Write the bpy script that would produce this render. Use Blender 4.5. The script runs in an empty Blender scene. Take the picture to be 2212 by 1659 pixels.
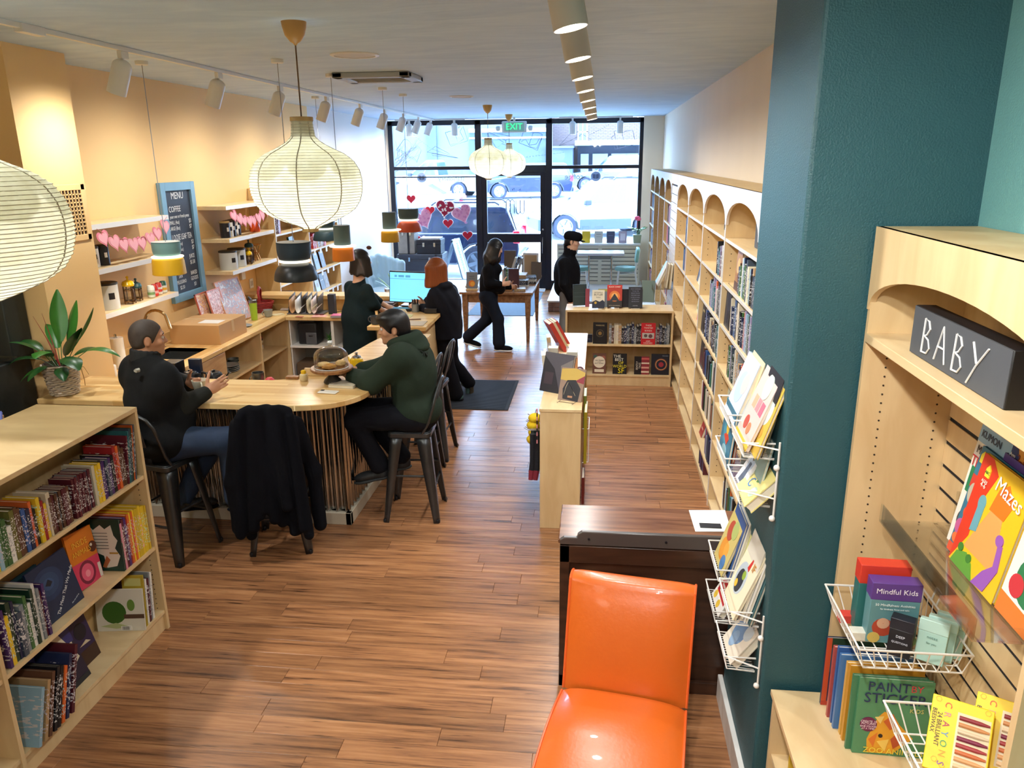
import bpy,math,random
import numpy as np
from mathutils import Vector,Matrix,Euler,Quaternion
sc=bpy.context.scene
COL=sc.collection
RN=random.Random(11)
PI=math.pi
# camera
FPX,VPX,VPY,ROLL,CAMZ=1665.0,1299.0,341.0,-0.010,2.7
_y=Vector((VPX-1106.0,-(VPY-829.5),-FPX)).normalized()
_d=Vector((1.0,-ROLL,0.0))
_up=_d.cross(_y).normalized()
_x=_y.cross(_up)
CR=Matrix((_x,_y,_up))
cam_d=bpy.data.cameras.new('camera')
cam_d.sensor_width=36.0
cam_d.lens=36.0*FPX/2212.0
cam_d.clip_start,cam_d.clip_end=0.05,300.0
cam=bpy.data.objects.new('camera',cam_d)
COL.objects.link(cam)
cam.matrix_world=Matrix.Translation((0,0,CAMZ))@CR.to_4x4()
sc.camera=cam
def U(u,v,x=None,y=None,z=None):
 """world point of the photograph's pixel (u,v) on the plane x=, y= or z="""
 d=CR@Vector((u-1106.0,-(v-829.5),-FPX))
 if z is not None:t=(z-CAMZ)/d.z
 elif y is not None:t=y/d.y
 else:t=x/d.x
 return Vector((0,0,CAMZ))+d*t
# world, exposure
w=bpy.data.worlds.new('overcast_sky');sc.world=w
w.use_nodes=True
nt=w.node_tree;nt.nodes.clear()
o_=nt.nodes.new('ShaderNodeOutputWorld');b_=nt.nodes.new('ShaderNodeBackground')
b_.inputs[0].default_value=(0.57,0.76,1.0,1);b_.inputs[1].default_value=16.0
nt.links.new(b_.outputs[0],o_.inputs[0])
vs=sc.view_settings
sc.display_settings.display_device='sRGB'
vs.view_transform='Standard';vs.look='None';vs.gamma=1.0;vs.use_curve_mapping=False
vs.exposure=0.85
cy=sc.cycles
cy.use_denoising=True
try:cy.denoiser='OPENIMAGEDENOISE'
except Exception:pass
cy.max_bounces=7;cy.diffuse_bounces=4;cy.glossy_bounces=3;cy.transmission_bounces=6;cy.transparent_max_bounces=12
cy.caustics_reflective=False;cy.caustics_refractive=False
cy.sample_clamp_indirect=4.0
WARM=(1.0,0.92,0.80)
WARM2=(1.0,0.99,0.97)
P_TRACK_L,P_TRACK_R,P_TRACK_NEAR,P_LANTERN,P_PENDANT=36,46,62,5.5,8
# helpers
def lin(h):
 h=h.lstrip('#')
 c=[int(h[i:i+2],16)/255 for i in(0,2,4)]
 return tuple((v/12.92 if v<=0.04045 else((v+0.055)/1.055)**2.4)for v in c)+(1.0,)
MC={}
def nodes(name):
 m=bpy.data.materials.new(name);m.use_nodes=True
 return m,m.node_tree,m.node_tree.nodes['Principled BSDF']
def mat(name,h,rough=0.55,metal=0.0,noise=None,bump=None,spec=0.5,coat=0.0,sheen=0.0):
 """plain painted / dyed surface; noise=(scale, amount, (sx,sy,sz)), bump=(scale, strength)"""
 if name in MC:return MC[name]
 m,t,p=nodes(name)
 c=lin(h)
 p.inputs['Base Color'].default_value=c
 p.inputs['Roughness'].default_value=rough
 p.inputs['Metallic'].default_value=metal
 p.inputs['Specular IOR Level'].default_value=spec
 p.inputs['Coat Weight'].default_value=coat
 p.inputs['Sheen Weight'].default_value=sheen
 if noise or bump:
  tc=t.nodes.new('ShaderNodeTexCoord');mp=t.nodes.new('ShaderNodeMapping')
  t.links.new(tc.outputs['Object'],mp.inputs[0])
 if noise:
  if len(noise)>2:mp.inputs['Scale'].default_value=noise[2]
  n=t.nodes.new('ShaderNodeTexNoise');n.inputs['Scale'].default_value=noise[0];n.inputs['Detail'].default_value=4
  r=t.nodes.new('ShaderNodeMix');r.data_type='RGBA'
  a=noise[1]
  r.inputs[6].default_value=tuple(min(1,v*(1-a))for v in c[:3])+(1,)
  r.inputs[7].default_value=tuple(min(1,v*(1+a))for v in c[:3])+(1,)
  t.links.new(mp.outputs[0],n.inputs[0]);t.links.new(n.outputs[0],r.inputs[0]);t.links.new(r.outputs[2],p.inputs['Base Color'])
 if bump:
  n2=t.nodes.new('ShaderNodeTexNoise');n2.inputs['Scale'].default_value=bump[0];n2.inputs['Detail'].default_value=5
  bm=t.nodes.new('ShaderNodeBump');bm.inputs['Strength'].default_value=bump[1];bm.inputs['Distance'].default_value=0.01
  t.links.new(tc.outputs['Object'],n2.inputs[0]);t.links.new(n2.outputs[0],bm.inputs['Height']);t.links.new(bm.outputs[0],p.inputs['Normal'])
 MC[name]=m
 return m
def flat(h):
 """printed ink / simple coloured part"""
 return mat('ink_'+h.lstrip('#'),h,0.5)
def wood(name,h1,h2,stretch,rough=0.42,scale=6.0,contrast=(0.35,0.65)):
 if name in MC:return MC[name]
 m,t,p=nodes(name)
 tc=t.nodes.new('ShaderNodeTexCoord');mp=t.nodes.new('ShaderNodeMapping');mp.inputs['Scale'].default_value=stretch
 n=t.nodes.new('ShaderNodeTexNoise');n.inputs['Scale'].default_value=scale;n.inputs['Detail'].default_value=6;n.inputs['Distortion'].default_value=0.6
 r=t.nodes.new('ShaderNodeValToRGB')
 r.color_ramp.elements[0].position,r.color_ramp.elements[1].position=contrast
 r.color_ramp.elements[0].color,r.color_ramp.elements[1].color=lin(h1),lin(h2)
 t.links.new(tc.outputs['Object'],mp.inputs[0]);t.links.new(mp.outputs[0],n.inputs[0]);t.links.new(n.outputs[0],r.inputs[0])
 t.links.new(r.outputs[0],p.inputs['Base Color'])
 p.inputs['Roughness'].default_value=rough
 MC[name]=m
 return m
def emit(name,h,s):
 if name in MC:return MC[name]
 m,t,p=nodes(name)
 p.inputs['Base Color'].default_value=lin(h)
 p.inputs['Emission Color'].default_value=lin(h)
 p.inputs['Emission Strength'].default_value=s
 MC[name]=m
 return m
def glassy(name,h=(1,1,1),gloss=0.08,rough=0.02):
 """thin clear sheet: mostly transparent with a weak mirror"""
 if name in MC:return MC[name]
 m=bpy.data.materials.new(name);m.use_nodes=True
 t=m.node_tree;t.nodes.clear()
 o=t.nodes.new('ShaderNodeOutputMaterial');mx=t.nodes.new('ShaderNodeMixShader')
 a=t.nodes.new('ShaderNodeBsdfTransparent');a.inputs[0].default_value=tuple(h)+(1,)
 g=t.nodes.new('ShaderNodeBsdfGlossy');g.inputs['Roughness'].default_value=rough
 lw=t.nodes.new('ShaderNodeLayerWeight');lw.inputs[0].default_value=0.25
 mu=t.nodes.new('ShaderNodeMath');mu.operation='MULTIPLY_ADD';mu.inputs[1].default_value=0.6;mu.inputs[2].default_value=gloss
 t.links.new(lw.outputs['Fresnel'],mu.inputs[0]);t.links.new(mu.outputs[0],mx.inputs[0])
 t.links.new(a.outputs[0],mx.inputs[1]);t.links.new(g.outputs[0],mx.inputs[2]);t.links.new(mx.outputs[0],o.inputs[0])
 MC[name]=m
 return m
WMX={}
def WM(o):
 return WMX.get(o.name,Matrix())if o is not None else Matrix()
def TR(loc=(0,0,0),rz=0.0,rx=0.0,ry=0.0,s=None):
 m=Matrix.Translation(loc)@Euler((rx,ry,rz)).to_matrix().to_4x4()
 if s is not None:m=m@Matrix.Diagonal((s[0],s[1],s[2],1.0))
 return m
def FR(o,r,u):
 """frame at o with x axis r, y axis u"""
 r=Vector(r).normalized();u=Vector(u);u=(u-r*u.dot(r)).normalized();n=r.cross(u)
 m=Matrix((r,u,n)).transposed().to_4x4();m.translation=Vector(o)
 return m
class MB:
 def __init__(s):s.v=[];s.f=[];s.m=[];s.k=0
 def add(s,vs_,fs_,M=None):
  b=len(s.v)
  if M is not None:vs_=[M@Vector(q)for q in vs_]
  s.v.extend(tuple(q)for q in vs_)
  for f in fs_:
   s.f.append(tuple(b+i for i in f));s.m.append(s.k)
  return s
 def box(s,x0,y0,z0,x1,y1,z1,M=None):
  if x0>x1:x0,x1=x1,x0
  if y0>y1:y0,y1=y1,y0
  if z0>z1:z0,z1=z1,z0
  v=[(x0,y0,z0),(x1,y0,z0),(x1,y1,z0),(x0,y1,z0),(x0,y0,z1),(x1,y0,z1),(x1,y1,z1),(x0,y1,z1)]
  return s.add(v,[(3,2,1,0),(4,5,6,7),(0,1,5,4),(1,2,6,5),(2,3,7,6),(3,0,4,7)],M)
 def tube(s,pts,r,n=6,closed=False,flatn=None,M=None):
  """round bar along a polyline; r a number or one per point"""
  P=[Vector(p)for p in pts];m=len(P)
  rr=r if isinstance(r,(list,tuple))else[r]*m
  vv,ff=[],[]
  ref=None
  for i in range(m):
   if closed:a=(P[(i+1)%m]-P[i-1])
   else:a=P[min(i+1,m-1)]-P[max(i-1,0)]
   if a.length<1e-9:a=Vector((0,0,1))
   a.normalize()
   if ref is None:
    ref=Vector((0,0,1))if abs(a.z)<0.9 else Vector((1,0,0))
   e1=(ref-a*ref.dot(a))
   if e1.length<1e-6:e1=a.orthogonal()
   e1.normalize();e2=a.cross(e1);ref=e1
   for k in range(n):
    t=2*PI*(k+0.5)/n
    vv.append(P[i]+e1*(rr[i]*math.cos(t))+e2*(rr[i]*math.sin(t)))
  for i in range(m if closed else m-1):
   j=(i+1)%m
   for k in range(n):
    l=(k+1)%n
    ff.append((i*n+k,i*n+l,j*n+l,j*n+k))
  if not closed:
   ff.append(tuple(reversed(range(n))));ff.append(tuple((m-1)*n+k for k in range(n)))
  return s.add(vv,ff,M)
 def lathe(s,prof,n=24,M=None,cap=(True,True),wob=None):
  vv,ff=[],[]
  for i,(r,z)in enumerate(prof):
   for k in range(n):
    t=2*PI*k/n
    q=r if wob is None else r*wob(t,z)
    vv.append((q*math.cos(t),q*math.sin(t),z))
  for i in range(len(prof)-1):
   for k in range(n):
    l=(k+1)%n
    ff.append((i*n+k,i*n+l,(i+1)*n+l,(i+1)*n+k))
  if cap[0]:ff.append(tuple(reversed(range(n))))
  if cap[1]:ff.append(tuple((len(prof)-1)*n+k for k in range(n)))
  return s.add(vv,ff,M)
 def prism(s,poly,z0,z1,M=None):
  """polygon in xy (counter-clockwise) extruded from z0 to z1"""
  n=len(poly)
  ar=sum(poly[i][0]*poly[(i+1)%n][1]-poly[(i+1)%n][0]*poly[i][1]for i in range(n))
  if ar<0:poly=list(reversed(poly))
  vv=[(p[0],p[1],z0)for p in poly]+[(p[0],p[1],z1)for p in poly]
  ff=[tuple(reversed(range(n))),tuple(range(n,2*n))]
  for i in range(n):
   j=(i+1)%n
   ff.append((i,j,n+j,n+i))
  return s.add(vv,ff,M)
 def sheet(s,grid,M=None):
  """grid[i][j] of points"""
  n,m=len(grid),len(grid[0])
  vv=[p for row in grid for p in row]
  ff=[(i*m+j,i*m+j+1,(i+1)*m+j+1,(i+1)*m+j)for i in range(n-1)for j in range(m-1)]
  return s.add(vv,ff,M)
 def ball(s,c,r,n=12,m=8,M=None):
  r=r if isinstance(r,(tuple,list))else(r,r,r)
  prof=[(math.sin(PI*i/m),-math.cos(PI*i/m))for i in range(m+1)]
  vv,ff=[],[]
  vv.append((c[0],c[1],c[2]-r[2]))
  for i in range(1,m):
   for k in range(n):
    t=2*PI*k/n
    vv.append((c[0]+r[0]*prof[i][0]*math.cos(t),c[1]+r[1]*prof[i][0]*math.sin(t),c[2]+r[2]*prof[i][1]))
  vv.append((c[0],c[1],c[2]+r[2]))
  for k in range(n):
   l=(k+1)%n
   ff.append((0,1+l,1+k))
   for i in range(m-2):
    ff.append((1+i*n+k,1+i*n+l,1+(i+1)*n+l,1+(i+1)*n+k))
   ff.append((1+(m-2)*n+k,1+(m-2)*n+l,len(vv)-1))
  return s.add(vv,ff,M)
 def mesh(s,name,mats,smooth=35):
  me=bpy.data.meshes.new(name)
  me.from_pydata(s.v,[],s.f)
  mats=mats if isinstance(mats,(list,tuple))else[mats]
  for q in mats:me.materials.append(q)
  if len(mats)>1:me.polygons.foreach_set('material_index',s.m)
  if smooth:
   me.polygons.foreach_set('use_smooth',[True]*len(me.polygons))
   me.set_sharp_from_angle(angle=math.radians(smooth))
  return me
 def build(s,name,mats,parent=None,M=None,world=False,smooth=35,bev=0.0,seg=2,kind=None,solid=0.0):
  """link as ONE mesh object; world=True: vertices are world coordinates; M: placing matrix (world) of the object"""
  if world and parent is not None:
   inv=WM(parent).inverted()
   s.v=[tuple(inv@Vector(q))for q in s.v]
  me=s.mesh(name,mats,smooth)
  o=bpy.data.objects.new(name,me)
  COL.objects.link(o)
  if M is not None:
   loc,rot,scl=M.decompose()
   o.location=loc;o.rotation_euler=rot.to_euler();o.scale=scl
  if parent is not None:o.parent=parent
  WMX[o.name]=WM(parent)@(M if M is not None else Matrix())
  if solid:
   q=o.modifiers.new('thickness','SOLIDIFY');q.thickness=solid;q.offset=0
  if bev:
   q=o.modifiers.new('edges','BEVEL');q.width=bev;q.segments=seg;q.limit_method='ANGLE';q.angle_limit=math.radians(40)
   q.harden_normals=False
  if kind:o['kind']=kind
  return o
def tag(o,label,cat,group=None):
 o['label']=label;o['category']=cat
 if group:o['group']=group
 return o
def thing(name,label,cat,M=None,group=None):
 o=bpy.data.objects.new(name,None);COL.objects.link(o)
 o.empty_display_size=0.1
 M=M if M is not None else Matrix()
 loc,rot,scl=M.decompose()
 o.location=loc;o.rotation_euler=rot.to_euler();o.scale=scl
 WMX[o.name]=M.copy()
 return tag(o,label,cat,group)
def struct(name,mb,mats,**k):
 o=mb.build(name,mats,**k);o['kind']='structure'
 return o
def dup(o,M=None,label=None,group=None,parent=None,color=None):
 c=o.copy();COL.objects.link(c)
 if M is not None:
  loc,rot,scl=M.decompose()
  c.location=loc;c.rotation_euler=rot.to_euler();c.scale=scl
 if parent is not None:c.parent=parent
 WMX[c.name]=M.copy()if M is not None else WM(o).copy()
 if label:c['label']=label
 if group:c['group']=group
 if color:c.color=color
 for ch in list(o.children):dup(ch,parent=c)
 return c
def text(body,size,m,parent,M,name='lettering',align='CENTER',sx=1.0,world=False,ext=0.0004,shear=0.0,space=1.0):
 """lettering lying in the xy plane of M (relative to parent unless world)"""
 cu=bpy.data.curves.new(name,'FONT')
 cu.body=body;cu.size=size;cu.align_x=align;cu.align_y='CENTER';cu.extrude=ext;cu.shear=shear
 cu.space_character=space;cu.resolution_u=2
 cu.materials.append(m)
 o=bpy.data.objects.new(name,cu);COL.objects.link(o)
 M=M@Matrix.Diagonal((sx,1,1,1))
 if world:M=WM(parent).inverted()@M
 loc,rot,scl=M.decompose()
 o.location=loc;o.rotation_euler=rot.to_euler();o.scale=scl
 if parent is not None:o.parent=parent
 return o
def arc(cx,cy,r,a0,a1,n):
 return[(cx+r*math.cos(a0+(a1-a0)*i/n),cy+r*math.sin(a0+(a1-a0)*i/n))for i in range(n+1)]
def spot(parent,loc,direction,watts,col,cone=70,blend=0.7,size=0.05,name='bulb_light'):
 l=bpy.data.lights.new(name,'SPOT');l.energy=watts;l.color=col;l.spot_size=math.radians(cone);l.spot_blend=blend;l.shadow_soft_size=size
 o=bpy.data.objects.new(name,l);COL.objects.link(o)
 d=Vector(direction).normalized()
 q=(-d).to_track_quat('Z','Y').to_matrix().to_4x4();q.translation=Vector(loc)
 q=WM(parent).inverted()@q
 o.matrix_basis=q
 o.parent=parent
 return o
def bulb(parent,loc,watts,col,size=0.05,name='bulb_light'):
 l=bpy.data.lights.new(name,'POINT');l.energy=watts;l.color=col;l.shadow_soft_size=size
 o=bpy.data.objects.new(name,l);COL.objects.link(o)
 o.location=WM(parent).inverted()@Vector(loc)
 o.parent=parent
 return o
# common surfaces
M_MAPLE=wood('maple_veneer','#d5b685','#e2c797',(1.2,1.2,0.25),0.38,9)
M_MAPLE_H=wood('maple_veneer_flat','#d8ba8a','#e5cb9c',(1.2,0.3,1.2),0.35,9)
M_MAPLE_BACK=wood('maple_back_panel','#c9a873','#d6b885',(1.2,1.2,0.25),0.5,9)
M_PLY=wood('ply_panel','#cfae78','#dcbf8c',(1.0,1.0,0.22),0.45,7)
M_WHITE=mat('white_paint','#e6e4de',0.4)
M_WHITE_EDGE=mat('white_edge_band','#dfdcd6',0.35)
M_BLACK=mat('black_metal','#0b0d14',0.45)
M_STEEL=mat('gunmetal_steel','#6f7276',0.3,0.9,noise=(14,0.35))
M_CHROME=mat('chrome','#c9ccd0',0.12,1.0)
M_WIRE=mat('white_wire','#e9e7e0',0.35)
M_PAPER=mat('paper','#ece6d6',0.8)
M_CLEAR=glassy('clear_acrylic',(0.97,0.98,0.98),0.05)
M_GLASS=glassy('clear_glass',(0.96,0.98,0.97),0.07)
M_HOLE=mat('drilled_hole','#33261a',0.8)
# setting
YW,ZC,XR,XL=16.45,3.49,1.23,-4.45
def floor_material(brick):
 m,t,p=nodes('floor_wood'+('_far' if brick else ''))
 tc=t.nodes.new('ShaderNodeTexCoord')
 geo=t.nodes.new('ShaderNodeNewGeometry')
 mp=t.nodes.new('ShaderNodeMapping');mp.inputs['Scale'].default_value=(0.9,15.0,1.0)
 oi=t.nodes.new('ShaderNodeObjectInfo')
 off=t.nodes.new('ShaderNodeVectorMath');off.operation='MULTIPLY_ADD';off.inputs[1].default_value=(31,17,5)
 t.links.new(oi.outputs['Random'],off.inputs[0]);t.links.new(geo.outputs['Position'],off.inputs[2])
 t.links.new(off.outputs[0],mp.inputs[0])
 n=t.nodes.new('ShaderNodeTexNoise');n.inputs['Scale'].default_value=2.2;n.inputs['Detail'].default_value=7;n.inputs['Roughness'].default_value=0.62
 t.links.new(mp.outputs[0],n.inputs[0])
 r=t.nodes.new('ShaderNodeValToRGB')
 e=r.color_ramp.elements
 e[0].position=0.30;e[0].color=lin('#4c3322')
 e[1].position=0.72;e[1].color=lin('#b5835a')
 q=e.new(0.42);q.color=lin('#875c3d')
 q=e.new(0.55);q.color=lin('#a06f49')
 t.links.new(n.outputs[0],r.inputs[0])
 mp2=t.nodes.new('ShaderNodeMapping');mp2.inputs['Scale'].default_value=(2.2,34.0,1.0)
 t.links.new(off.outputs[0],mp2.inputs[0])
 n2=t.nodes.new('ShaderNodeTexNoise');n2.inputs['Scale'].default_value=1.6;n2.inputs['Detail'].default_value=3
 t.links.new(mp2.outputs[0],n2.inputs[0])
 r2=t.nodes.new('ShaderNodeValToRGB');r2.color_ramp.elements[0].position=0.66;r2.color_ramp.elements[1].position=0.73
 t.links.new(n2.outputs[0],r2.inputs[0])
 mx=t.nodes.new('ShaderNodeMix');mx.data_type='RGBA';mx.inputs[7].default_value=lin('#2a1a10')
 t.links.new(r.outputs[0],mx.inputs[6])
 ml=t.nodes.new('ShaderNodeMath');ml.operation='MULTIPLY';ml.inputs[1].default_value=0.8
 t.links.new(r2.outputs[0],ml.inputs[0]);t.links.new(ml.outputs[0],mx.inputs[0])
 hs=t.nodes.new('ShaderNodeHueSaturation')
 mr=t.nodes.new('ShaderNodeMapRange');mr.inputs[3].default_value=0.82;mr.inputs[4].default_value=1.2
 out=mx.outputs[2]
 if brick:
  bt=t.nodes.new('ShaderNodeTexBrick');bt.inputs['Scale'].default_value=1.0
  bt.inputs['Color1'].default_value=(0.2,0.2,0.2,1);bt.inputs['Color2'].default_value=(0.9,0.9,0.9,1);bt.inputs['Mortar'].default_value=(0.0,0,0,1)
  bt.inputs['Brick Width'].default_value=1.15;bt.inputs['Row Height'].default_value=0.125;bt.inputs['Mortar Size'].default_value=0.0022
  t.links.new(geo.outputs['Position'],bt.inputs[0])
  t.links.new(bt.outputs['Color'],mr.inputs[0])
  mm=t.nodes.new('ShaderNodeMix');mm.data_type='RGBA';mm.inputs[7].default_value=lin('#2a1a10')
  t.links.new(bt.outputs['Fac'],mm.inputs[0]);t.links.new(out,mm.inputs[6]);out=mm.outputs[2]
 else:
  t.links.new(oi.outputs['Random'],mr.inputs[0])
 t.links.new(mr.outputs[0],hs.inputs['Value']);t.links.new(out,hs.inputs['Color'])
 t.links.new(hs.outputs[0],p.inputs['Base Color'])
 p.inputs['Roughness'].default_value=0.27
 bp=t.nodes.new('ShaderNodeBump');bp.inputs['Strength'].default_value=0.18;bp.inputs['Distance'].default_value=0.004
 t.links.new(n.outputs[0],bp.inputs['Height']);t.links.new(bp.outputs[0],p.inputs['Normal'])
 return m
M_FLOOR,M_FLOOR_FAR=floor_material(False),floor_material(True)
YP=7.625
b=MB()
b.box(-6.2,-3.2,-0.12,3.0,16.45,-0.012)
b.box(-6.2,YP,-0.012,3.0,16.45,0.0)
b.box(-6.2,-3.2,-0.012,3.0,2.0,0.0)
floor=struct('floor',b,M_FLOOR_FAR,smooth=0)
pw=0.125
rows=int(round((YP-2.0)/pw))
pm={}
for i in range(rows):
 y0=2.0+i*pw
 x=-6.2+RN.uniform(0,1.2)
 if x>-6.2:
  segs=[(-6.2,x)]
 while x<3.0:
  L=RN.choice((0.92,1.24,1.55,1.85));segs.append((x,min(3.0,x+L)));x+=L
 vis=[s_ for s_ in segs if s_[1]>-3.2 and s_[0]<1.2]
 keep=segs if False else vis
 for(a,c_)in keep:
  L=c_-a
  key=round(L,3)
  if key not in pm:
   q=MB();e=0.0012
   v=[(0.0008,0.0008,-0.012),(L-.0008,.0008,-0.012),(L-.0008,pw-.0008,-0.012),(.0008,pw-.0008,-0.012),(.0008,.0008,-e),(L-.0008,.0008,-e),(L-.0008,pw-.0008,-e),(.0008,pw-.0008,-e),(.002,.002,0),(L-.002,.002,0),(L-.002,pw-.002,0),(.002,pw-.002,0)]
   f=[(3,2,1,0),(8,9,10,11)]
   for k in range(4):
    l=(k+1)%4
    f+=[(k,l,4+l,4+k),(4+k,4+l,8+l,8+k)]
   q.add(v,f);pm[key]=q.mesh('plank',M_FLOOR,0)
  o=bpy.data.objects.new('plank',pm[key]);COL.objects.link(o);o.location=(a,y0,0);o.parent=floor
 rest=[s_ for s_ in segs if s_ not in vis]
 if i==0:hid=MB()
 for(a,c_)in rest:hid.box(a+.0008,y0+.0008,-0.012,c_-.0008,y0+pw-.0008,0)
o=hid.build('hidden_boards',M_FLOOR,floor);o['kind']='stuff'
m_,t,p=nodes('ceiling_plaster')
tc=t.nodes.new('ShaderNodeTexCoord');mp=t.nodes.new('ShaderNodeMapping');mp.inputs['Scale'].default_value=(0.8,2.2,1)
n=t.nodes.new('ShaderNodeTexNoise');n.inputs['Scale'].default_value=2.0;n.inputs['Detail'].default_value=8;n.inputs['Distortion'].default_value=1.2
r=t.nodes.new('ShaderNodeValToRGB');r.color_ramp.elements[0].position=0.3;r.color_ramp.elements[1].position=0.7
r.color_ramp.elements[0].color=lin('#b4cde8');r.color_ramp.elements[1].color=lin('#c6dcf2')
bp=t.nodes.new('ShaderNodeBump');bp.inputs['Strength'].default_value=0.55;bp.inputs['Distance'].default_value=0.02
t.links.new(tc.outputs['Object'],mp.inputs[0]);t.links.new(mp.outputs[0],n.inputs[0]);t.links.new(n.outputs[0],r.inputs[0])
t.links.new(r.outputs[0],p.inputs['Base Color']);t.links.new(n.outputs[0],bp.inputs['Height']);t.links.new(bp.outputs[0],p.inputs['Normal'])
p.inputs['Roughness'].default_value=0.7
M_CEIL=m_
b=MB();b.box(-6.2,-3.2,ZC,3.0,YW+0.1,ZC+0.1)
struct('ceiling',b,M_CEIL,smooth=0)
M_YEL=mat('wall_yellow_paint','#e8c083',0.75,bump=(220,0.12),noise=(1.2,0.04))
M_CREAM=mat('wall_cream_paint','#e6d8c2',0.75,bump=(220,0.12),noise=(2.0,0.05,(1,1,0.3)))
M_PALE=mat('wall_pale_tone','#dcd6d2',0.7,bump=(220,0.1))  # paler colour for the far stretch of the left wall
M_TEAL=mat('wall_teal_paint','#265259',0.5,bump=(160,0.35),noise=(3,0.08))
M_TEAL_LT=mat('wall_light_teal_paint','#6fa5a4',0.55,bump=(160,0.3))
b=MB();b.box(XL-0.15,5.83,0,XL,11.95,ZC);struct('wall_left',b,M_YEL,smooth=0)
b=MB();b.box(XL-0.15,11.95,0,XL,YW+0.1,ZC);struct('wall_left_far',b,M_PALE,smooth=0)
b=MB();b.box(-6.2,5.19,0,-4.02,5.83,ZC);struct('wall_left_chase',b,M_YEL,smooth=0)
b=MB();b.box(-5.3,-3.2,0,-5.15,5.19,ZC);struct('wall_left_near',b,M_YEL,smooth=0)
b=MB();b.box(XR,3.47,0,XR+0.15,YW+0.1,ZC);struct('wall_right',b,M_CREAM,smooth=0)
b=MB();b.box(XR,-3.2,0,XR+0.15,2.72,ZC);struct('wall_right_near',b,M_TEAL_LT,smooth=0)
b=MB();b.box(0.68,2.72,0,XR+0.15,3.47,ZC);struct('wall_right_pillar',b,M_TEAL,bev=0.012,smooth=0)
b=MB();b.box(-6.2,-3.3,0,3.0,-3.2,ZC);struct('wall_back',b,M_CREAM,smooth=0)
b=MB();b.box(0.655,2.705,0,0.68,3.49,0.14);b.box(0.655,2.69,0,0.9,2.72,0.14)
struct('baseboard_right',b,M_WHITE,bev=0.004)
b=MB();b.box(XL,12.3,0,XL+0.018,16.3,0.12);struct('baseboard_left',b,M_WHITE)
b=MB();b.box(0.83,YW-0.08,0,XR+0.1,YW+0.1,ZC);struct('wall_window_right',b,M_CREAM,smooth=0)
b=MB();b.box(XL-0.1,YW-0.05,0,-4.41,YW+0.1,ZC);struct('wall_window_left',b,M_CREAM,smooth=0)
M_ALU=mat('black_anodised_frame','#0d1220',0.35,0.3)
Y0,Y1=YW-0.06,YW+0.06
b=MB()
b.box(-4.41,Y0,0,-4.31,Y1,3.46);b.box(0.755,Y0,0,0.835,Y1,3.46)
b.box(-2.59,Y0,0,-2.46,Y1,3.46);b.box(-1.13,Y0,0,-1.0,Y1,3.46)
b.box(-4.41,Y0,3.37,0.835,Y1,3.47)
b.box(-4.31,Y0,2.49,-2.59,Y1,2.56);b.box(-1.0,Y0,2.49,0.755,Y1,2.56);b.box(-2.46,Y0,2.43,-1.13,Y1,2.57)
b.box(-4.31,Y0,2.335,-2.59,Y0+0.03,2.36)
b.box(-4.31,Y0,0.0,-2.59,Y1,0.2);b.box(-1.0,Y0,0.0,0.755,Y1,0.2)
struct('window_frame',b,M_ALU,bev=0.006)
M_PANE=glassy('shop_window_glass',(0.86,0.93,1.0),0.02)
for i,(x0,x1,z0,z1)in enumerate([(-4.31,-2.59,2.56,3.37),(-2.46,-1.13,2.57,3.37),(-1.0,0.755,2.56,3.37),(-4.31,-2.59,0.2,2.49),(-1.0,0.755,0.2,2.49)]):
 b=MB();b.box(x0,YW+0.0,z0,x1,YW+0.008,z1)
 struct('window_%d'%(i+1),b,M_PANE,smooth=0)
b=MB()
b.box(-2.46,Y0+0.01,0.02,-2.36,Y1-0.02,2.43);b.box(-1.24,Y0+0.01,0.02,-1.13,Y1-0.02,2.43)
b.box(-2.36,Y0+0.01,2.36,-1.24,Y1-0.02,2.43);b.box(-2.36,Y0+0.01,1.0,-1.24,Y1-0.02,1.18);b.box(-2.36,Y0+0.01,0.02,-1.24,Y1-0.02,0.3)
door=struct('door_1',b,M_ALU,bev=0.005)
b=MB();b.box(-2.36,YW,1.18,-1.24,YW+0.008,2.36);b.box(-2.36,YW,0.3,-1.24,YW+0.008,1.0)
b.build('pane',M_PANE,door,smooth=0)
b=MB();b.tube([(-1.19,Y0+0.0,0.78),(-1.19,Y0-0.04,0.78),(-1.19,Y0-0.04,1.12),(-1.19,Y0,1.12)],0.008)
b.build('door_handle',M_CHROME,door)
b=MB();b.lathe([(0.018,0),(0.018,0.012),(0.008,0.016)],14,TR((-1.185,Y0+0.01,1.27),rx=PI/2));b.build('lock',M_CHROME,door)
M_PLAT=mat('platform_white','#dfe0e2',0.4)
M_BRICK=mat('platform_brick','#8d6a5c',0.7,noise=(8,0.25))
for nm,x0,x1,yf in(('platform_left',-4.44,-2.62,14.2),('platform_right',-0.93,0.89,13.95)):
 b=MB();b.box(x0,yf,0.17,x1,YW-0.06,0.2);b.box(x0+.02,yf+.02,0,x1-.02,YW-.06,0.17)
 pl=struct('trim_'+nm,b,M_PLAT,bev=0.004);pl.name='trim_%d'%(1 if 'left' in nm else 2)
 bm_=MB();bm_.box(0,0,0,0.098,0.02,0.075);me=bm_.mesh('brick',M_BRICK,0)
 for r_ in range(2):
  x=x0+0.02-(0.05 if r_ else 0)
  while x<x1-0.12:
   o=bpy.data.objects.new('brick',me);COL.objects.link(o);o.location=(max(x,x0+.02),yf,0.006+r_*0.082);o.parent=pl;x+=0.106
b=MB();b.box(-2.46,YW-0.35,0,-1.13,YW-0.06,0.012);struct('trim_3',b,mat('threshold','#c9d0d6',0.4))
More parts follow.
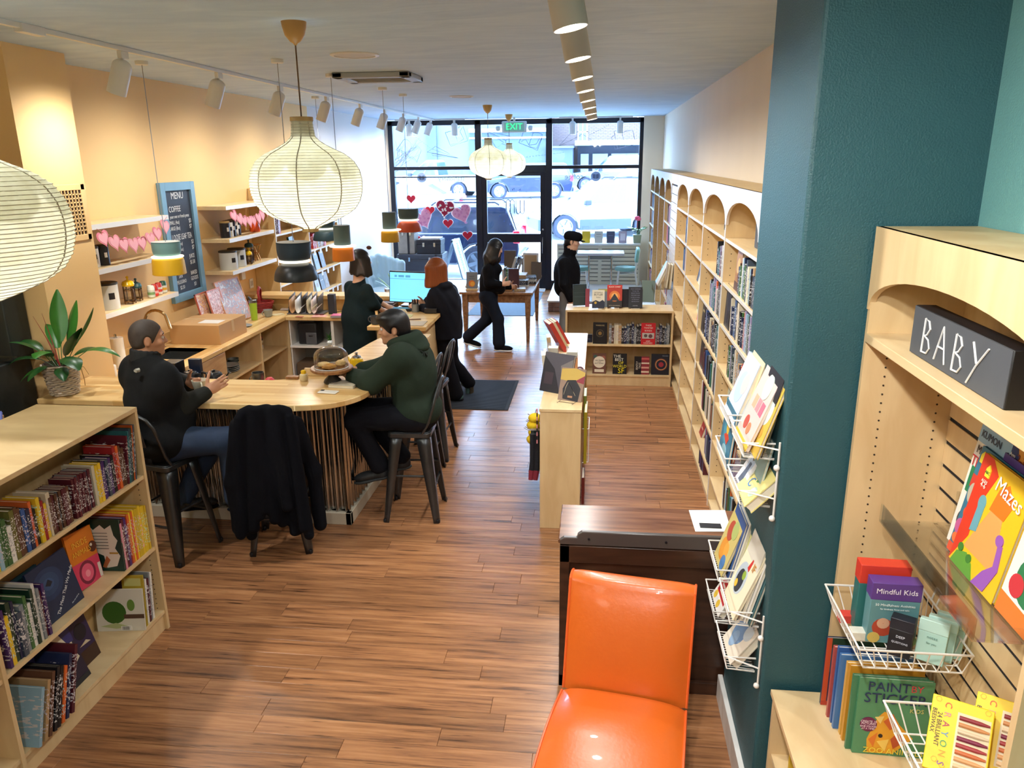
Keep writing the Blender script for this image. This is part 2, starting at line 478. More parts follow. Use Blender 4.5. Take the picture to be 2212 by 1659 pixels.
# street outside
def gz(y):return-0.02 if y<21 else-0.02+0.045*(y-21)
M_SNOW=mat('slushy_ground','#dfe6ea',0.5,noise=(0.9,0.12,(0.6,2.2,1)),bump=(3,0.2))
b=MB();b.sheet([[(-60,16.53,-0.03),(60,16.53,-0.03)],[(-60,21,-0.02),(60,21,-0.02)],[(-60,80,gz(80)),(60,80,gz(80))]])
for i in range(len(b.f)):b.f[i]=tuple(reversed(b.f[i]))
gr=struct('ground_street',b,M_SNOW,smooth=0)
b=MB();b.box(-12,16.53,-0.12,12,17.35,0.0);struct('ground_sidewalk',b,mat('pavement','#a9b2ba',0.6,noise=(4,0.12)),smooth=0)
M_TYRE=mat('tyre_rubber','#151b2c',0.8)
M_RIM=mat('alloy_rim','#6f7680',0.3,0.6)
M_CARGL=mat('car_window','#141b2a',0.12,spec=0.8)
M_CARGL2=mat('car_window_pale','#2f4352',0.12,spec=0.8)
M_TRIM=mat('car_black_trim','#131829',0.5)
M_TAIL=mat('tail_lamp','#c8142c',0.25)
M_LAMP=mat('head_lamp','#e8eef2',0.15)
def car(label,M,paint,glass,kind='suv',L=4.7,W=1.9,H=1.72,two_tone=None,rack=True,group=None):
 t=thing('car',label,'car',M,group)
 wr=0.385;xf,xr=L*0.31,-L*0.29
 zb=0.3;belt=1.06 if kind!='sedan' else 0.98
 hw=W/2
 def arch(xc):
  return[(xc+(wr+.07)*math.cos(a),zb+0.02+(wr+.1)*math.sin(a))for a in[PI-PI*i/8 for i in range(9)]]
 out=[(-L/2+.04,zb+.12),(-L/2+.1,zb)]+arch(xr)+arch(xf)+[(L/2-.12,zb),(L/2-.02,zb+.15)]
 if kind=='pickup':
  top=[(L/2,.72),(L/2-.1,1.0),(L*.2,belt+.05),(-L/2+.02,belt+.02),(-L/2,zb+.3)]
 else:
  top=[(L/2,.72),(L/2-.14,.93),(L*.2,belt),(-L/2+.03,belt+.02),(-L/2,zb+.4)]
 b=MB();b.prism([(p[0],p[1])for p in out+top],-hw,hw,Matrix(((1,0,0,0),(0,0,-1,0),(0,1,0,0),(0,0,0,1))))
 b.build('body',paint,t,bev=0.05,seg=3,smooth=50)
 if two_tone:
  b=MB();b.box(xr+wr+.1,-hw-.012,zb-.02,xf-wr-.1,hw+.012,zb+.32)
  b.box(-L/2-.03,-hw-.01,zb-.02,xr-wr-.12,hw+.01,zb+.34);b.box(xf+wr+.12,-hw-.01,zb-.02,L/2+.02,hw+.01,zb+.34)
  b.build('lower_cladding',two_tone,t,bev=0.03)
 xa,xb_=(L*.2,L*.02),(-L/2+.06,-L/2+.3)
 if kind=='sedan':xb_=(-L*.36,-L*.17)
 if kind=='pickup':xb_=(-L*.1,-L*.07)
 def hwz(z):return hw*(0.95-0.2*(z-belt)/(H-belt))
 base,roof=belt-.02,H
 P=[(xa[0],base),(xa[1],roof-.02),(xa[1]-.25,roof),(xb_[1]+.15,roof),(xb_[1],roof-.04),(xb_[0],base)]
 vv=[(x,-hwz(z),z)for x,z in P]+[(x,hwz(z),z)for x,z in P]
 n=len(P)
 ff=[tuple(range(n)),tuple(reversed(range(n,2*n)))]+[(i,n+i,n+(i+1)%n,(i+1)%n)for i in range(n)]
 b=MB();b.add(vv,ff);b.build('cabin',paint,t,bev=0.04,smooth=50)
 def interp(pa,pb,z):return pa+(pb-pa)*(z-base)/(roof-base)
 z0,z1=belt+.05,H-.12
 xs0,xs1=interp(xb_[0],xb_[1],z0)+.13,interp(xa[0],xa[1],z0)-.12
 xt0,xt1=interp(xb_[0],xb_[1],z1)+.12,interp(xa[0],xa[1],z1)-.08
 nwin=3 if kind=='suv' else 2
 for sgn in(-1,1):
  for k in range(nwin):
   f0,f1=k/nwin+(.018 if k else 0),(k+1)/nwin-(.018 if k<nwin-1 else 0)
   q=[(xs0+(xs1-xs0)*f0,z0),(xs0+(xs1-xs0)*f1,z0),(xt0+(xt1-xt0)*f1,z1),(xt0+(xt1-xt0)*f0,z1)]
   v=[(x,sgn*(hwz(z)+.006),z)for x,z in q]+[(x,sgn*(hwz(z)-.03),z)for x,z in q]
   b=MB();b.add(v,[(0,1,2,3),(7,6,5,4),(0,4,5,1),(1,5,6,2),(2,6,7,3),(3,7,4,0)]if sgn<0 else[(3,2,1,0),(4,5,6,7),(1,5,4,0),(2,6,5,1),(3,7,6,2),(0,4,7,3)])
   b.build('side_window',glass,t,smooth=0)
 for nm,e in(('rear_window',xb_),('windscreen',xa)):
  d=-.012 if nm=='rear_window' else.012
  q=[(interp(e[0],e[1],z),z)for z in(z0,z1)]
  v=[(q[0][0]+d,-hwz(z0)+.1,z0),(q[0][0]+d,hwz(z0)-.1,z0),(q[1][0]+d,hwz(z1)-.1,z1),(q[1][0]+d,-hwz(z1)+.1,z1)]
  v+=[(x-d*3,y,z)for x,y,z in v]
  b=MB();b.add(v,[(0,1,2,3),(7,6,5,4),(0,4,5,1),(1,5,6,2),(2,6,7,3),(3,7,4,0)]);b.build(nm,glass,t,smooth=0)
 for sgn in(-1,1):
  for x in(xf,xr):
   m=TR((x,sgn*(hw-.1),wr),rx=PI/2*(1 if sgn<0 else-1))
   b=MB();b.lathe([(wr*.66,-.1),(wr*.95,-.11),(wr,-.08),(wr,.08),(wr*.95,.11),(wr*.68,.1),(wr*.66,.02)],26,m)
   wh=b.build('wheel',M_TYRE,t)
   b=MB();b.lathe([(wr*.68,.1),(wr*.6,.1),(wr*.56,.05),(.001,.04)],26,m,cap=(False,True))
   for k in range(5):
    b.prism([(-.035,.03),(.035,.03),(.05,wr*.62),(-.05,wr*.62)],.05,.1,m@TR(rz=2*PI*k/5))
   b.lathe([(.06,.05),(.06,.11)],12,m)
   b.build('rim',M_RIM,wh)
  b=MB();b.box(xa[0]-.32,sgn*hw,belt+.0,xa[0]-.12,sgn*(hw+.2),belt+.16);b.build('mirror',M_TRIM,t,bev=.03)
  b=MB();b.box(-L/2-.015,sgn*(hw-.22),.82 if kind!='sedan' else.74,-L/2+.16,sgn*(hw+.008),1.12 if kind!='sedan' else.92);b.build('tail_lamp',M_TAIL,t,bev=.03)
  b=MB();b.box(L/2-.2,sgn*(hw-.4),.68,L/2+.008,sgn*(hw+.006),.84);b.build('head_lamp',M_LAMP,t,bev=.03)
  b=MB()
  for x in(xr+.75,xr+1.7):b.box(x,sgn*hw,belt-.16,x+.2,sgn*(hw+.03),belt-.12)
  b.build('door_handle',paint,t,bev=.01)
 b=MB();b.box(-L/2-.06,-hw+.06,zb+.02,-L/2+.1,hw-.06,zb+.26);b.build('rear_bumper',two_tone or paint,t,bev=.04)
 b=MB();b.box(-L/2-.03,-.26,.78,-L/2+.02,.26,.92);b.build('number_plate',M_WHITE,t)
 if rack and kind=='suv':
  b=MB()
  for sgn in(-1,1):
   b.tube([(xb_[1]+.2,sgn*hw*.68,H+.005),(xb_[1]+.3,sgn*hw*.68,H+.07),(xa[1]-.45,sgn*hw*.68,H+.07),(xa[1]-.35,sgn*hw*.68,H)],.022)
  for x in(xb_[1]+.6,xa[1]-.8):b.tube([(x,-hw*.68,H+.08),(x,hw*.68,H+.08)],.018)
  b.build('roof_rack',M_TRIM,t)
 return t
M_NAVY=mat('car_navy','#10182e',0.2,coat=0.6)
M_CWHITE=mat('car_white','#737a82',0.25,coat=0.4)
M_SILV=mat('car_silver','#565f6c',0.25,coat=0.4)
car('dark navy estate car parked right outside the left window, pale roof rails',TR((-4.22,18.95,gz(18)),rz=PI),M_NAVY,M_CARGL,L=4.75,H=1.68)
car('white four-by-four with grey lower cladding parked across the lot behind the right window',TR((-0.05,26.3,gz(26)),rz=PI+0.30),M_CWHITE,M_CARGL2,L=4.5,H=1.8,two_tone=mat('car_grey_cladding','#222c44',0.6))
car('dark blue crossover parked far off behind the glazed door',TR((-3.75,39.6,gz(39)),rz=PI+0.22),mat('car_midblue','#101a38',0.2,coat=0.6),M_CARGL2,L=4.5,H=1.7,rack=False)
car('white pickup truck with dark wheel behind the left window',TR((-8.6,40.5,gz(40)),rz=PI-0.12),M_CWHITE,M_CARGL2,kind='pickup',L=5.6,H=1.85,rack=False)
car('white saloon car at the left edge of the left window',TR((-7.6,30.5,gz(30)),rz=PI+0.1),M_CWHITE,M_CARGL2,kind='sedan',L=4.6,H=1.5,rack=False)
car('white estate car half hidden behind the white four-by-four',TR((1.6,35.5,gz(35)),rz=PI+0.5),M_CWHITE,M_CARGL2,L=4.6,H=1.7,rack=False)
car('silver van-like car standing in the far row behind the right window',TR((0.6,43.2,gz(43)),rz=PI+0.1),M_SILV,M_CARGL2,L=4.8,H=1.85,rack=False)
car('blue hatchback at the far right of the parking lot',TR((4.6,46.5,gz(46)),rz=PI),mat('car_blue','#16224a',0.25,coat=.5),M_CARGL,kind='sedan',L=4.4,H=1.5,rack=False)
def flat_window(b,x0,x1,z0,z1,y):b.box(x0,y-.06,z0,x1,y+.02,z1)
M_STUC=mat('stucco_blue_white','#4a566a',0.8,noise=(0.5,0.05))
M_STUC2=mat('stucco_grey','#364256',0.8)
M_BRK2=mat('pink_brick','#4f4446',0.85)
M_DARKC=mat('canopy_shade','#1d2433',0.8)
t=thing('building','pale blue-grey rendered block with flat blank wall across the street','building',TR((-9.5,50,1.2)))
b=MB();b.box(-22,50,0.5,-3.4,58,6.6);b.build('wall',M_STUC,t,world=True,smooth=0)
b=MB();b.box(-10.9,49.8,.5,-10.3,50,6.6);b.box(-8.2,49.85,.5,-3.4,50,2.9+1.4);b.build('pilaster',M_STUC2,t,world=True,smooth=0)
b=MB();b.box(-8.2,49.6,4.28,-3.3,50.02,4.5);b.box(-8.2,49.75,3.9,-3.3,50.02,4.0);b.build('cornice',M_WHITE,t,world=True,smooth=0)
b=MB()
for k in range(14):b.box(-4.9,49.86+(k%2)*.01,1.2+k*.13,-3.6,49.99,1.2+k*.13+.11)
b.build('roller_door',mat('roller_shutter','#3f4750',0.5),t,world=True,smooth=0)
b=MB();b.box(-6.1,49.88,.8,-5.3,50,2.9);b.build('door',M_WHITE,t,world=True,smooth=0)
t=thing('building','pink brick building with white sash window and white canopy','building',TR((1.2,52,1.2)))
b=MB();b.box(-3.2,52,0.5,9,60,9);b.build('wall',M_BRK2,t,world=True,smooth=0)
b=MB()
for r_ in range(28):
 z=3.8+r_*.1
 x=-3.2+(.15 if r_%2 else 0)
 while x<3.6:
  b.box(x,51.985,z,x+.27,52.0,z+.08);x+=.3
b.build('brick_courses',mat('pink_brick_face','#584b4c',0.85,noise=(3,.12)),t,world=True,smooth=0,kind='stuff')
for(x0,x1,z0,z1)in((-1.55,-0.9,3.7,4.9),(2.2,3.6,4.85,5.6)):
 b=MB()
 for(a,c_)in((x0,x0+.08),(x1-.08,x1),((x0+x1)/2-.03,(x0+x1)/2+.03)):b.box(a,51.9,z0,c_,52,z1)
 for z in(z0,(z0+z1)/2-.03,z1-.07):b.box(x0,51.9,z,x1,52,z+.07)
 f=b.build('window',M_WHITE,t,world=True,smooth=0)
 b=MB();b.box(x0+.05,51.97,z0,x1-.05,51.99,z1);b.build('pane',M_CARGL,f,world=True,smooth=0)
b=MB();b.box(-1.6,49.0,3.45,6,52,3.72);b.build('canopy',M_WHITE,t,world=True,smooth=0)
b=MB();b.box(-1.5,51.2,1.2,6,51.9,3.45);b.build('canopy_shade_block',M_DARKC,t,world=True,smooth=0)  # solid dark block painted as the shade under the canopy
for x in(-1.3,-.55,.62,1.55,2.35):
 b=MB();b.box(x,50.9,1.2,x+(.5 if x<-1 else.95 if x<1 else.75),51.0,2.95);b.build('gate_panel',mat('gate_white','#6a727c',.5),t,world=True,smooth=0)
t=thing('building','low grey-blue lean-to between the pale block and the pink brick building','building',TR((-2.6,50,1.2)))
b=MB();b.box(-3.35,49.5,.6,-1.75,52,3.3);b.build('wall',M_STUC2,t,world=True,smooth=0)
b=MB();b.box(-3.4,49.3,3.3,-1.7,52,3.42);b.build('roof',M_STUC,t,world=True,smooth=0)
b=MB();b.tube([(-9.9,36,0.5),(-9.9,36,9)],.13,10)
tag(b.build('utility_pole',mat('pole_grey','#2a3042',.7)),'grey utility pole standing behind the left window','pole')
b=MB()
def limb(p,d,L,r,n):
 q=p+d*L
 m_=(p+q)/2+Vector((RN.uniform(-1,1),RN.uniform(-1,1),RN.uniform(-.5,.5)))*L*.08
 b.tube([p,m_,q],[r,r*.85,r*.62],4 if n<3 else 6)
 if n==0:return
 for k in range(3 if n>1 else 2):
  e=(d+Vector((RN.uniform(-1,1),RN.uniform(-.6,.6),RN.uniform(-.35,.8)))*.75).normalized()
  limb(q-d*L*RN.uniform(0,.35),e,L*RN.uniform(.6,.85),r*.58,n-1)
for dd in((.25,0,.6),(-.5,0,.8),(.7,.1,.35)):limb(Vector((-11.2,37,1.4)),Vector(dd).normalized(),1.25,.07,4)
b.tube([(-11.2,37,.4),(-11.2,37,1.5)],[.14,.09],8)
tag(b.build('bare_tree',mat('bark_grey','#3a3442',.9)),'leafless winter tree with fine twigs behind the left window','tree')
t=thing('sidewalk_sign','white folding board sign with lettering down its face on the pavement','sign',TR((-3.2,17.0,0)))
mw_=mat('board_white','#7f878e',.5)
for k,x1 in enumerate((-2.9,-3.52)):
 M=FR((x1,17.0,0.0),(.25 if k==0 else.0,1,0),(-3.2-x1,0,1.0))
 b=MB();b.box(-.21,0,-.015,-.17,1.05,.015,M);b.box(.17,0,-.015,.21,1.05,.015,M);b.box(-.21,1.0,-.015,.21,1.05,.015,M);b.box(-.21,.14,-.015,.21,.18,.015,M)
 b.box(-.17,.18,-.006,.17,1.0,.006,M)
 b.build('panel',mw_,t,world=True)
 if k==0:text('MEANWHILE',.13,flat('#3f5f7c'),t,M@TR((0,.59,.008),rz=-PI/2),world=True)
# transfers and hangings on the shop window
YG=YW-0.012
def G(u,v):return U(u,v,y=YG)
def heart_pts(n=28):
 P=[]
 for i in range(n):
  t_=2*PI*i/n
  P.append((16*math.sin(t_)**3/32,(13*math.cos(t_)-5*math.cos(2*t_)-2*math.cos(3*t_)-math.cos(4*t_)+2.5)/32))
 return P
HP=heart_pts()
def heart(u,v,px,rot,label,fill,rim='#e8dfe4',dots=None,lat=False):
 c=G(u,v);s=px/96.0
 M=TR(c,rx=PI/2)@TR(rz=rot)
 t=thing('window_heart',label,'heart',M,'hearts stuck on the left window')
 b=MB();b.prism([(x*s*1.12,y*s*1.12)for x,y in HP],0,.003);b.build('border',mat('heart_border'+rim,rim,.6),t,smooth=0)
 b=MB();b.prism([(x*s,y*s)for x,y in HP],.003,.006);b.build('heart_face',fill,t,smooth=0)
 if dots:
  b=MB()
  for k in range(34):
   x,y=RN.uniform(-.5,.5),RN.uniform(-.5,.5)
   if abs(x)+max(0,-y*.6)<.42-max(0,-y)*.2:b.lathe([(s*.045,.006),(s*.045,.008),(s*.022,.008),(s*.022,.006)],8,TR((x*s,y*s,0)),cap=(False,False))
  b.build('pattern',dots,t,smooth=0,kind='stuff')
 return t
def glow(name,h):
 if name in MC:return MC[name]
 m,t,p=nodes(name);o=t.nodes['Material Output']
 mx=t.nodes.new('ShaderNodeMixShader');tr=t.nodes.new('ShaderNodeBsdfTranslucent');tr.inputs[0].default_value=lin(h)
 p.inputs['Base Color'].default_value=lin(h);mx.inputs[0].default_value=.55
 t.links.new(p.outputs[0],mx.inputs[1]);t.links.new(tr.outputs[0],mx.inputs[2]);t.links.new(mx.outputs[0],o.inputs[0])
 MC[name]=m
 return m
H_RED,H_PINK,H_DEEP=glow('heart_red','#e0203c'),glow('heart_pink','#f0a8c8'),glow('heart_crimson','#a81840')
heart(888,431,18,0,'small red paper heart, the highest one on the left window',H_RED)
heart(929,456,19,0,'small red paper heart left of the crimson patterned heart',H_RED)
heart(968,484,20,0,'small red paper heart below the crimson patterned heart',H_RED)
heart(1010,510,20,0,'small red paper heart beside the door post',H_RED)
heart(910,520,20,0,'small red paper heart half hidden by the stacked trunks',H_RED)
heart(961,452,36,-.12,'large crimson heart with white ring pattern on the left window',H_DEEP,'#efe0e6',M_WHITE)
heart(999,464,38,.35,'large pale pink speckled heart right of the crimson heart',H_PINK,'#f0d8e4',flat('#c06898'))
heart(915,475,40,.45,'large pale pink speckled heart behind the orange pendant lamp',H_PINK,'#f0d8e4',flat('#c06898'))
M_LINE=mat('etched_line','#4a556a',.6)
def drawing(label,strokes,wd=.006):
 b=MB()
 for s_ in strokes:b.tube([G(u,v)for u,v in s_],wd,4)
 o=b.build('window_drawing',M_LINE);tag(o,label,'window drawing')
 return o
def px3(x0,y0,sc_,pts):return[(x0+a/sc_,y0+c_/sc_)for a,c_ in pts]
A=lambda*p:px3(820,220,7.373,p)
B_=lambda*p:px3(1120,220,7.373,p)
drawing('outline of an open book, leftmost drawing on the upper glass',[A((270,770),(385,600),(440,600),(525,680),(620,710),(665,770),(590,965),(520,900),(430,870),(350,800),(270,770)),A((525,680),(435,855)),A((300,760),(400,800),(440,855),(530,880),(590,940))])
drawing('outline of a paper dart below the left track lights',[A((760,800),(830,750),(1250,895),(840,855),(835,820),(1250,895)),A((845,745),(885,705),(1110,825)),A((760,800),(1250,895))])
drawing('outline of an open book hanging upside down by the grey pole',[A((1045,490),(1130,700),(1140,705),(1405,620),(1330,390),(1280,470),(1340,590),(1240,660),(1140,680)),A((1200,500),(1245,640)),A((1280,390),(1235,430),(1130,470),(1045,490))])
drawing('outline of a large paper dart above the far lanterns',[A((1680,450),(1860,735),(1980,650),(1680,450),(2090,555),(2010,615),(1680,450)),A((2010,615),(2010,690),(1950,665))])
drawing('outline of an open book right of the far lanterns',[B_((5,650),(115,410),(180,430),(235,490),(310,490),(380,520),(380,560),(300,775),(180,720),(5,650)),B_((235,490),(165,690)),B_((40,640),(110,590),(175,700)),B_((170,690),(280,675),(370,530)),B_((180,715),(290,745),(375,560))])
drawing('outline of a paper dart on the upper right pane',[B_((645,700),(860,470),(900,470)),B_((645,700),(1165,605),(1010,510),(790,640)),B_((645,700),(990,540))])
drawing('outline of an open book on the upper right pane',[B_((1580,750),(1520,465),(1580,455),(1650,500),(1720,460),(1820,455),(1870,680)),B_((1650,500),(1700,715)),B_((1480,570),(1525,530)),B_((1480,570),(1540,755),(1870,670))])
dl=[A(*[(515+32*k,515+24*k)]*1)for k in range(10)]
b=MB()
for k in range(10):b.tube([G(*A((515+31*k,510+24*k))[0]),G(*A((523+31*k,518+24*k))[0])],.006,4)
for k in range(10):b.tube([G(*B_((1130+33*k,525-14*k-k*k*.4))[0]),G(*B_((1145+33*k,520-14*k-k*k*.4))[0])],.006,4)
for k in range(14):b.tube([G(*B_((80+48*k,885-k*6))[0]),G(*B_((98+48*k,884-k*6))[0])],.006,4)
tag(b.build('dotted_flight_line',M_LINE,kind='stuff'),'dotted flight trails of the paper darts on the glass','window drawing')
M_DECAL=mat('decal_slate','#56688a',.6)
c=G(1113,447);t=thing('door_emblem','slate monogram transfer in a ring of letters on the glazed door','emblem',TR(c))
b=MB()
for k in range(3):
 x=-.19+k*.085
 b.tube([(x,0,-.13),(x,0,.1),(x+.014,0,.135),(x+.042,0,.15),(x+.07,0,.135),(x+.085,0,.1),(x+.085,0,-.13)][:(7 if k<2 else 1)]or[(x,0,0)],.011,5)if k<2 else None
for k in range(2):
 x=.02+k*.085
 b.tube([(x,0,.14),(x,0,-.09),(x+.014,0,-.125),(x+.042,0,-.14),(x+.07,0,-.125),(x+.085,0,-.09),(x+.085,0,.14)],.011,5)
b.build('monogram',M_DECAL,t)
ring='MEANWHILE BOOKS '
ring='MOB   / BOOK'
for k,chh in enumerate('MEANWHILE*BOOKS*'):
 a=2*PI*k/16+.5
 text(chh,.075,M_DECAL,t,FR((.36*math.cos(a),-.001,.36*math.sin(a)),(-(-math.sin(a)),0,-math.cos(a)),(math.cos(a),0,math.sin(a)))@TR(ry=PI))
for(u,v,lb)in((911,384,'round slate book badge on the left window pane'),(1287,381,'round slate book badge on the right window pane')):
 c=G(u,v);t=thing('window_badge',lb,'badge',TR(c,rx=PI/2))
 b=MB();b.lathe([(.1,0),(.1,.004),(.085,.004),(.085,0)],24,cap=(False,False));b.lathe([(.1,-.002),(.1,0)],24);b.build('disc',mat('badge_disc','#9fb4d6',.5),t)
 b=MB();b.prism([(-.06,-.035),(-.005,-.05),(-.005,.04),(-.06,.05)],.002,.006);b.prism([(.06,-.035),(.005,-.05),(.005,.04),(.06,.05)],.002,.006);b.build('book_mark',M_DECAL,t,smooth=0)
o=text('stationery',.14,mat('faint_lettering','#b8c6d8',.6),None,FR(G(975,386),(-1,0,0),(0,0,1)),name='window_lettering',ext=.001);tag(o,'faint mirrored white lettering high on the left window pane','lettering')
o=text('coffee',.16,mat('slate_lettering','#7f98bc',.6),None,FR(G(1240,382),(-1,0,0),(0,0,1)),name='window_lettering',ext=.001);tag(o,'mirrored slate lettering high on the right window pane','lettering')
# lamps and ceiling fittings
M_LAMPW=mat('lamp_white','#d8d6cf',0.4)
M_LENS=emit('lamp_lens','#fff1d8',9.0)
ORD=['nearest','second','third','fourth','fifth','sixth','seventh','eighth','ninth','tenth','eleventh']
b=MB();b.box(-3.418,-2.0,ZC-.03,-3.382,16.3,ZC);b.box(-3.43,4.55,ZC-.05,-3.37,4.75,ZC)
tag(b.build('track_rail',M_LAMPW,bev=.003),'long white ceiling track rail over the coffee bar side','track rail')
b=MB();b.box(-.19,-2.0,ZC-.03,-.154,10.9,ZC)
tag(b.build('track_rail',M_LAMPW,bev=.003),'long white ceiling track rail leading toward the glazed door','track rail')
for x0,x1,lb in((-4.2,-2.75,'short white track rail above the left window'),(-.85,.6,'short white track rail above the right window')):
 b=MB();b.box(x0,YW-.25,ZC-.03,x1,YW-.21,ZC);tag(b.build('track_rail',M_LAMPW,bev=.003),lb,'track rail')
def track_head(P,axis,label,group,watts,cone=160,rad=.067,L=.245,drop=.055):
 """bullet spot hanging from P on the rail"""
 t=thing('track_light',label,'track light',TR(P),group)
 a=Vector(axis).normalized()
 b=MB();b.box(P[0]-.017,P[1]-.045,P[2]-.05,P[0]+.017,P[1]+.045,P[2]);b.build('adapter',M_LAMPW,t,world=True,bev=.003)
 top=Vector(P)-Vector((0,0,drop))
 b=MB();b.tube([Vector(P)-Vector((0,0,.04)),top+a*.02],.009,8);b.build('stem',M_LAMPW,t,world=True)
 M=FR(top,a.orthogonal(),a.cross(a.orthogonal()))
 prof=[(.001,0)]+[(rad*math.sin(PI/2*i/6),rad*.8*(1-math.cos(PI/2*i/6)))for i in range(1,7)]+[(rad,L),(rad-.004,L),(rad-.004,L-.02)]
 b=MB();b.lathe(prof,22,M,cap=(True,False));b.build('shade',M_LAMPW,t,world=True)
 b=MB();b.lathe([(.001,L-.022),(rad-.005,L-.02)],20,M,cap=(False,False));b.build('lens',M_LENS,t,world=True)
 if watts:spot(t,top+a*(L+.01),a,watts,WARM2,cone,1.0,.05)
 return t
for k,y in enumerate((5.58,7.02,8.4,9.85,11.25,12.55,13.75,14.9,15.95)):
 track_head((-3.4,y,ZC-.03),(-.42,.02,-1),'%s bullet spot on the left track rail, counted from the camera'%ORD[k],'spots on the left rail',P_TRACK_L)
for k,y in enumerate((3.15,4.1,5.05,6.0,7.0,8.0,9.1,10.3)):
 track_head((-.172,y,ZC-.03),(.2,-.03,-1),'%s bullet spot on the right track rail, counted from the camera'%ORD[k],'spots on the right rail',P_TRACK_R)
for k,u in enumerate((883,981)):
 track_head((U(u,262,y=YW-.23).x,YW-.23,ZC-.03),(0,.12,-1),('left' if k==0 else 'right')+' bullet spot on the short rail above the left window','spots above the window',12,drop=.05)
for k,u in enumerate((1237,1340)):
 track_head((U(u,258,y=YW-.23).x,YW-.23,ZC-.03),(0,.12,-1),('left' if k==0 else 'right')+' bullet spot on the short rail above the right window','spots above the window',12,drop=.05)
for k,y in enumerate((3.9,2.7,1.2,-.3)):
 track_head((-3.4,y,ZC-.03),(.3,.1,-1),'%s bullet spot on the left rail on the balcony side of the picture'%ORD[k],'spots on the left rail',P_TRACK_NEAR,150)
for k,y in enumerate((1.6,.3,-1.0)):
 track_head((-.172,y,ZC-.03),((.5,.25,-1),(.55,.55,-1),(-.5,.6,-1))[k],'%s bullet spot on the right rail over the balcony, outside the picture'%ORD[k],'spots on the right rail',P_TRACK_NEAR,150)
for(u,v,r_,lb)in((766,118,.19,'round white ceiling speaker nearer the camera'),(997,208,.16,'round white ceiling speaker nearer the window')):
 c=U(u,v,z=ZC);t=thing('ceiling_speaker',lb,'speaker',TR(c))
 b=MB();b.lathe([(r_,0),(r_,-.006),(r_-.012,-.012),(r_-.03,-.012),(r_-.03,-.004)],36,cap=(False,False));b.build('rim',M_LAMPW,t)
 b=MB();b.lathe([(r_-.03,-.004),(r_*.5,-.007),(.001,-.008)],36,cap=(False,False))
 for q in range(3):b.lathe([(r_*(.2+.2*q),-.009),(r_*(.22+.2*q),-.009)],30,cap=(False,False))
 b.build('grille',mat('speaker_mesh','#cfcdc8',.6),t)
c0,c1=U(742,165,z=ZC),U(912,168,z=ZC)
t=thing('ceiling_vent','flat grey rectangular ceiling vent standing slightly proud of the ceiling','vent',TR((c0+c1)/2))
x0,x1,y0,y1=c0.x,c1.x+.02,7.5,8.1
mv=mat('vent_grey','#9fa3a4',.5)
b=MB();b.box(x0,y0,ZC-.05,x1,y0+.1,ZC);b.box(x0,y1-.1,ZC-.05,x1,y1,ZC);b.box(x0,y0,ZC-.05,x0+.1,y1,ZC);b.box(x1-.1,y0,ZC-.05,x1,y1,ZC);b.build('frame',mv,t,world=True,bev=.01)
b=MB();b.box(x0+.08,y0+.08,ZC-.012,x1-.08,y1-.08,ZC);b.build('opening',mat('vent_dark','#4a4d50',.7),t,world=True)
b=MB()
for k in range(7):
 q=MB();q.box(x0+.1,-.02,-.002,x1-.1,.02,.002,TR((0,y0+.13+k*.056,ZC-.025),rx=.6));q.build('slat',mv,t,world=True)
def paper():
 m,t,p=nodes('rice_paper');o=t.nodes['Material Output']
 tc=t.nodes.new('ShaderNodeTexCoord');n=t.nodes.new('ShaderNodeTexNoise');n.inputs['Scale'].default_value=14;n.inputs['Detail'].default_value=5
 r=t.nodes.new('ShaderNodeValToRGB');r.color_ramp.elements[0].position=.35;r.color_ramp.elements[1].position=.65
 r.color_ramp.elements[0].color=lin('#eae6cf');r.color_ramp.elements[1].color=lin('#f6f4e4')
 t.links.new(tc.outputs['Object'],n.inputs[0]);t.links.new(n.outputs[0],r.inputs[0]);t.links.new(r.outputs[0],p.inputs['Base Color'])
 p.inputs['Roughness'].default_value=.9;p.inputs['Specular IOR Level'].default_value=.1
 tr=t.nodes.new('ShaderNodeBsdfTranslucent');t.links.new(r.outputs[0],tr.inputs[0])
 mx=t.nodes.new('ShaderNodeMixShader');mx.inputs[0].default_value=.62
 t.links.new(p.outputs[0],mx.inputs[1]);t.links.new(tr.outputs[0],mx.inputs[2]);t.links.new(mx.outputs[0],o.inputs[0])
 return m
M_RICE=paper()
M_TISSUE=glassy('tissue_collar',(.74,.72,.62),0.0,.9)
M_BAMB=mat('bamboo_rim','#a98a55',.5)
M_RIB=mat('lantern_wire','#a89f85',.6)
M_ROSE=mat('ochre_ceiling_rose','#a67c3d',.5)
LP=[(.067,0),(.070,.08),(.078,.16),(.115,.21),(.18,.26),(.255,.31),(.31,.37),(.345,.45),(.358,.53),(.36,.59),(.355,.66),(.338,.74),(.305,.81),(.25,.865),(.175,.915),(.10,.955),(.06,.975),(.05,1.0)]
def lprof(f):
 for(r0,z0),(r1,z1)in zip(LP,LP[1:]):
  if f<=z1:return r0+(r1-r0)*(f-z0)/(z1-z0)
 return LP[-1][0]
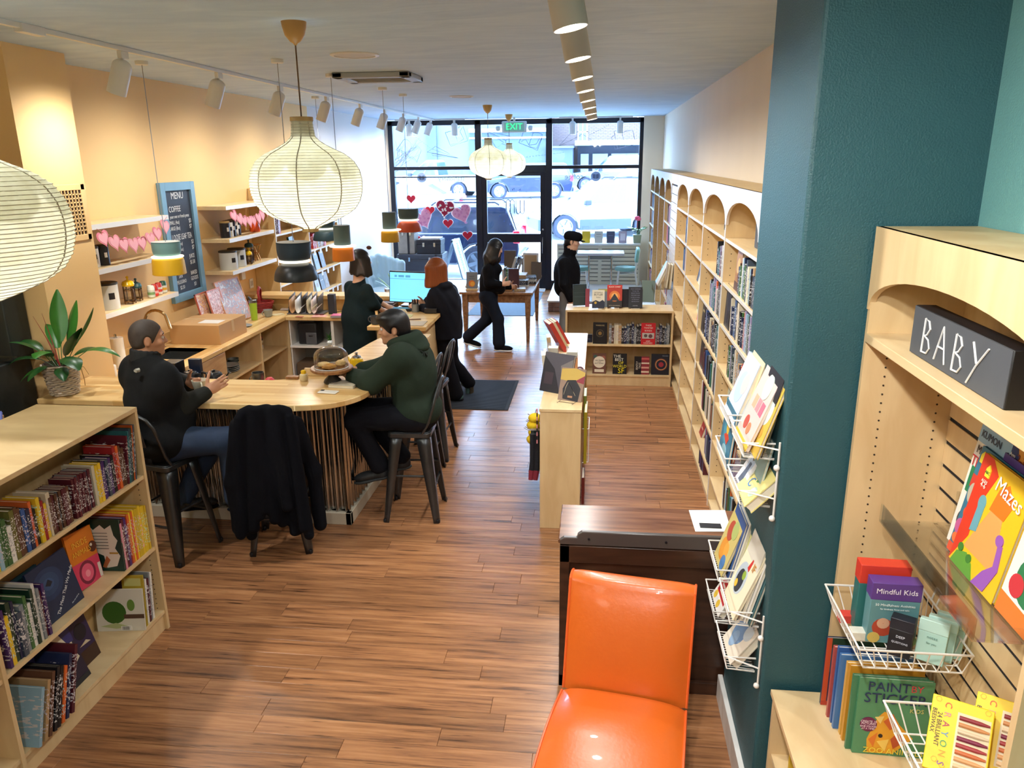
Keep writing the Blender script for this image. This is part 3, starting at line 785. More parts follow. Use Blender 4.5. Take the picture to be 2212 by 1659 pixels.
def onion(P,label,s=1.0,watts=None,ribs=40,rose=True):
 """onion shaped paper lantern; P = centre of its top ring"""
 t=thing('paper_lantern',label,'lantern',TR(P),'onion shaped paper lanterns')
 Hh=.69*s
 prof=[]
 for i in range(ribs):
  for q in range(2):
   f=(i+q/2)/ribs
   prof.append((lprof(f)*s*(1 if q==0 else.985),-Hh*f))
 prof.append((lprof(1)*s,-Hh))
 b=MB();b.lathe(prof[::-1],48,cap=(False,False));b.build('paper_shade',M_RICE,t,smooth=60)
 pf=[(lprof(f)*s-.006,-Hh*f)for f in[i/24 for i in range(25)]]
 n=96;g=[]
 for i in range(13):
  row=[]
  for k in range(n+1):
   a=2*PI*k/n;fm=.40+.14*abs(math.sin(a*4))**.6
   f=.02+(fm-.02)*i/12;r_=lprof(f)*s-.009
   row.append((r_*math.cos(a),r_*math.sin(a),-Hh*f))
  g.append(row)
 b=MB();b.sheet(g);b.build('paper_collar',M_TISSUE,t,smooth=60)
 b=MB()
 for i in range(1,ribs):
  r_,z=lprof(i/ribs)*s+.0005,-Hh*i/ribs
  b.tube([(r_*math.cos(2*PI*k/40),r_*math.sin(2*PI*k/40),z)for k in range(40)],.0016*max(.8,s),3,closed=True)
 b.build('wire_ribs',M_RIB,t,kind='stuff')
 for k in range(8):
  a=2*PI*k/8+.2
  b=MB();b.tube([((lprof(i/26)*s-.004)*math.cos(a),(lprof(i/26)*s-.004)*math.sin(a),-Hh*i/26)for i in range(27)],.004,4);b.build('vertical_string',M_RIB,t)
 b=MB();b.lathe([(.072*s,-.012),(.072*s,.012),(.064*s,.012),(.064*s,-.012),(.072*s,-.012)],28,cap=(False,False));b.build('top_ring',M_BAMB,t)
 b=MB();b.lathe([(.053*s,-Hh-.014),(.053*s,-Hh+.008),(.047*s,-Hh+.008),(.047*s,-Hh-.014),(.053*s,-Hh-.014)],24,cap=(False,False));b.build('bottom_ring',M_BAMB,t)
 zt=ZC-P[2]
 b=MB();b.tube([(0,0,-Hh*.5),(0,0,zt-.1)],.0045,6);b.build('cord',mat('brown_cord','#5b4020',.7),t)
 if rose:
  b=MB();b.lathe([(.006,zt-.13),(.014,zt-.118),(.03,zt-.11),(.058,zt-.075),(.07,zt-.03),(.074,zt)],28);b.build('ceiling_rose',M_ROSE,t)
 b=MB();b.ball((0,0,-Hh*.62),.035*s,12,8);b.build('bulb',emit('bulb_glow','#fff3d6',8),t)
 bulb(t,(P[0],P[1],P[2]-Hh*.62),watts or P_LANTERN,(.88,.97,1.0),.06)
 return t
onion((-1.825,4.8,2.945),'big white paper lantern hanging over the rounded bar corner',.96)
onion((-1.745,12.37,3.0),'paper lantern in front of the door, the nearer of the far pair',.87)
onion((-1.72,15.0,2.97),'paper lantern just inside the glazed door, behind another lantern',.87)
onion((-3.06,3.45,2.95),'paper lantern cut off by the left edge of the picture',1.36,12,46)
onion((-1.9,-1.3,3.2),'added paper lantern, unseen behind the camera, brightening the ceiling',1.0,330,12)  # extra lantern behind the camera, put in to light the ceiling
onion((-3.6,.6,3.2),'added paper lantern, unseen at the left, brightening ceiling and near walls',1.0,260,12)  # second unseen lantern, added as fill for the ceiling and near walls
def pendant(x,y,ztop,label,drum,dome,rose_y=None):
 """drum=(r_top, r_bottom, height, material) over a pale ring over dome=(kind, r, height, material)"""
 t=thing('pendant_lamp',label,'pendant lamp',TR((x,y,ztop)),'stacked pendant lamps over the bar')
 rt,rb,h,m=drum
 b=MB();b.lathe([(.001,0),(rt,0),(rt,-.01)]+([(rb,-h)]if rt==rb else[(rt-(rt-rb)*(1-math.cos(PI/2*i/6))*1.0,-h*.4-h*.6*math.sin(PI/2*i/6))for i in range(7)])+[(.05,-h-.002)],36,cap=(True,True))
 b.lathe([(rt,0),(rt,-.004)],36,cap=(False,False));b.build('top_drum',m,t)
 b=MB();b.lathe([(.001,.001),(rt-.002,.002)],36,cap=(False,False));b.build('drum_lid',mat('pendant_lid','#c8cac4',.5),t)
 zr=-h-.006
 b=MB();b.lathe([(.02,zr+.004),(.13,zr),(.134,zr-.008),(.128,zr-.014),(.02,zr-.012)],36);b.build('light_ring',emit('pendant_ring','#f4ecd4',1.1),t)
 z0=zr-.016
 kind,r,hh,m2=dome
 if kind=='dome':prof=[(.05,z0)]+[(r*(.62+.38*math.sin(PI/2*i/9)),z0-.012-(hh-.012)*(1-math.cos(PI/2*i/9))**.8)for i in range(10)]+[(r-.006,z0-hh)]
 else:prof=[(.05,z0),(r*.86,z0),(r*.95,z0-.01),(r*.985,z0-.03),(r*1.03,z0-hh),(r*1.0,z0-hh)]
 prof+=[(p[0]-.006,p[1]-.004)for p in prof[-2:0:-1]]
 b=MB();b.lathe(prof,40,cap=(False,False));b.build('shade',m2,t)
 b=MB();b.lathe([(.001,z0-.04),(.05,z0-.045),(.05,z0-.07),(.001,z0-.08)],20);b.build('bulb',emit('bulb_glow','#fff3d6',8),t)
 zt=ZC-ztop
 b=MB();b.tube([(0,0,0),(0,0,zt-.02)],.003,6);b.build('cord',mat('pendant_cord','#8d8f92',.6),t)
 b=MB();b.lathe([(.001,zt-.03),(.045,zt-.03),(.05,zt-.026),(.05,zt)],24);b.build('canopy',M_LAMPW,t)
 bulb(t,(x,y,ztop+z0-.09),P_PENDANT,WARM,.05)
 return t
PG,PT,PD,PY,PO=mat('pendant_grey_green','#5d7476',.5),mat('pendant_teal','#6f9a9c',.5),mat('pendant_petrol','#173246',.5),mat('pendant_yellow','#e3b41c',.45),mat('pendant_orange','#d9701c',.45)
PK,PF=mat('pendant_black','#131a22',.35),mat('pendant_dark_green','#26424a',.5)
pendant(-2.62,6.46,2.03,'pendant with petrol blue drum over a wide black dome',(.145,.118,.15,PD),('dome',.187,.15,PK))
pendant(-2.575,7.62,2.075,'pendant with tall grey drum over an orange cylinder',(.083,.083,.19,PG),('drum',.108,.135,mat('pendant_amber','#dd7d16',.45)))
pendant(-2.485,9.11,2.105,'pendant with tall grey drum over a mustard cylinder',(.083,.083,.19,PG),('drum',.108,.13,mat('pendant_mustard','#cf9d14',.45)))
pendant(-2.48,10.04,2.09,'pendant with wide grey drum over an orange dome by the window',(.135,.112,.13,mat('pendant_slate','#3f565c',.5)),('dome',.17,.135,mat('pendant_rust','#c44a1c',.45)))
pendant(-3.73,6.37,2.04,'pendant with teal drum over a yellow cylinder before the menu board',(.118,.1,.115,PT),('drum',.135,.14,PY))
pendant(-3.65,10.14,1.96,'pendant with dark green shade half hidden behind the big lantern',(.13,.11,.12,PF),('dome',.17,.14,PF))
# coffee bar
def butcher(name,ax,h1='#c99a57',h2='#e6c68c'):
 if name in MC:return MC[name]
 m,t,p=nodes(name)
 tc=t.nodes.new('ShaderNodeTexCoord');mp=t.nodes.new('ShaderNodeMapping')
 if ax=='y':mp.inputs['Rotation'].default_value=(0,0,PI/2)
 t.links.new(tc.outputs['Object'],mp.inputs[0])
 bt=t.nodes.new('ShaderNodeTexBrick');bt.inputs['Scale'].default_value=1
 bt.inputs['Brick Width'].default_value=.55;bt.inputs['Row Height'].default_value=.042;bt.inputs['Mortar Size'].default_value=.0006
 bt.inputs['Color1'].default_value=(0,0,0,1);bt.inputs['Color2'].default_value=(1,1,1,1);bt.inputs['Mortar'].default_value=(.1,.1,.1,1)
 t.links.new(mp.outputs[0],bt.inputs[0])
 n=t.nodes.new('ShaderNodeTexNoise');n.inputs['Scale'].default_value=5;n.inputs['Detail'].default_value=5
 mp2=t.nodes.new('ShaderNodeMapping');mp2.inputs['Scale'].default_value=(1,14,6);t.links.new(mp.outputs[0],mp2.inputs[0]);t.links.new(mp2.outputs[0],n.inputs[0])
 ad=t.nodes.new('ShaderNodeMix');ad.data_type='FLOAT';ad.inputs[0].default_value=.45
 t.links.new(bt.outputs[0],ad.inputs[2]);t.links.new(n.outputs[0],ad.inputs[3])
 r=t.nodes.new('ShaderNodeValToRGB');r.color_ramp.elements[0].color=lin(h1);r.color_ramp.elements[1].color=lin(h2)
 r.color_ramp.elements[0].position=.1;r.color_ramp.elements[1].position=.75
 t.links.new(ad.outputs[0],r.inputs[0]);t.links.new(r.outputs[0],p.inputs['Base Color']);p.inputs['Roughness'].default_value=.32
 MC[name]=m
 return m
M_BUT,M_BUTY=butcher('butcher_block','x'),butcher('butcher_block_lengthwise','y')
M_CORR=mat('galvanised_sheet','#aaaaa8',.13,1.0,noise=(3,.25,(6,6,.4)))
M_PLINTH=mat('whitewashed_plinth','#ccc2ac',.6,noise=(6,.1))
def corrug(path,z0,z1,pitch=.074,amp=.019,sub=8):
 """wavy sheet along a straight line path=((x0,y0),(x1,y1)); front on the right of travel"""
 a,c_=Vector(path[0]),Vector(path[1]);L=(c_-a).length;d=(c_-a)/L;n=Vector((d.y,-d.x))
 N=int(L/pitch*sub);g=[[],[]]
 for i in range(N+1):
  q=a+d*(L*i/N)+n*(amp*math.sin(2*PI*L*i/N/pitch))
  g[0].append((q.x,q.y,z0));g[1].append((q.x,q.y,z1))
 return g
t=thing('coffee_bar','pale wood coffee bar with rounded corner and corrugated metal front','bar counter',TR((-2.6,5.2,0)))
r_=.42
poly=[(-4.01,4.89),(-1.66-r_,4.89)]+arc(-1.66-r_,4.89+r_,r_,-PI/2,0,12)+[(-1.645,5.9),(-1.61,7.2),(-2.03,7.2),(-2.1,6.8),(-2.22,5.75),(-2.34,5.56),(-2.5,5.5),(-4.01,5.5)]
b=MB();b.prism(poly,1.03,1.072);b.build('counter_top',M_BUT,t,world=True,bev=.006)
b=MB();b.box(-4.0,5.28,.0,-1.9,5.42,1.03);b.box(-2.02,5.28,0,-1.9,7.1,1.03);b.build('carcass',mat('bar_carcass','#8a7a60',.7),t,world=True)
b=MB();b.sheet(corrug(((-3.98,5.262),(-1.885,5.262)),.1,1.03));b.build('front_corrugated_sheet',M_CORR,t,world=True,smooth=180)
b=MB();b.sheet(corrug(((-1.885,5.262),(-1.885,7.1)),.1,1.03));b.build('side_corrugated_sheet',M_CORR,t,world=True,smooth=180)
b=MB();b.box(-3.98,5.225,0,-1.85,5.27,.1);b.box(-1.895,5.225,0,-1.85,7.1,.1);b.build('plinth',M_PLINTH,t,world=True,bev=.004)
b=MB();b.box(-2.02,7.1,0,-1.86,7.13,1.03);b.build('end_panel',M_MAPLE,t,world=True)
t=thing('back_counter','L-shaped wooden back counter with sink and open shelves under it','counter',TR((-4.0,7.5,0)))
sx0,sx1,sy0,sy1=-4.28,-3.87,6.66,7.12
zt,zb_=.912,.868
b=MB();b.box(-4.44,5.84,zb_,-3.72,sy0,zt);b.box(-4.44,sy1,zb_,-3.72,9.1,zt);b.box(-4.44,sy0,zb_,sx0,sy1,zt);b.box(sx1,sy0,zb_,-3.72,sy1,zt)
b.build('wall_worktop',M_BUTY,t,world=True,bev=.004)
b=MB();b.box(-3.718,8.72,zb_,-2.36,9.2,zt);b.build('front_worktop',M_BUT,t,world=True,bev=.004)
b=MB();b.box(-4.44,5.86,0,-3.75,5.88,zb_);b.box(-4.44,7.18,0,-3.74,7.205,zb_);b.box(-4.44,8.04,0,-3.74,8.065,zb_);b.box(-4.44,8.80,0,-3.72,8.83,zb_)
b.build('upright_panels',M_MAPLE,t,world=True)
b=MB();b.box(-4.43,7.205,.515,-3.75,8.04,.535);b.build('shelf',M_MAPLE_H,t,world=True)
b=MB();b.box(-4.43,8.065,.515,-3.75,8.80,.535);b.build('shelf',M_MAPLE_H,t,world=True)
b=MB();b.box(-4.43,7.2,.08,-3.75,8.80,.1);b.build('shelf',M_MAPLE_H,t,world=True)
M_DRAW=wood('walnut_grain_drawer','#ab8355','#c9a271',(1,.35,1.6),.45,8)
for(y0,y1,z0,z1)in((5.89,6.54,.1,.86),(6.55,7.175,.64,.86),(6.55,7.175,.38,.63),(6.55,7.175,.1,.37)):
 b=MB();b.box(-3.745,y0,z0,-3.727,y1,z1);b.build('drawer_front',M_DRAW,t,world=True,bev=.003)
M_SHADE=mat('grey_laminate','#8d8c86',.6)
b=MB();b.box(-3.70,8.765,0,-3.685,9.18,zb_);b.box(-3.175,8.75,.55,-3.14,9.18,zb_);b.box(-2.40,8.765,0,-2.38,9.18,zb_);b.build('front_uprights',M_WHITE,t,world=True)
b=MB();b.box(-3.70,8.75,.525,-2.38,9.18,.55);b.build('white_shelf',M_WHITE,t,world=True)
b=MB();b.box(-3.70,9.17,0,-2.38,9.19,zb_);b.build('back_panel',M_SHADE,t,world=True)
b=MB();b.box(-4.44,9.2,0,-2.3,9.36,1.055);b.build('ledge_wall',butcher('ledge_block','x','#b88b4c','#d5ae70'),t,world=True)
b=MB();b.box(-4.44,9.12,1.055,-2.28,9.42,1.1);b.build('ledge_top',M_BUT,t,world=True,bev=.004)
M_SINK=mat('sink_steel','#8b8f90',.28,.95)
b=MB();zz=.72
b.box(sx0-.012,sy0-.012,zz,sx0,sy1+.012,zt-.004);b.box(sx1,sy0-.012,zz,sx1+.012,sy1+.012,zt-.004);b.box(sx0,sy0-.012,zz,sx1,sy0,zt-.004);b.box(sx0,sy1,zz,sx1,sy1+.012,zt-.004);b.box(sx0,sy0,zz-.01,sx1,sy1,zz)
tag(b.build('sink',M_SINK),'square stainless steel sink let into the back counter','sink')
t=thing('sink_faucet','brushed gooseneck faucet rising behind the seated man by the sink','faucet',TR((-4.36,6.9,zt)))
b=MB();b.lathe([(.028,0),(.028,.03),(.018,.04)],18);b.build('base',M_CHROME,t)
b=MB();b.tube([(0,0,.03),(0,0,.3)]+[(.12-.12*math.cos(a),0,.3+.12*math.sin(a))for a in[PI*i/10 for i in range(1,9)]]+[(.25,0,.24)],[.014]*10+[.016],10);b.build('spout',mat('brushed_brass','#b79a6c',.25,.9),t)
b=MB();b.tube([(0,.02,.06),(0,.09,.1)],.008);b.build('lever',M_CHROME,t)
t=thing('till_counter','raised wooden till counter with ribbed metal front beside the bar end','counter',TR((-2.03,8.2,0)))
b=MB();b.prism([(-2.34,7.5),(-1.73,7.5),(-1.73,9.1),(-2.28,9.1)],1.03,1.072);b.build('counter_top',M_BUT,t,world=True,bev=.004)
b=MB();b.box(-2.2,7.62,0,-1.8,9.05,1.03);b.build('carcass',M_MAPLE,t,world=True)
b=MB();b.sheet(corrug(((-2.24,7.6),(-1.78,7.6)),.1,1.03));b.build('front_corrugated_sheet',M_CORR,t,world=True,smooth=180)
b=MB();b.box(-2.26,7.57,0,-2.2,7.63,1.03);b.box(-1.83,7.57,0,-1.77,7.63,1.03);b.build('corner_posts',M_MAPLE,t,world=True,bev=.003)
# wall shelves by the menu board
SH=[]
def wall_shelf(x1,y0,y1,z,label):
 t=thing('wall_shelf',label,'shelf',TR((XL,(y0+y1)/2,z)),'floating shelves on the yellow wall')
 b=MB();b.box(XL,y0,z-.042,x1,y1,z);b.build('board',M_MAPLE_H,t,world=True,bev=.002)
 b=MB();b.box(x1,y0,z-.042,x1+.003,y1,z);b.build('edge_band',M_WHITE_EDGE,t,world=True)
for z,n_ in((2.215,'top'),(1.85,'middle'),(1.475,'bottom')):
 wall_shelf(-4.12,5.84,7.14,z,'%s floating shelf of the stack left of the menu board'%n_)
for z,n_ in((2.225,'top'),(1.865,'middle'),(1.505,'bottom')):
 wall_shelf(-4.12,8.33,9.56,z,'%s floating shelf of the stack right of the menu board'%n_)
t=thing('wall_grille','square return air grille painted wall yellow with dark openings','grille',TR((-4.02,5.6,2.33)))
gy0,gy1,gz0,gz1=5.30,5.80,2.12,2.545
b=MB();e=.045
b.box(-4.02,gy0,gz0,-4.008,gy0+e,gz1);b.box(-4.02,gy1-e,gz0,-4.008,gy1,gz1);b.box(-4.02,gy0,gz0,-4.008,gy1,gz0+e);b.box(-4.02,gy0,gz1-e,-4.008,gy1,gz1)
b.build('frame',M_YEL,t,world=True,bev=.003)
b=MB();b.box(-4.02,gy0+e,gz0+e,-4.017,gy1-e,gz1-e);b.build('dark_opening',mat('grille_dark','#2a140c',.8),t,world=True)
b=MB()
for k in range(1,11):b.box(-4.017,gy0+e+k*(gy1-gy0-2*e)/11-.005,gz0+e,-4.01,gy0+e+k*(gy1-gy0-2*e)/11+.005,gz1-e)
for k in range(1,11):b.box(-4.017,gy0+e,gz0+e+k*(gz1-gz0-2*e)/11-.005,-4.01,gy1-e,gz0+e+k*(gz1-gz0-2*e)/11+.005)
b.build('bars',M_YEL,t,world=True,kind='stuff')
t=thing('menu_board','tall black menu chalkboard in a blue wooden frame on the yellow wall','menu board',TR((XL,7.93,1.88)))
my0,my1,mz0,mz1=7.56,8.24,1.27,2.5
xf=XL+.045
M_BLUEF=mat('blue_frame','#6f97ad',.5,noise=(5,.08,(1,1,.3)))
b=MB();e=.085
b.box(XL,my0,mz0,xf,my0+e,mz1);b.box(XL,my1-e,mz0,xf,my1,mz1);b.box(XL,my0+e,mz0,xf,my1-e,mz0+e);b.box(XL,my0+e,mz1-e,xf,my1-e,mz1)
b.build('frame',M_BLUEF,t,world=True,bev=.004)
b=MB();b.box(XL,my0+e,mz0+e,XL+.02,my1-e,mz1-e);b.build('slate',mat('chalkboard','#2a303c',.6,noise=(3,.15)),t,world=True)
M_CHALK=mat('chalk','#dcdcd8',.9)
yc=(my0+my1)/2
for(s_,z,size,sx,dy,al)in[('MENU',2.36,.1,.9,0,'CENTER'),('COFFEE',2.225,.085,.8,-.08,'CENTER'),('pour over or french press',2.15,.05,.72,0,'CENTER'),('SMALL (4oz)',2.09,.055,.7,-.12,'CENTER'),('$3',2.09,.06,.8,.2,'CENTER'),('LARGE (8oz)',2.03,.055,.7,-.12,'CENTER'),('$7',2.03,.06,.8,.2,'CENTER'),('LOOSE LEAF TEA',1.935,.085,.62,0,'CENTER'),('SMALL (4oz)',1.865,.05,.7,-.1,'CENTER'),('$3',1.865,.06,.8,.2,'CENTER'),('LARGE (8oz)',1.805,.05,.7,-.1,'CENTER'),('$7',1.805,.06,.8,.2,'CENTER'),('HOT',1.715,.06,.75,-.14,'CENTER'),('CHOCOLATE',1.655,.055,.62,-.13,'CENTER'),('$3',1.6,.055,.8,-.12,'CENTER'),('JUICE',1.715,.06,.75,.15,'CENTER'),('$1.50',1.65,.06,.75,.15,'CENTER'),('SAN',1.53,.055,.75,-.13,'CENTER'),('PELLEGRINO',1.47,.055,.6,-.12,'CENTER'),('$2.50',1.41,.055,.75,-.12,'CENTER'),('BAKED',1.535,.06,.72,.15,'CENTER'),('GOODS',1.475,.06,.72,.15,'CENTER'),('$3',1.41,.055,.8,.15,'CENTER')]:
 text(s_,size,M_CHALK,t,FR((XL+.021,yc+dy,z),(0,1,0),(0,0,1)),sx=sx,world=True)
# bar stools
M_STOOL=mat('dark_steel','#54575a',.34,.85,noise=(9,.3))
def make_stool(label,M):
 t=thing('bar_stool',label,'bar stool',M,'steel bar stools with hooped backs')
 zs=.715
 b=MB();b.prism(arc(.13,.13,.035,0,PI/2,5)+arc(-.13,.13,.035,PI/2,PI,5)+arc(-.13,-.13,.035,PI,1.5*PI,5)+arc(.13,-.13,.035,1.5*PI,2*PI,5),zs-.035,zs)
 b.prism(arc(.12,.12,.035,0,PI/2,5)+arc(-.12,.12,.035,PI/2,PI,5)+arc(-.12,-.12,.035,PI,1.5*PI,5)+arc(.12,-.12,.035,1.5*PI,2*PI,5),zs,zs+.006)
 b.build('seat',M_STOOL,t,bev=.006)
 for sx in(-1,1):
  for sy in(-1,1):
   g=[]
   for f in(0,.12,.5,.9,1):
    z=(zs-.02)*(1-f)+.0*f;c_=.135+(.205-.135)*f;wd=.085-.055*f
    g.append([(sx*(c_-wd),sy*(c_+.012),z),(sx*(c_-.012),sy*(c_+.012),z),(sx*(c_+.004),sy*(c_+.004),z),(sx*(c_+.012),sy*(c_-.012),z),(sx*(c_+.012),sy*(c_-wd),z)])
   b=MB();b.sheet(g);lg=b.build('leg',M_STOOL,t,solid=.006,smooth=60)
   b=MB();b.lathe([(.014,0),(.016,.004),(.016,.022),(.012,.03)],10,TR((sx*.205,sy*.205,0)));b.build('rubber_foot',M_BLACK,lg)
 for z,c_ in((.27,.182),):
  for(a,c2)in(((-1,-1),(1,-1)),((1,-1),(1,1)),((1,1),(-1,1)),((-1,1),(-1,-1))):
   zz=z+(.1 if a[0]==c2[0]else 0);q=.175+(.0 if zz==z else-.008)
   b=MB();b.tube([(a[0]*q,a[1]*q,zz),(c2[0]*q,c2[1]*q,zz)],.009,8);b.build('footrest_bar',M_STOOL,t)
 hp=[(-.155,-.10,zs-.01),(-.16,-.15,zs+.08),(-.165,-.19,zs+.2),(-.155,-.215,zs+.3),(-.12,-.232,zs+.36),(-.06,-.242,zs+.39),(0,-.245,zs+.397)]
 hp=hp+[(-x,y,z)for x,y,z in hp[-2::-1]]
 b=MB();b.tube(hp,.0115,8);b.build('back_hoop',M_STOOL,t)
 b=MB();b.sheet([[(-.04,-.148,zs),(0,-.15,zs),(.04,-.148,zs)],[(-.042,-.2,zs+.2),(0,-.203,zs+.2),(.042,-.2,zs+.2)],[(-.045,-.242,zs+.39),(0,-.246,zs+.395),(.045,-.242,zs+.39)]]);b.build('back_splat',M_STOOL,t,solid=.005,smooth=60)
 return t
make_stool('steel bar stool under the man in the green hoodie',TR((-1.41,5.52,0),rz=PI/2+.05))
s0=bpy.data.objects['bar_stool']
dup(s0,TR((-1.57,6.25,0),rz=PI/2),'empty steel bar stool just behind the man in the hoodie')
dup(s0,TR((-1.56,6.78,0),rz=PI/2-.05),'empty steel bar stool nearest the woman with red hair')
dup(s0,TR((-2.25,4.93,0),rz=.2),'steel bar stool with a black coat hung over its back')
dup(s0,TR((-2.99,4.74,0),rz=-.25),'steel bar stool under the man in the dark vest')
dup(s0,TR((-3.62,4.62,0),rz=.1),'steel bar stool behind the low bookcase, only its hoop showing')
# bookcases
def holes(b,pts,ax,r=.004):
 for p_ in pts:
  M=TR(p_)@(TR(ry=PI/2)if ax=='x' else TR(rx=PI/2))
  b.lathe([(r,-.0012),(r,.0012)],6,M)
SHELF_Z=[.06,.26,.57,.88,1.19,1.5,1.81,2.13]
def tall_bay(y0,y1,label,shelves,group,xf=.91,xb=1.225,face_m=None,back=M_MAPLE_BACK,solid_back=False):
 t=thing('bookcase',label,'bookcase',TR((xf,(y0+y1)/2,0)),group)
 fm=face_m or M_WHITE_EDGE
 b=MB();b.box(xf,y0,0,xb,y0+.019,2.48);b.build('side_panel',M_MAPLE,t,world=True)
 b=MB();b.box(xf,y1-.019,0,xb,y1,2.48);b.build('side_panel',M_MAPLE,t,world=True)
 b=MB();b.box(xf-.002,y0,0,xf,y0+.019,2.2);b.box(xf-.002,y1-.019,0,xf,y1,2.2);b.build('edge_band',fm,t,world=True)
 b=MB();b.box(xb-.008,y0+.019,.0,xb,y1-.019,2.48);b.build('back_panel',back,t,world=True)
 b=MB();b.box(xf-.003,y0,2.48,xb,y1,2.5);b.build('top',M_PLY,t,world=True)
 for z in shelves:
  b=MB();b.box(xf+.006,y0+.02,z-.022,xb-.009,y1-.02,z);s_=b.build('shelf',M_MAPLE_H,t,world=True)
  b=MB();b.box(xf+.002,y0+.02,z-.022,xf+.006,y1-.02,z);b.build('edge_band',fm if z>1.4 else M_MAPLE_H,s_,world=True)
 b=MB();b.box(xf+.01,y0+.02,0,xf+.028,y1-.02,.038);b.build('kick_board',M_MAPLE,t,world=True)
 n=20;ym,zs,za=(y0+y1)/2,2.225,2.41
 L=[(ym-(ym-y0-.024)*math.cos(PI*i/n),zs+(za-zs)*math.sin(PI*i/n)**.85)for i in range(n+1)]
 bot=[(y0,zs)]+L+[(y1,zs)]
 vv,ff=[],[]
 for(y,z)in bot:
  vv+=[(xf-.004,y,z),(xf-.004,y,2.5),(xf+.015,y,z),(xf+.015,y,2.5)]
 for i in range(len(bot)-1):
  a,c_=i*4,i*4+4
  ff+=[(a,a+1,c_+1,c_),(a+2,c_+2,c_+3,a+3),(a,c_,c_+2,a+2),(a+1,a+3,c_+3,c_+1)]
 b=MB();b.add(vv,ff);b.build('arched_fascia',M_ARCH if face_m is None else face_m,t,world=True)
 b=MB();pts=[]
 for yy in(y0+.0195,y1-.0195):
  for xx in(xf+.05,xb-.07):
   for k in range(34):pts.append((xx,yy,.3+k*.052))
 holes(b,pts,'y');b.build('shelf_pin_holes',M_HOLE,t,world=True,smooth=0,kind='stuff')
 return t
M_ARCH=wood('white_washed_maple','#dccfc0','#e9e0d6',(1.2,1.2,.25),.3,8)
NB=[(3.5,4.6),(4.6,5.84),(5.84,7.09),(7.09,8.33),(8.33,9.57)]
FB=[(10.36,11.44),(11.44,12.52),(12.52,13.6),(13.6,14.69)]
allz=SHELF_Z
names=['beside the teal pillar and hidden behind the desk','next to the teal pillar with the MIDDLE READERS sign','second from the pillar, full of books','with single books shown face out, third from the pillar','fourth from the pillar, ending at the slatted panel']
for(y0,y1),n_ in zip(NB,names):tall_bay(y0,y1,'tall arched maple bookcase bay '+n_,allz,'tall arched bookcases along the right wall')
for k,(y0,y1)in enumerate(FB):
 zs_=[.06,.47,.85,1.2,1.55,1.84,2.13]if k in(0,3)else[.47,2.13]
 tall_bay(y0,y1,'tall arched bookcase bay %s beyond the slatted panel'%('first','second','third','last')[k],zs_,'tall arched bookcases along the right wall',back=(M_MAPLE_BACK if k in(0,3)else wood('oak_back_panel','#a67f58','#bd966c',(1,1,.2),.5,8)))
b=MB();b.box(.62,11.46,.43,.905,13.58,.47);b.box(.66,11.5,0,.9,11.53,.43);b.box(.66,13.5,0,.9,13.53,.43);b.box(.66,12.5,0,.9,12.53,.43)
tag(b.build('window_bench',M_PLAT,bev=.004),'low white bench board in front of the far arched bookcases','bench')
t=thing('slatwall_strip','narrow white slatted display panel between the two arched bookcase runs','slatwall',TR((.92,9.96,0)),None)
b=MB();b.box(.93,9.575,0,1.22,9.6,2.48);b.box(.93,10.33,0,1.22,10.355,2.48);b.box(.905,9.572,2.38,1.225,10.358,2.5);b.build('frame',M_MAPLE,t,world=True)
b=MB();b.box(.922,9.575,.05,.94,10.355,2.38);b.build('dark_backing',mat('slat_groove','#1b1a1e',.8),t,world=True)
sm=MB();sm.box(0,0,0,.012,.776,.093);sme=sm.mesh('slat',M_ARCH,0)
for k in range(22):
 o=bpy.data.objects.new('slat',sme);COL.objects.link(o);o.parent=t;o.location=WM(t).inverted()@Vector((.911,9.577,.09+k*.1035))
def low_case(label,M,W,D,H,shelves,both=False,group=None,top_over=0.0,dividers=(),back=True):
 """open case; front at y=0 facing -y, width along x from 0 to W"""
 t=thing('low_bookcase',label,'bookcase',M,group)
 e=.022
 b=MB();b.box(-top_over,-top_over,H-.025,W+top_over,D+(top_over if both else 0),H);b.build('top',M_MAPLE_H,t,bev=.002)
 for x in[0,W-e]+list(dividers):
  b=MB();b.box(x,.002,0,x+e,D,H-.025);b.build('side_panel' if x in(0,W-e)else 'divider',M_MAPLE,t)
 b=MB();b.box(e,D/2-.006 if both else D-.01,.0,W-e,D/2+.006 if both else D,H-.025);b.build('back_panel',M_MAPLE_BACK,t)
 for z in shelves:
  b=MB();b.box(e,.008,z-.022,W-e,D/2-.007 if both else D-.011,z);b.build('shelf',M_MAPLE_H,t)
 b=MB();b.box(e,.02,0,W-e,.04,shelves[0]-.022);b.build('kick_board',M_MAPLE,t)
 b=MB();pts=[]
 for x in(e+.0005,W-e-.0005):
  for y in(.05,(D/2 if both else D)-.06):
   for k in range(int((H-.25)/.032)):pts.append((x,y,.14+k*.032))
 holes(b,pts,'x',.0032);b.build('shelf_pin_holes',M_HOLE,t,smooth=0,kind='stuff')
 return t
MLC=TR((-2.53,2.6-1.2,0),rz=PI/2)
low_case('double sided low maple bookcase at the left edge, full of picture books',MLC,2.41,.6,1.4,(.13,.55,1.0),True,dividers=(1.19,))
low_case('low maple bookcase facing the camera at the end of the aisle',TR((-.39,9.2,0)),1.29,.42,.94,(.14,.52),group=None)
t=thing('low_bookcase','narrow maple display case with closed end, dividing the aisle','bookcase',TR((-.25,6.5,0)))
b=MB();b.box(-.405,5.32,.0,-.105,5.345,.93);b.build('end_panel',M_MAPLE,t,world=True)
b=MB();b.box(-.405,7.85,.0,-.105,7.875,.93);b.build('end_panel',M_MAPLE,t,world=True)
b=MB();b.box(-.41,5.315,.93,-.1,7.88,.952);b.build('top',M_MAPLE_H,t,world=True,bev=.002)
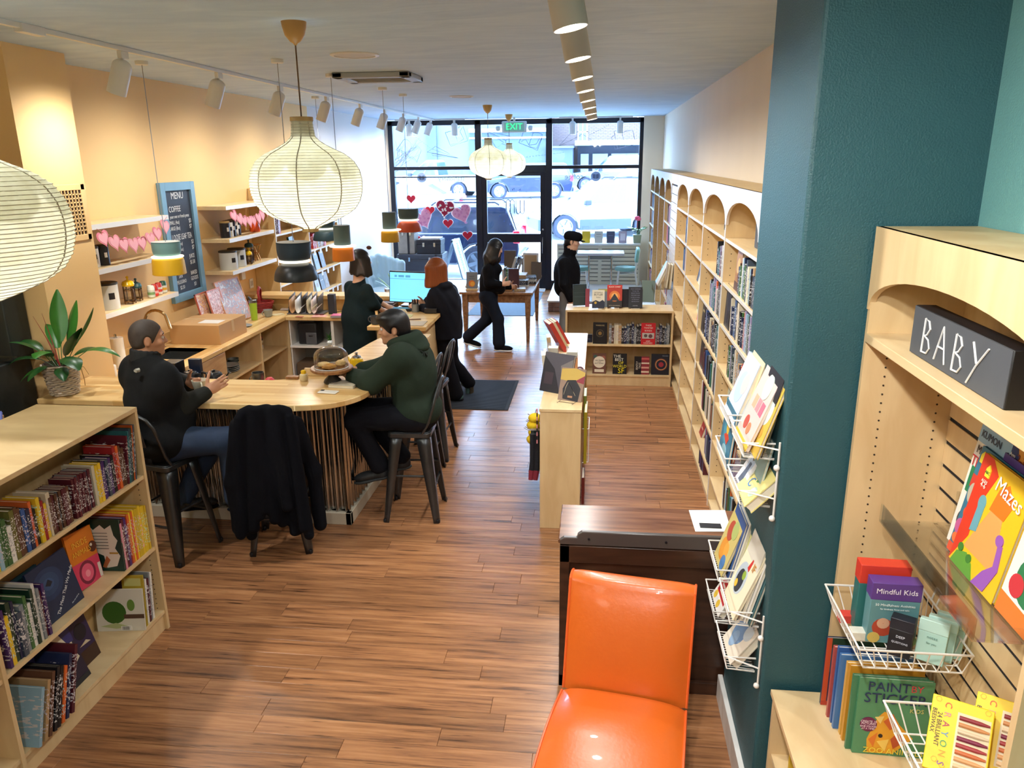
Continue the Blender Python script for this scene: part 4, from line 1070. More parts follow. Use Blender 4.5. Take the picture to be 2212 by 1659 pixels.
b=MB();b.box(-.265,5.345,.0,-.245,7.85,.93);b.build('centre_panel',M_MAPLE_BACK,t,world=True)
b=MB();b.box(-.40,5.345,.1,-.265,7.85,.12);b.box(-.245,5.345,.1,-.11,7.85,.12);b.build('shelf',M_MAPLE_H,t,world=True)
b=MB();b.box(-.39,5.345,0,-.375,7.85,.1);b.box(-.135,5.345,0,-.12,7.85,.1);b.build('kick_board',M_MAPLE,t,world=True)
t2=t
t=thing('bookcase','arched maple bookcase with slatted back at the right edge, BABY sign on its shelf','bookcase',TR((1.07,2.0,0)))
xf,xb,y0,y1=.91,1.225,1.5,2.7
b=MB();b.box(xf,y1-.02,.67,xb,y1,2.47);b.build('side_panel',M_MAPLE,t,world=True)
b=MB();b.box(xf,y0-.01,.67,xb,y0+.012,2.47);b.build('side_panel',M_MAPLE,t,world=True)
b=MB();b.box(xf,.2,2.455,xb,y1,2.475);b.build('top',M_PLY,t,world=True)
b=MB();b.box(xf-.004,y0+.012,2.09,xb-.02,y1-.02,2.12);b.build('shelf',M_MAPLE_H,t,world=True,bev=.002)
b=MB();b.box(xb-.012,y0+.012,2.12,xb-.002,y1-.02,2.46);b.build('back_panel',M_MAPLE_BACK,t,world=True)
n=24;ym,zs,za=(y0+y1)/2,2.2,2.35
L=[(ym-(ym-y0-.014)*math.cos(PI*i/n),zs+(za-zs)*math.sin(PI*i/n)**.9)for i in range(n+1)]
bot=[(y0-.01,zs)]+L+[(y1,zs)]
vv,ff=[],[]
for(y,z)in bot:vv+=[(xf-.004,y,z),(xf-.004,y,2.475),(xf+.016,y,z),(xf+.016,y,2.475)]
for i in range(len(bot)-1):
 a,c_=i*4,i*4+4
 ff+=[(a,a+1,c_+1,c_),(a+2,c_+2,c_+3,a+3),(a,c_,c_+2,a+2),(a+1,a+3,c_+3,c_+1)]
b=MB();b.add(vv,ff);b.build('arched_fascia',M_MAPLE,t,world=True)
b=MB();b.box(xb-.004,y0+.012,.67,xb,y1-.02,2.09);b.build('dark_backing',mat('slat_groove','#1b1a1e',.8),t,world=True)
sm=MB();sm.box(0,0,0,.004,y1-y0-.034,.0722);sme=sm.mesh('slat',M_MAPLE,0)
for k in range(17):
 o=bpy.data.objects.new('slat',sme);COL.objects.link(o);o.parent=t;o.location=WM(t).inverted()@Vector((xb-.009,y0+.013,.675+k*.0862-.05))
b=MB();pts=[]
for xx in(xf+.075,xb-.055):
 for k in range(42):pts.append((xx,y1-.0203,.72+k*.032))
holes(b,pts,'y',.0036);b.build('shelf_pin_holes',M_HOLE,t,world=True,smooth=0,kind='stuff')
t=thing('base_cabinet','deeper maple base cabinet with open front under the slatted bookcase','cabinet',TR((.97,1.9,0)))
b=MB();b.box(.715,.9,.645,xb,2.695,.668);b.build('top',M_MAPLE_H,t,world=True,bev=.002)
b=MB();b.box(.725,2.67,0,xb,2.692,.645);b.build('side_panel',M_MAPLE,t,world=True)
b=MB();b.box(.725,1.62,0,xb,1.642,.645);b.build('side_panel',M_MAPLE,t,world=True)
b=MB();b.box(.735,1.642,.1,xb-.02,2.67,.12);b.build('shelf',M_MAPLE_H,t,world=True)
b=MB();b.box(.735,1.642,.36,xb-.02,2.67,.38);b.build('shelf',M_MAPLE_H,t,world=True)
b=MB();b.box(xb-.02,1.642,0,xb-.01,2.67,.645);b.build('back_panel',M_MAPLE_BACK,t,world=True)
t=thing('bookcase','tall maple bookcase on the left wall beyond the floating shelves','bookcase',TR((-4.2,10.8,0)))
xw,xf2,y0,y1=XL+.005,-4.13,9.62,12.05
b=MB();b.box(xw,y0,0,xf2,y0+.02,2.35);b.build('side_panel',M_PLY,t,world=True)
for y in(10.78,y1-.02):
 b=MB();b.box(xw,y,0,xf2,y+.02,2.35);b.build('divider',M_MAPLE,t,world=True)
b=MB();b.box(xf2,y0,0,xf2+.003,y0+.02,2.35);b.box(xf2,10.78,0,xf2+.003,10.8,2.35);b.box(xf2,y1-.02,0,xf2+.003,y1,2.35);b.build('edge_band',M_WHITE_EDGE,t,world=True)
b=MB();b.box(xw,y0,2.35,xf2+.003,y1,2.37);b.build('top',M_PLY,t,world=True)
b=MB();b.box(xw,y0+.02,0,xw+.008,y1-.02,2.35);b.build('back_panel',M_MAPLE_BACK,t,world=True)
for(a,c_)in((y0+.02,10.78),(10.8,y1-.02)):
 for z in(.08,.45,.8,1.13,1.46,1.79,2.1):
  b=MB();b.box(xw+.008,a,z-.022,xf2-.002,c_,z);s_=b.build('shelf',M_MAPLE_H,t,world=True)
  b=MB();b.box(xf2-.002,a,z-.022,xf2+.002,c_,z);b.build('edge_band',M_WHITE_EDGE,s_,world=True)
# desk behind the orange chair
M_DARKW=wood('dark_walnut','#2a1a12','#4a3022',(.35,2.5,2.5),.3,6)
M_TOPW=wood('walnut_top','#5f3a25','#8d5f42',(.3,3.5,2),.22,6)
t=thing('writing_desk','dark stained desk with a raised shaped back board, seen from behind','desk',TR((.35,3.7,0)))
x0,x1,y0,y1=-.165,.66,3.50,3.93
b=MB();b.box(x0-.01,y0+.02,.83,.88,y1,.855);b.build('top',M_TOPW,t,world=True,bev=.005)
b=MB();b.box(x0,y0,0,x0+.05,y1-.02,.83);b.box(.83,y0,0,.87,y1-.02,.83);b.build('side_panel',M_DARKW,t,world=True,bev=.003)
b=MB();b.box(x0+.05,y0+.02,.05,.83,y0+.035,.8);b.build('back_panel',M_DARKW,t,world=True)
b=MB();b.box(x0,y0,.735,.87,y0+.03,.83);b.box(x0,y0,.0,.87,y0+.03,.07);b.box(x0+.35,y0+.005,.07,x0+.39,y0+.022,.735)if False else None
b.build('rails',M_DARKW,t,world=True,bev=.003)
pr=[(x0,.835),(x0,.86),(x0+.02,.875),(x0+.085,.875),(x0+.09,.895),(x0+.11,.91),(.87,.91),(.87,.835)]
b=MB();b.prism(pr,-(y0+.025),-(y0-.0),Matrix(((1,0,0,0),(0,0,-1,0),(0,1,0,0),(0,0,0,1))));b.build('shaped_back_board',mat('grey_brown_edge','#4b4440',.3,noise=(4,.2)),t,world=True,bev=.004)
b=MB()
for x in(-.02,.36):b.lathe([(.006,0),(.006,.004)],8,TR((x,y0-.001,.872),rx=PI/2))
b.build('screw_hole',M_BLACK,t,world=True)
b=MB();b.box(x0+.02,y1-.06,0,x0+.06,y1-.02,.83);b.box(.8,y1-.06,0,.84,y1-.02,.83);b.build('front_legs',M_DARKW,t,world=True)
q=[U(1488,1102,z=.857),U(1566,1102,z=.857),U(1580,1148,z=.857),U(1502,1148,z=.857)]
b=MB();b.prism([(p_.x,p_.y)for p_ in q],.8555,.8575);tag(b.build('paper_sheet',mat('paper_white','#f0efe9',.7),smooth=0),'blank white sheet of paper on the dark desk','paper')
a=U(1520,1136,z=.86);b=MB();b.box(a.x-.02,a.y-.02,.858,a.x+.09,a.y+.03,.863);tag(b.build('black_card',M_BLACK,bev=.002),'small black card on the white sheet on the desk','card')
def slipper(M):
 t=thing('slipper_chair','orange leather armless chair with piped edges in front of the desk','chair',M)
 ol=mat('orange_leather','#d4641f',.3,noise=(2.5,.10),bump=(60,.06),coat=.25)
 prof=[(.0,.0)]
 hw=.275
 N=16;g=[]
 for i in range(N+1):
  u_=-1+2*i/N
  row=[]
  for j in range(19):
   f=j/18
   if f<.62:
    y=.02-.54*(f/.62);z=.40+.035*math.sin(PI*f/.62)-.01*f
   elif f<.8:
    a=(f-.62)/.18*PI/2;y=-.52-.06*math.sin(a);z=.39-.06*(1-math.cos(a))
   else:
    y=-.58+.02*(f-.8)/.2;z=.33-.18*(f-.8)/.2
   wv=hw*(1.0+.07*f)
   edge=1-abs(u_)**6
   row.append((u_*wv,y,z-.022*(1-edge)-.01*abs(u_)**2))
  g.append(row)
 b=MB();b.sheet(g)
 b.build('seat_top',ol,t,smooth=80)
 for s_ in(-1,1):
  ed=g[0]if s_<0 else g[-1]
  b=MB();vv=[p_ for p_ in ed]+[(s_*hw,.02,.15),(s_*hw*1.07,-.56,.15)]
  n=len(ed)
  b.add([(p_[0],p_[1],p_[2])for p_ in ed]+[(p_[0],p_[1],.13)for p_ in ed],[(i,i+1,n+i+1,n+i)for i in range(n-1)]);b.build('seat_side',ol,t,smooth=60)
  b=MB();b.tube([(p_[0]+s_*.003,p_[1],p_[2])for p_ in ed],.006,6);b.build('piping',mat('orange_piping','#e2622a',.35),t)
 def bk(u_,f,d):
  z=.36+.46*f;y=.03+.16*f+d;return(u_*hw*(1.0+.015*f),y,z)
 g=[]
 for i in range(N+1):
  u_=-1+2*i/N;row=[]
  for j in range(15):
   f=j/14
   bul=.03*(1-abs(u_)**4)*math.sin(PI*min(1,f*1.02))**.6
   row.append(bk(u_,f,-bul+(.02*abs(u_)**3)))
  for j in range(1,7):
   a=PI*j/6
   p0=bk(u_,1,0.0);row.append((p0[0],p0[1]+.055-.055*math.cos(a)+(.02*abs(u_)**3)*(1-j/6),p0[2]+.035*math.sin(a)*(1-.3*abs(u_)**8)))
  for j in range(1,6):q_=bk(u_,1-j/5*.95,.11);row.append(q_)
  g.append(row)
 b=MB();b.sheet([r_[::-1]for r_ in g]);b.build('backrest',ol,t,smooth=80)
 for s_ in(-1,1):
  ed=g[0]if s_<0 else g[-1]
  b=MB();m_=len(ed);b.add(ed,[tuple(range(m_))if s_<0 else tuple(reversed(range(m_)))]);b.build('back_side',ol,t,smooth=0)
  b=MB();b.tube([(p_[0]+s_*.003,p_[1],p_[2])for p_ in ed[:21]],.006,6);b.build('piping',mat('orange_piping','#e2622a',.35),t)
 b=MB();b.box(-hw*.95,-.5,.13,hw*.95,.1,.36);b.build('base',mat('orange_dark_base','#8c3a12',.6),t)
 for sx in(-.2,.2):
  for y in(-.45,.06):
   b=MB();b.lathe([(.016,0),(.026,.13)],12,TR((sx,y,0)));b.build('leg',M_DARKW,t)
 return t
slipper(TR((.145,2.93,0),rz=-.16,s=(1.0,1,1)))
b=MB();x0,x1,y0,y1=-1.72,-.975,8.12,9.32
b.box(x0,y0,0,x1,y1,.008)
mm=b.build('floor_mat',mat('mat_black','#1c222b',.85),bev=.004);tag(mm,'black ribbed rubber mat on the wooden floor by the till','mat')
b=MB()
for k in range(56):b.box(x0+.04,y0+.03+k*.0205,.008,x1-.04,y0+.03+k*.0205+.011,.012)
o=b.build('rib',mat('mat_black_rib','#272e38',.8),mm,smooth=0,kind='stuff')
b=MB();b.box(-2.35,13.5,0,-1.15,16.0,.008)
tag(b.build('door_mat',mat('mat_blue_grey','#5d6f80',.9,noise=(30,.2)),bev=.003),'blue-grey entrance mat inside the glazed door','mat')
# people: smooth bodies grown from distance fields
def cap(a,b,ra,rb=None,k=.03):return('c',np.array(a,float),np.array(b,float),ra,ra if rb is None else rb,k)
def ell(c,r,R=None,k=.03):
 """ellipsoid; R: 3 row axes"""
 return('e',np.array(c,float),np.array(r,float),np.eye(3)if R is None else np.array(R,float),0,k)
def pdist(p,X):
 if p[0]=='c':
  a,b,ra,rb=p[1],p[2],p[3],p[4]
  ba=b-a;L2=max(1e-12,float(ba@ba))
  h=np.clip(((X-a)@ba)/L2,0,1)
  return np.linalg.norm(X-a-h[...,None]*ba,axis=-1)-(ra+(rb-ra)*h)
 q=(X-p[1])@p[3].T
 k0=np.linalg.norm(q/p[2],axis=-1);k1=np.linalg.norm(q/(p[2]**2),axis=-1)
 return np.where(k1<1e-9,-min(p[2]),k0*(k0-1)/np.maximum(k1,1e-9))
def pbox(p):
 if p[0]=='c':
  r=max(p[3],p[4]);return np.minimum(p[1],p[2])-r,np.maximum(p[1],p[2])+r
 r=max(p[2]);return p[1]-r,p[1]+r
def sdf_mesh(name,prims,vox,cuts=(),wrinkle=0.0,wfreq=(38,30,26)):
 lo=np.min([pbox(p)[0]for p in prims],0)-.05;hi=np.max([pbox(p)[1]for p in prims],0)+.05
 n=np.ceil((hi-lo)/vox).astype(int)+2
 F=np.full(n,1.0,np.float32)
 ax=[lo[i]+vox*np.arange(n[i])for i in range(3)]
 def sub(p,m):
  a,b=pbox(p)
  i0=np.maximum(0,np.floor((a-m-lo)/vox).astype(int));i1=np.minimum(n,np.ceil((b+m-lo)/vox).astype(int)+1)
  sl=tuple(slice(i0[i],i1[i])for i in range(3))
  X=np.stack(np.meshgrid(*[ax[i][sl[i]]for i in range(3)],indexing='ij'),-1)
  return sl,pdist(p,X)
 for p in prims:
  sl,d=sub(p,max(.04,p[5]))
  f=F[sl];k=p[5]
  h=np.maximum(k-np.abs(f-d),0)/k
  F[sl]=np.minimum(f,d)-h*h*k*.25
 for p in cuts:
  sl,d=sub(p,.04)
  f=F[sl];k=p[5];d=-d
  h=np.maximum(k-np.abs(f-d),0)/k
  F[sl]=np.maximum(f,d)+h*h*k*.25
 S=F<0
 c0=S[:-1,:-1,:-1]
 cnt=np.zeros(np.array(n)-1,np.int16);pos=np.zeros(tuple(np.array(n)-1)+(3,),np.float32)
 for axis in range(3):
  o=[(0,0,0)]*4;e=np.eye(3,dtype=int)[axis];u,v=[np.eye(3,dtype=int)[q]for q in range(3)if q!=axis]
  for o in(0*u,u,v,u+v):
   def g(off,A):return A[off[0]:n[0]-1+off[0],off[1]:n[1]-1+off[1],off[2]:n[2]-1+off[2]]
   f0,f1=g(o,F),g(o+e,F)
   m=(f0<0)!=(f1<0)
   t=np.where(m,f0/np.where(m,f0-f1,1),0)
   cnt+=m
   for q in range(3):pos[...,q]+=np.where(m,o[q]+(t if q==axis else 0),0)
 act=cnt>0
 idx=np.full(act.shape,-1,np.int64);idx[act]=np.arange(act.sum())
 ii=np.argwhere(act)
 V=lo+vox*(ii+pos[act]/cnt[act][:,None])
 faces=[]
 for axis in range(3):
  u,v=[q for q in range(3)if q!=axis]
  e=np.eye(3,dtype=int)
  a=[slice(1,n[q]-1)for q in range(3)];a[axis]=slice(0,n[axis]-1)
  b=list(a);b[axis]=slice(1,n[axis])
  s0,s1=S[tuple(a)],S[tuple(b)]
  for sgn in(0,1):
   m=(s0&~s1)if sgn==0 else(~s0&s1)
   w_=np.argwhere(m)
   if not len(w_):continue
   base=w_.copy()
   for q in range(3):
    if q!=axis:base[:,q]+=1
   q4=[]
   for du,dv in((0,0),(-1,0),(-1,-1),(0,-1)):
    c_=base.copy();c_[:,u]+=du;c_[:,v]+=dv
    q4.append(idx[c_[:,0],c_[:,1],c_[:,2]])
   q4=np.stack(q4,1)
   flip=(axis==1)!=(sgn==1)
   faces.append(q4[:,::-1]if flip else q4)
 Fc=np.concatenate(faces)
 nv=len(V)
 for it in range(2):
  acc=np.zeros((nv,3));deg=np.zeros(nv)
  for a_,b_ in((0,1),(1,2),(2,3),(3,0)):
   np.add.at(acc,Fc[:,a_],V[Fc[:,b_]]);np.add.at(deg,Fc[:,a_],1)
  V=V*.5+.5*acc/deg[:,None]
 if wrinkle:
  x,y,z=V[:,0],V[:,1],V[:,2]
  w1=np.sin(wfreq[2]*z+6*np.sin(7*x+3*y)+2.2*np.sin(19*y))*.6+np.sin(wfreq[0]*.6*(x+y)+9*z+3*np.sin(11*z))*.4
  md=.5+.5*np.sin(9*z+5*x+1.7)*np.sin(8*y-4*z)
  nrm=np.zeros((nv,3))
  a,b,c_=V[Fc[:,0]],V[Fc[:,1]],V[Fc[:,2]]
  fn=np.cross(b-a,c_-a)
  for q in range(4):np.add.at(nrm,Fc[:,q],fn)
  nrm/=np.maximum(1e-9,np.linalg.norm(nrm,axis=1))[:,None]
  V=V+nrm*(wrinkle*w1*md)[:,None]
 return V,Fc
def sdf_obj(name,prims,vox,m,parent,cuts=(),wrinkle=0.0,masks=None):
 V,Fc=sdf_mesh(name,prims,vox,cuts,wrinkle)
 inv=WM(parent).inverted()
 A=np.array(inv)
 V=V@A[:3,:3].T+A[:3,3]
 me=bpy.data.meshes.new(name)
 me.vertices.add(len(V));me.vertices.foreach_set('co',V.astype(np.float32).ravel())
 me.loops.add(len(Fc)*4);me.loops.foreach_set('vertex_index',Fc.astype(np.int32).ravel())
 me.polygons.add(len(Fc));me.polygons.foreach_set('loop_start',np.arange(0,len(Fc)*4,4,dtype=np.int32))
 me.polygons.foreach_set('use_smooth',np.ones(len(Fc),bool))
 me.update(calc_edges=True);me.validate()
 ms=m if isinstance(m,list)else[m]
 for q in ms:me.materials.append(q)
 if masks is not None:
  Wc=np.concatenate([np.array(WM(parent))[:3,:3]@(V[Fc].mean(1)).T]).T+np.array(WM(parent))[:3,3]
  mi=np.zeros(len(Fc),np.int32)
  for k,pr in enumerate(masks):
   for p in pr:mi[pdist(p,Wc)<0]=k+1
  me.polygons.foreach_set('material_index',mi)
 o=bpy.data.objects.new(name,me);COL.objects.link(o);o.parent=parent;WMX[o.name]=WM(parent).copy()
 return o
def V3(*a):return np.array(a,float)
def nz(v):v=np.array(v,float);return v/np.linalg.norm(v)
def head_prims(c,f,u=(0,0,1),s=1.0):
 """skull and face; c centre, f facing, u up. returns prims, cuts, frame"""
 f=nz(f);u=nz(np.array(u,float)-f*np.dot(u,f));l=np.cross(u,f);c=np.array(c,float)
 Rm=np.stack([f,l,u])
 def P(a,b,d):return c+s*(a*f+b*l+d*u)
 pr=[ell(P(-.012,0,.028),s*V3(.096,.076,.092),Rm,.02),ell(P(.022,0,-.03),s*V3(.068,.06,.082),Rm,.03),ell(P(.04,0,-.082),s*V3(.042,.042,.03),Rm,.03),cap(P(.084,0,.012),P(.102,0,-.022),s*.007,s*.0125,.012),ell(P(.096,.009,-.026),s*V3(.011,.008,.007),Rm,.008),ell(P(.096,-.009,-.026),s*V3(.011,.008,.007),Rm,.008),cap(P(.076,-.034,.028),P(.076,.034,.028),s*.0125,None,.014),ell(P(.052,.042,-.022),s*V3(.03,.022,.022),Rm,.02),ell(P(.052,-.042,-.022),s*V3(.03,.022,.022),Rm,.02),ell(P(.083,0,-.052),s*V3(.012,.023,.0065),Rm,.008),ell(P(.08,0,-.065),s*V3(.012,.02,.0065),Rm,.008),ell(P(.072,0,-.094),s*V3(.018,.02,.015),Rm,.015)]
 for sg in(-1,1):
  pr+=[ell(P(-.012,sg*.075,-.004),s*V3(.018,.008,.031),Rm,.008),ell(P(-.008,sg*.077,-.03),s*V3(.010,.006,.012),Rm,.008)]
 cuts=[ell(P(.089,sg*.032,.008),s*V3(.014,.018,.011),Rm,.012)for sg in(-1,1)]+[ell(P(-.006,sg*.086,-.002),s*V3(.008,.006,.016),Rm,.006)for sg in(-1,1)]
 return pr,cuts,P,Rm
def hand_prims(w,d,n,th,s=1.0,curl=.5,spread=.18,tcurl=.3):
 """w wrist, d finger direction, n palm normal (side the fingers close to), th side of the thumb"""
 d=nz(d);n=nz(np.array(n,float)-d*np.dot(n,d));t=np.cross(n,d);t=t*np.sign(np.dot(t,th)or 1);w=np.array(w,float)
 pr=[ell(w+d*.048*s,s*V3(.05,.04,.0155),np.stack([d,t,n]),.012),cap(w-d*.02,w+d*.02,.025*s,.026*s,.02)]
 for i,(o,L)in enumerate(((.03,.072),(.0105,.08),(-.0105,.075),(-.03,.058))):
  a=w+(d*.088+t*o*.95)*s-d*abs(i-1.2)*.004
  dd=nz(d+t*o*spread*8)
  p=a-d*.02*s
  for k,(fl,r)in enumerate(((.42,.0092),(.32,.0085),(.26,.0076))):
   ang=curl*(k+.5)*.75
   q_=a+(dd*math.cos(ang)+n*math.sin(ang))*L*fl*s
   pr.append(cap(p if k==0 else a,q_,r*s,r*s*.93,.006));a=q_
 a=w+(d*.02+t*.03)*s
 td=nz(d*.62+t*.75+n*.25)
 for k,(L,r)in enumerate(((.042,.0125),(.034,.0105),(.026,.009))):
  ang=tcurl*k
  q_=a+nz(td*math.cos(ang)+(d*.6+n*.4)*math.sin(ang))*L*s
  pr.append(cap(a,q_,r*s,r*s*.9,.01));a=q_
 return pr
SKIN1,SKIN2,SKIN3=mat('skin_warm','#c58f6f',.5,noise=(20,.08)),mat('skin_light','#d9ab8e',.5,noise=(20,.06)),mat('skin_olive','#c29070',.5,noise=(20,.06))
HAIR_B,HAIR_G,HAIR_R=mat('hair_black','#0d0d12',.4,noise=(40,.4,(6,6,.6))),mat('hair_cropped_grey','#3a3029',.7,noise=(70,.35)),mat('hair_copper','#8a4417',.38,noise=(30,.45,(5,5,.35)))
HAIR_D=mat('hair_dark_brown','#1e1713',.38,noise=(30,.5,(5,5,.4)))
M_EYE,M_IRIS=mat('eye_white','#dcd8d2',.2),mat('iris_dark','#20140e',.2)
LIPS=mat('lips','#9a5a4c',.5)
def eyes(t,P,s=1.0):
 for sg in(-1,1):
  c=P(.078,sg*.031,.008)
  b=MB();b.ball(c,.0125*s,12,8);e=b.build('eye',M_EYE,t,world=True)
  f=nz(P(1,0,0)-P(0,0,0))
  b=MB();b.ball(c+f*.0075*s,.0066*s,10,6);b.build('iris',M_IRIS,e,world=True)
  b=MB();b.tube([P(.089,sg*.016,.031),P(.089,sg*.031,.036),P(.08,sg*.047,.031)],.0032,5);b.build('eyebrow',HAIR_D,t,world=True)
 b=MB();b.tube([P(.0945,-.018,-.0585),P(.0975,0,-.0575),P(.0945,.018,-.0585)],.0022,5);b.build('lip_line',LIPS,t,world=True)
def torso(pel,neck,shl,shr,hl,hr,w=.16,d=.11,belly=0.0,fwd=(0,0,0),k=.06):
 pel,neck,shl,shr=[np.array(q,float)for q in(pel,neck,shl,shr)]
 m=(shl+shr)/2;fwd=np.array(fwd,float)
 ch=pel*.4+m*.6;wa=pel*.7+m*.3
 x=nz(shl-shr);z=nz(m-pel);y=np.cross(z,x);Rm=np.stack([x,y,z])
 pr=[ell(pel,V3(w*.98,d*1.05,.14),Rm,k),ell(wa+fwd*belly,V3(w*.92,d*1.0+belly*.5,.16),Rm,k),ell(ch,V3(w*1.05,d*1.08,.19),Rm,k),cap(shl*.8+m*.2-z*.03,shr*.8+m*.2-z*.03,d*.62,None,k),cap(m-z*.02,neck,d*.75,d*.5,k)]
 return pr
def arm(sh,el,wr,r0,r1,r2,k=.03):return[cap(sh,el,r0,r1,k),cap(el,wr,r1*.98,r2,k)]
def shoe(t,ankle,toe,m,sole_m,h=.07,up=(0,0,1)):
 a,q=np.array(ankle,float),np.array(toe,float)
 d=nz(q-a);u=nz(np.array(up,float)-d*np.dot(up,d));s_=np.cross(u,d);Rm=np.stack([d,s_,u])
 L=np.linalg.norm(q-a)
 pr=[ell(a+d*.0,V3(.055,.042,.05),Rm,.03),ell(a+d*L*.45,V3(L*.5,.042,.038),Rm,.03),ell(a+d*L*.82,V3(.07,.045,.03),Rm,.03),cap(a,a+u*.06,.042,.044,.03)]
 o=sdf_obj('shoe',pr,.007,m,t)
 so=[ell(a+d*.0-u*.035,V3(.062,.046,.016),Rm,.02),ell(a+d*L*.45-u*.036,V3(L*.55,.044,.014),Rm,.02),ell(a+d*L*.84-u*.034,V3(.075,.049,.016),Rm,.02)]
 sdf_obj('sole',so,.006,sole_m,o)
def W(u,v,y):return np.array(U(u,v,y=y))
JK=mat('jacket_black','#0b0c12',.9,spec=.2);BLK=mat('trousers_black','#090a12',.9,spec=.2)
# 1: seated man in the dark vest at the near side of the bar
t=thing('person','person with cropped hair in dark vest seated at bar, holding a cream mug','person',TR((-2.99,4.74,0)))
hc=W(321,731,4.82);fd=nz((.83,.56,-.06))
hp,hcuts,P,Rm=head_prims(hc,fd,(.05,.05,1),1.06)
pel=V3(-3.0,4.76,.84);neck=hc-V3(.035,.02,.115)
tf=nz((.55,.83,0));ts=np.cross((0,0,1),tf)
shm=V3(-3.06,4.80,1.33)
shl,shr=shm+ts*.19,shm-ts*.19
elr,wrr=W(392,880,4.80),W(447,846,4.93)
ell_,wrl=V3(-2.95,5.1,1.12),W(404,829,5.03)
hl,hr=pel+ts*.1,pel-ts*.1
knr=W(497,950,4.86);knl=W(440,985,5.05)
anr,anl=W(508,1075,4.84),W(398,1075,4.98)
mugc=W(432,832,5.0)
body=hp+[cap(hc-np.array(P(.03,0,.03)-hc),neck,.062,.066,.03)]+torso(pel,neck,shl,shr,hl,hr,.17,.12)+arm(shl,ell_,wrl,.05,.042,.03)+arm(shr,elr,wrr,.05,.042,.03)
body+=[cap(hl,knl,.08,.058),cap(knl,anl,.055,.04),cap(hr,knr,.08,.058),cap(knr,anr,.055,.04)]
dr=nz(mugc+V3(.10,.02,.0)-wrr);body+=hand_prims(wrr,nz((.75,.35,.45)),nz((-.4,.9,-.1)),(0,.2,1),1.05,.25,.22,.2)
body+=hand_prims(wrl,nz((.8,-.15,.12)),nz((.25,-.9,.1)),(0,0,1),1.05,.55,.1,.4)
sdf_obj('body',body,.0056,[SKIN1,mat('lips_man','#a4604f',.5)],t,hcuts)
eyes(t,P)
hcut=[ell(P(.085,0,-.02),V3(.075,.09,.082)*1.05,Rm,.02),ell(P(.04,0,-.10),V3(.085,.09,.06),Rm,.02)]+[ell(P(-.012,sg*.085,-.008),V3(.026,.03,.036),Rm,.01)for sg in(-1,1)]
sdf_obj('hair',[ell(P(-.016,0,.028),V3(.106,.0865,.10)*1.03,Rm,.02),ell(P(-.05,0,-.02),V3(.062,.074,.066),Rm,.03)],.006,HAIR_G,t,hcut,.0015)
VEST,SLEEVE=mat('vest_charcoal','#121315',.9,spec=.2,bump=(60,.1)),mat('sleeve_olive_grey','#1f201d',.85,spec=.25,bump=(50,.12))
sdf_obj('sleeve',arm(shr+V3(0,0,-.01),elr,wrr-nz(wrr-elr)*.015,.094,.076,.05,.04),.0075,SLEEVE,t,wrinkle=.006)
sdf_obj('sleeve',arm(shl+V3(0,0,-.01),ell_,wrl-nz(wrl-ell_)*.015,.094,.076,.05,.04),.0075,SLEEVE,t,wrinkle=.006)
vest=torso(pel+V3(0,0,-.02),neck-V3(0,0,.035),shl+ts*.005,shr-ts*.005,hl,hr,.225,.172,.05,tf,.07)+[cap(shl-V3(0,0,.08),shr-V3(0,0,.08),.115,None,.07),ell(pel+V3(0,0,.02),(.23,.19,.16),np.stack([ts,tf,V3(0,0,1)]),.06)]
vest+=[cap(shl,neck-V3(0,0,.03),.075,.06,.06),cap(shr,neck-V3(0,0,.03),.075,.06,.06)]
vo=sdf_obj('vest',vest,.008,VEST,t,wrinkle=.005)
cu_=[cap(neck+V3(*(tf*.0))+(math.cos(a)*tf+math.sin(a)*ts)*.075-V3(0,0,.05),neck+(math.cos(a)*tf+math.sin(a)*ts)*.088+V3(.01,.006,.03-.02*math.cos(a)),.022,.012,.03)for a in[2*PI*i/16 for i in range(16)]]
sdf_obj('collar',cu_,.0065,mat('collar_black','#0e0f12',.8),t)
lg=W(292,800,4.55);back_n=nz(lg-(pel*.35+shm*.65));
b=MB();bc=W(293,800,4.585);M_=FR(bc,-ts*1.0,(0,0,1))
b.prism([(-.02,-.012),(.012,-.014),(.022,-.004),(.022,.006),(.014,.014),(.004,.012),(.0,.005),(-.008,.006),(-.014,.0),(-.022,-.002)],-.02,.004,M_);b.build('emblem',mat('emblem_silver','#b8b8ae',.5),t,world=True,smooth=0)
JEAN=mat('jeans_blue','#223450',.8,noise=(9,.35),bump=(120,.1))
jn=[cap(hl,knl,.118,.088,.06),cap(knl,anl,.086,.068,.04),cap(hr,knr,.118,.09,.06),cap(knr,anr,.088,.07,.04),ell(pel-V3(0,0,.04),(.19,.17,.11),np.stack([ts,tf,V3(0,0,1)]),.06)]
sdf_obj('jeans',jn,.008,JEAN,t,wrinkle=.006)
shoe(t,anl-V3(0,0,.05),anl+V3(.17,.1,-.07),mat('boot_dark','#17130f',.6),BLK)
shoe(t,anr-V3(0,0,.05),anr+V3(.15,.12,-.07),mat('boot_dark','#17130f',.6),BLK)
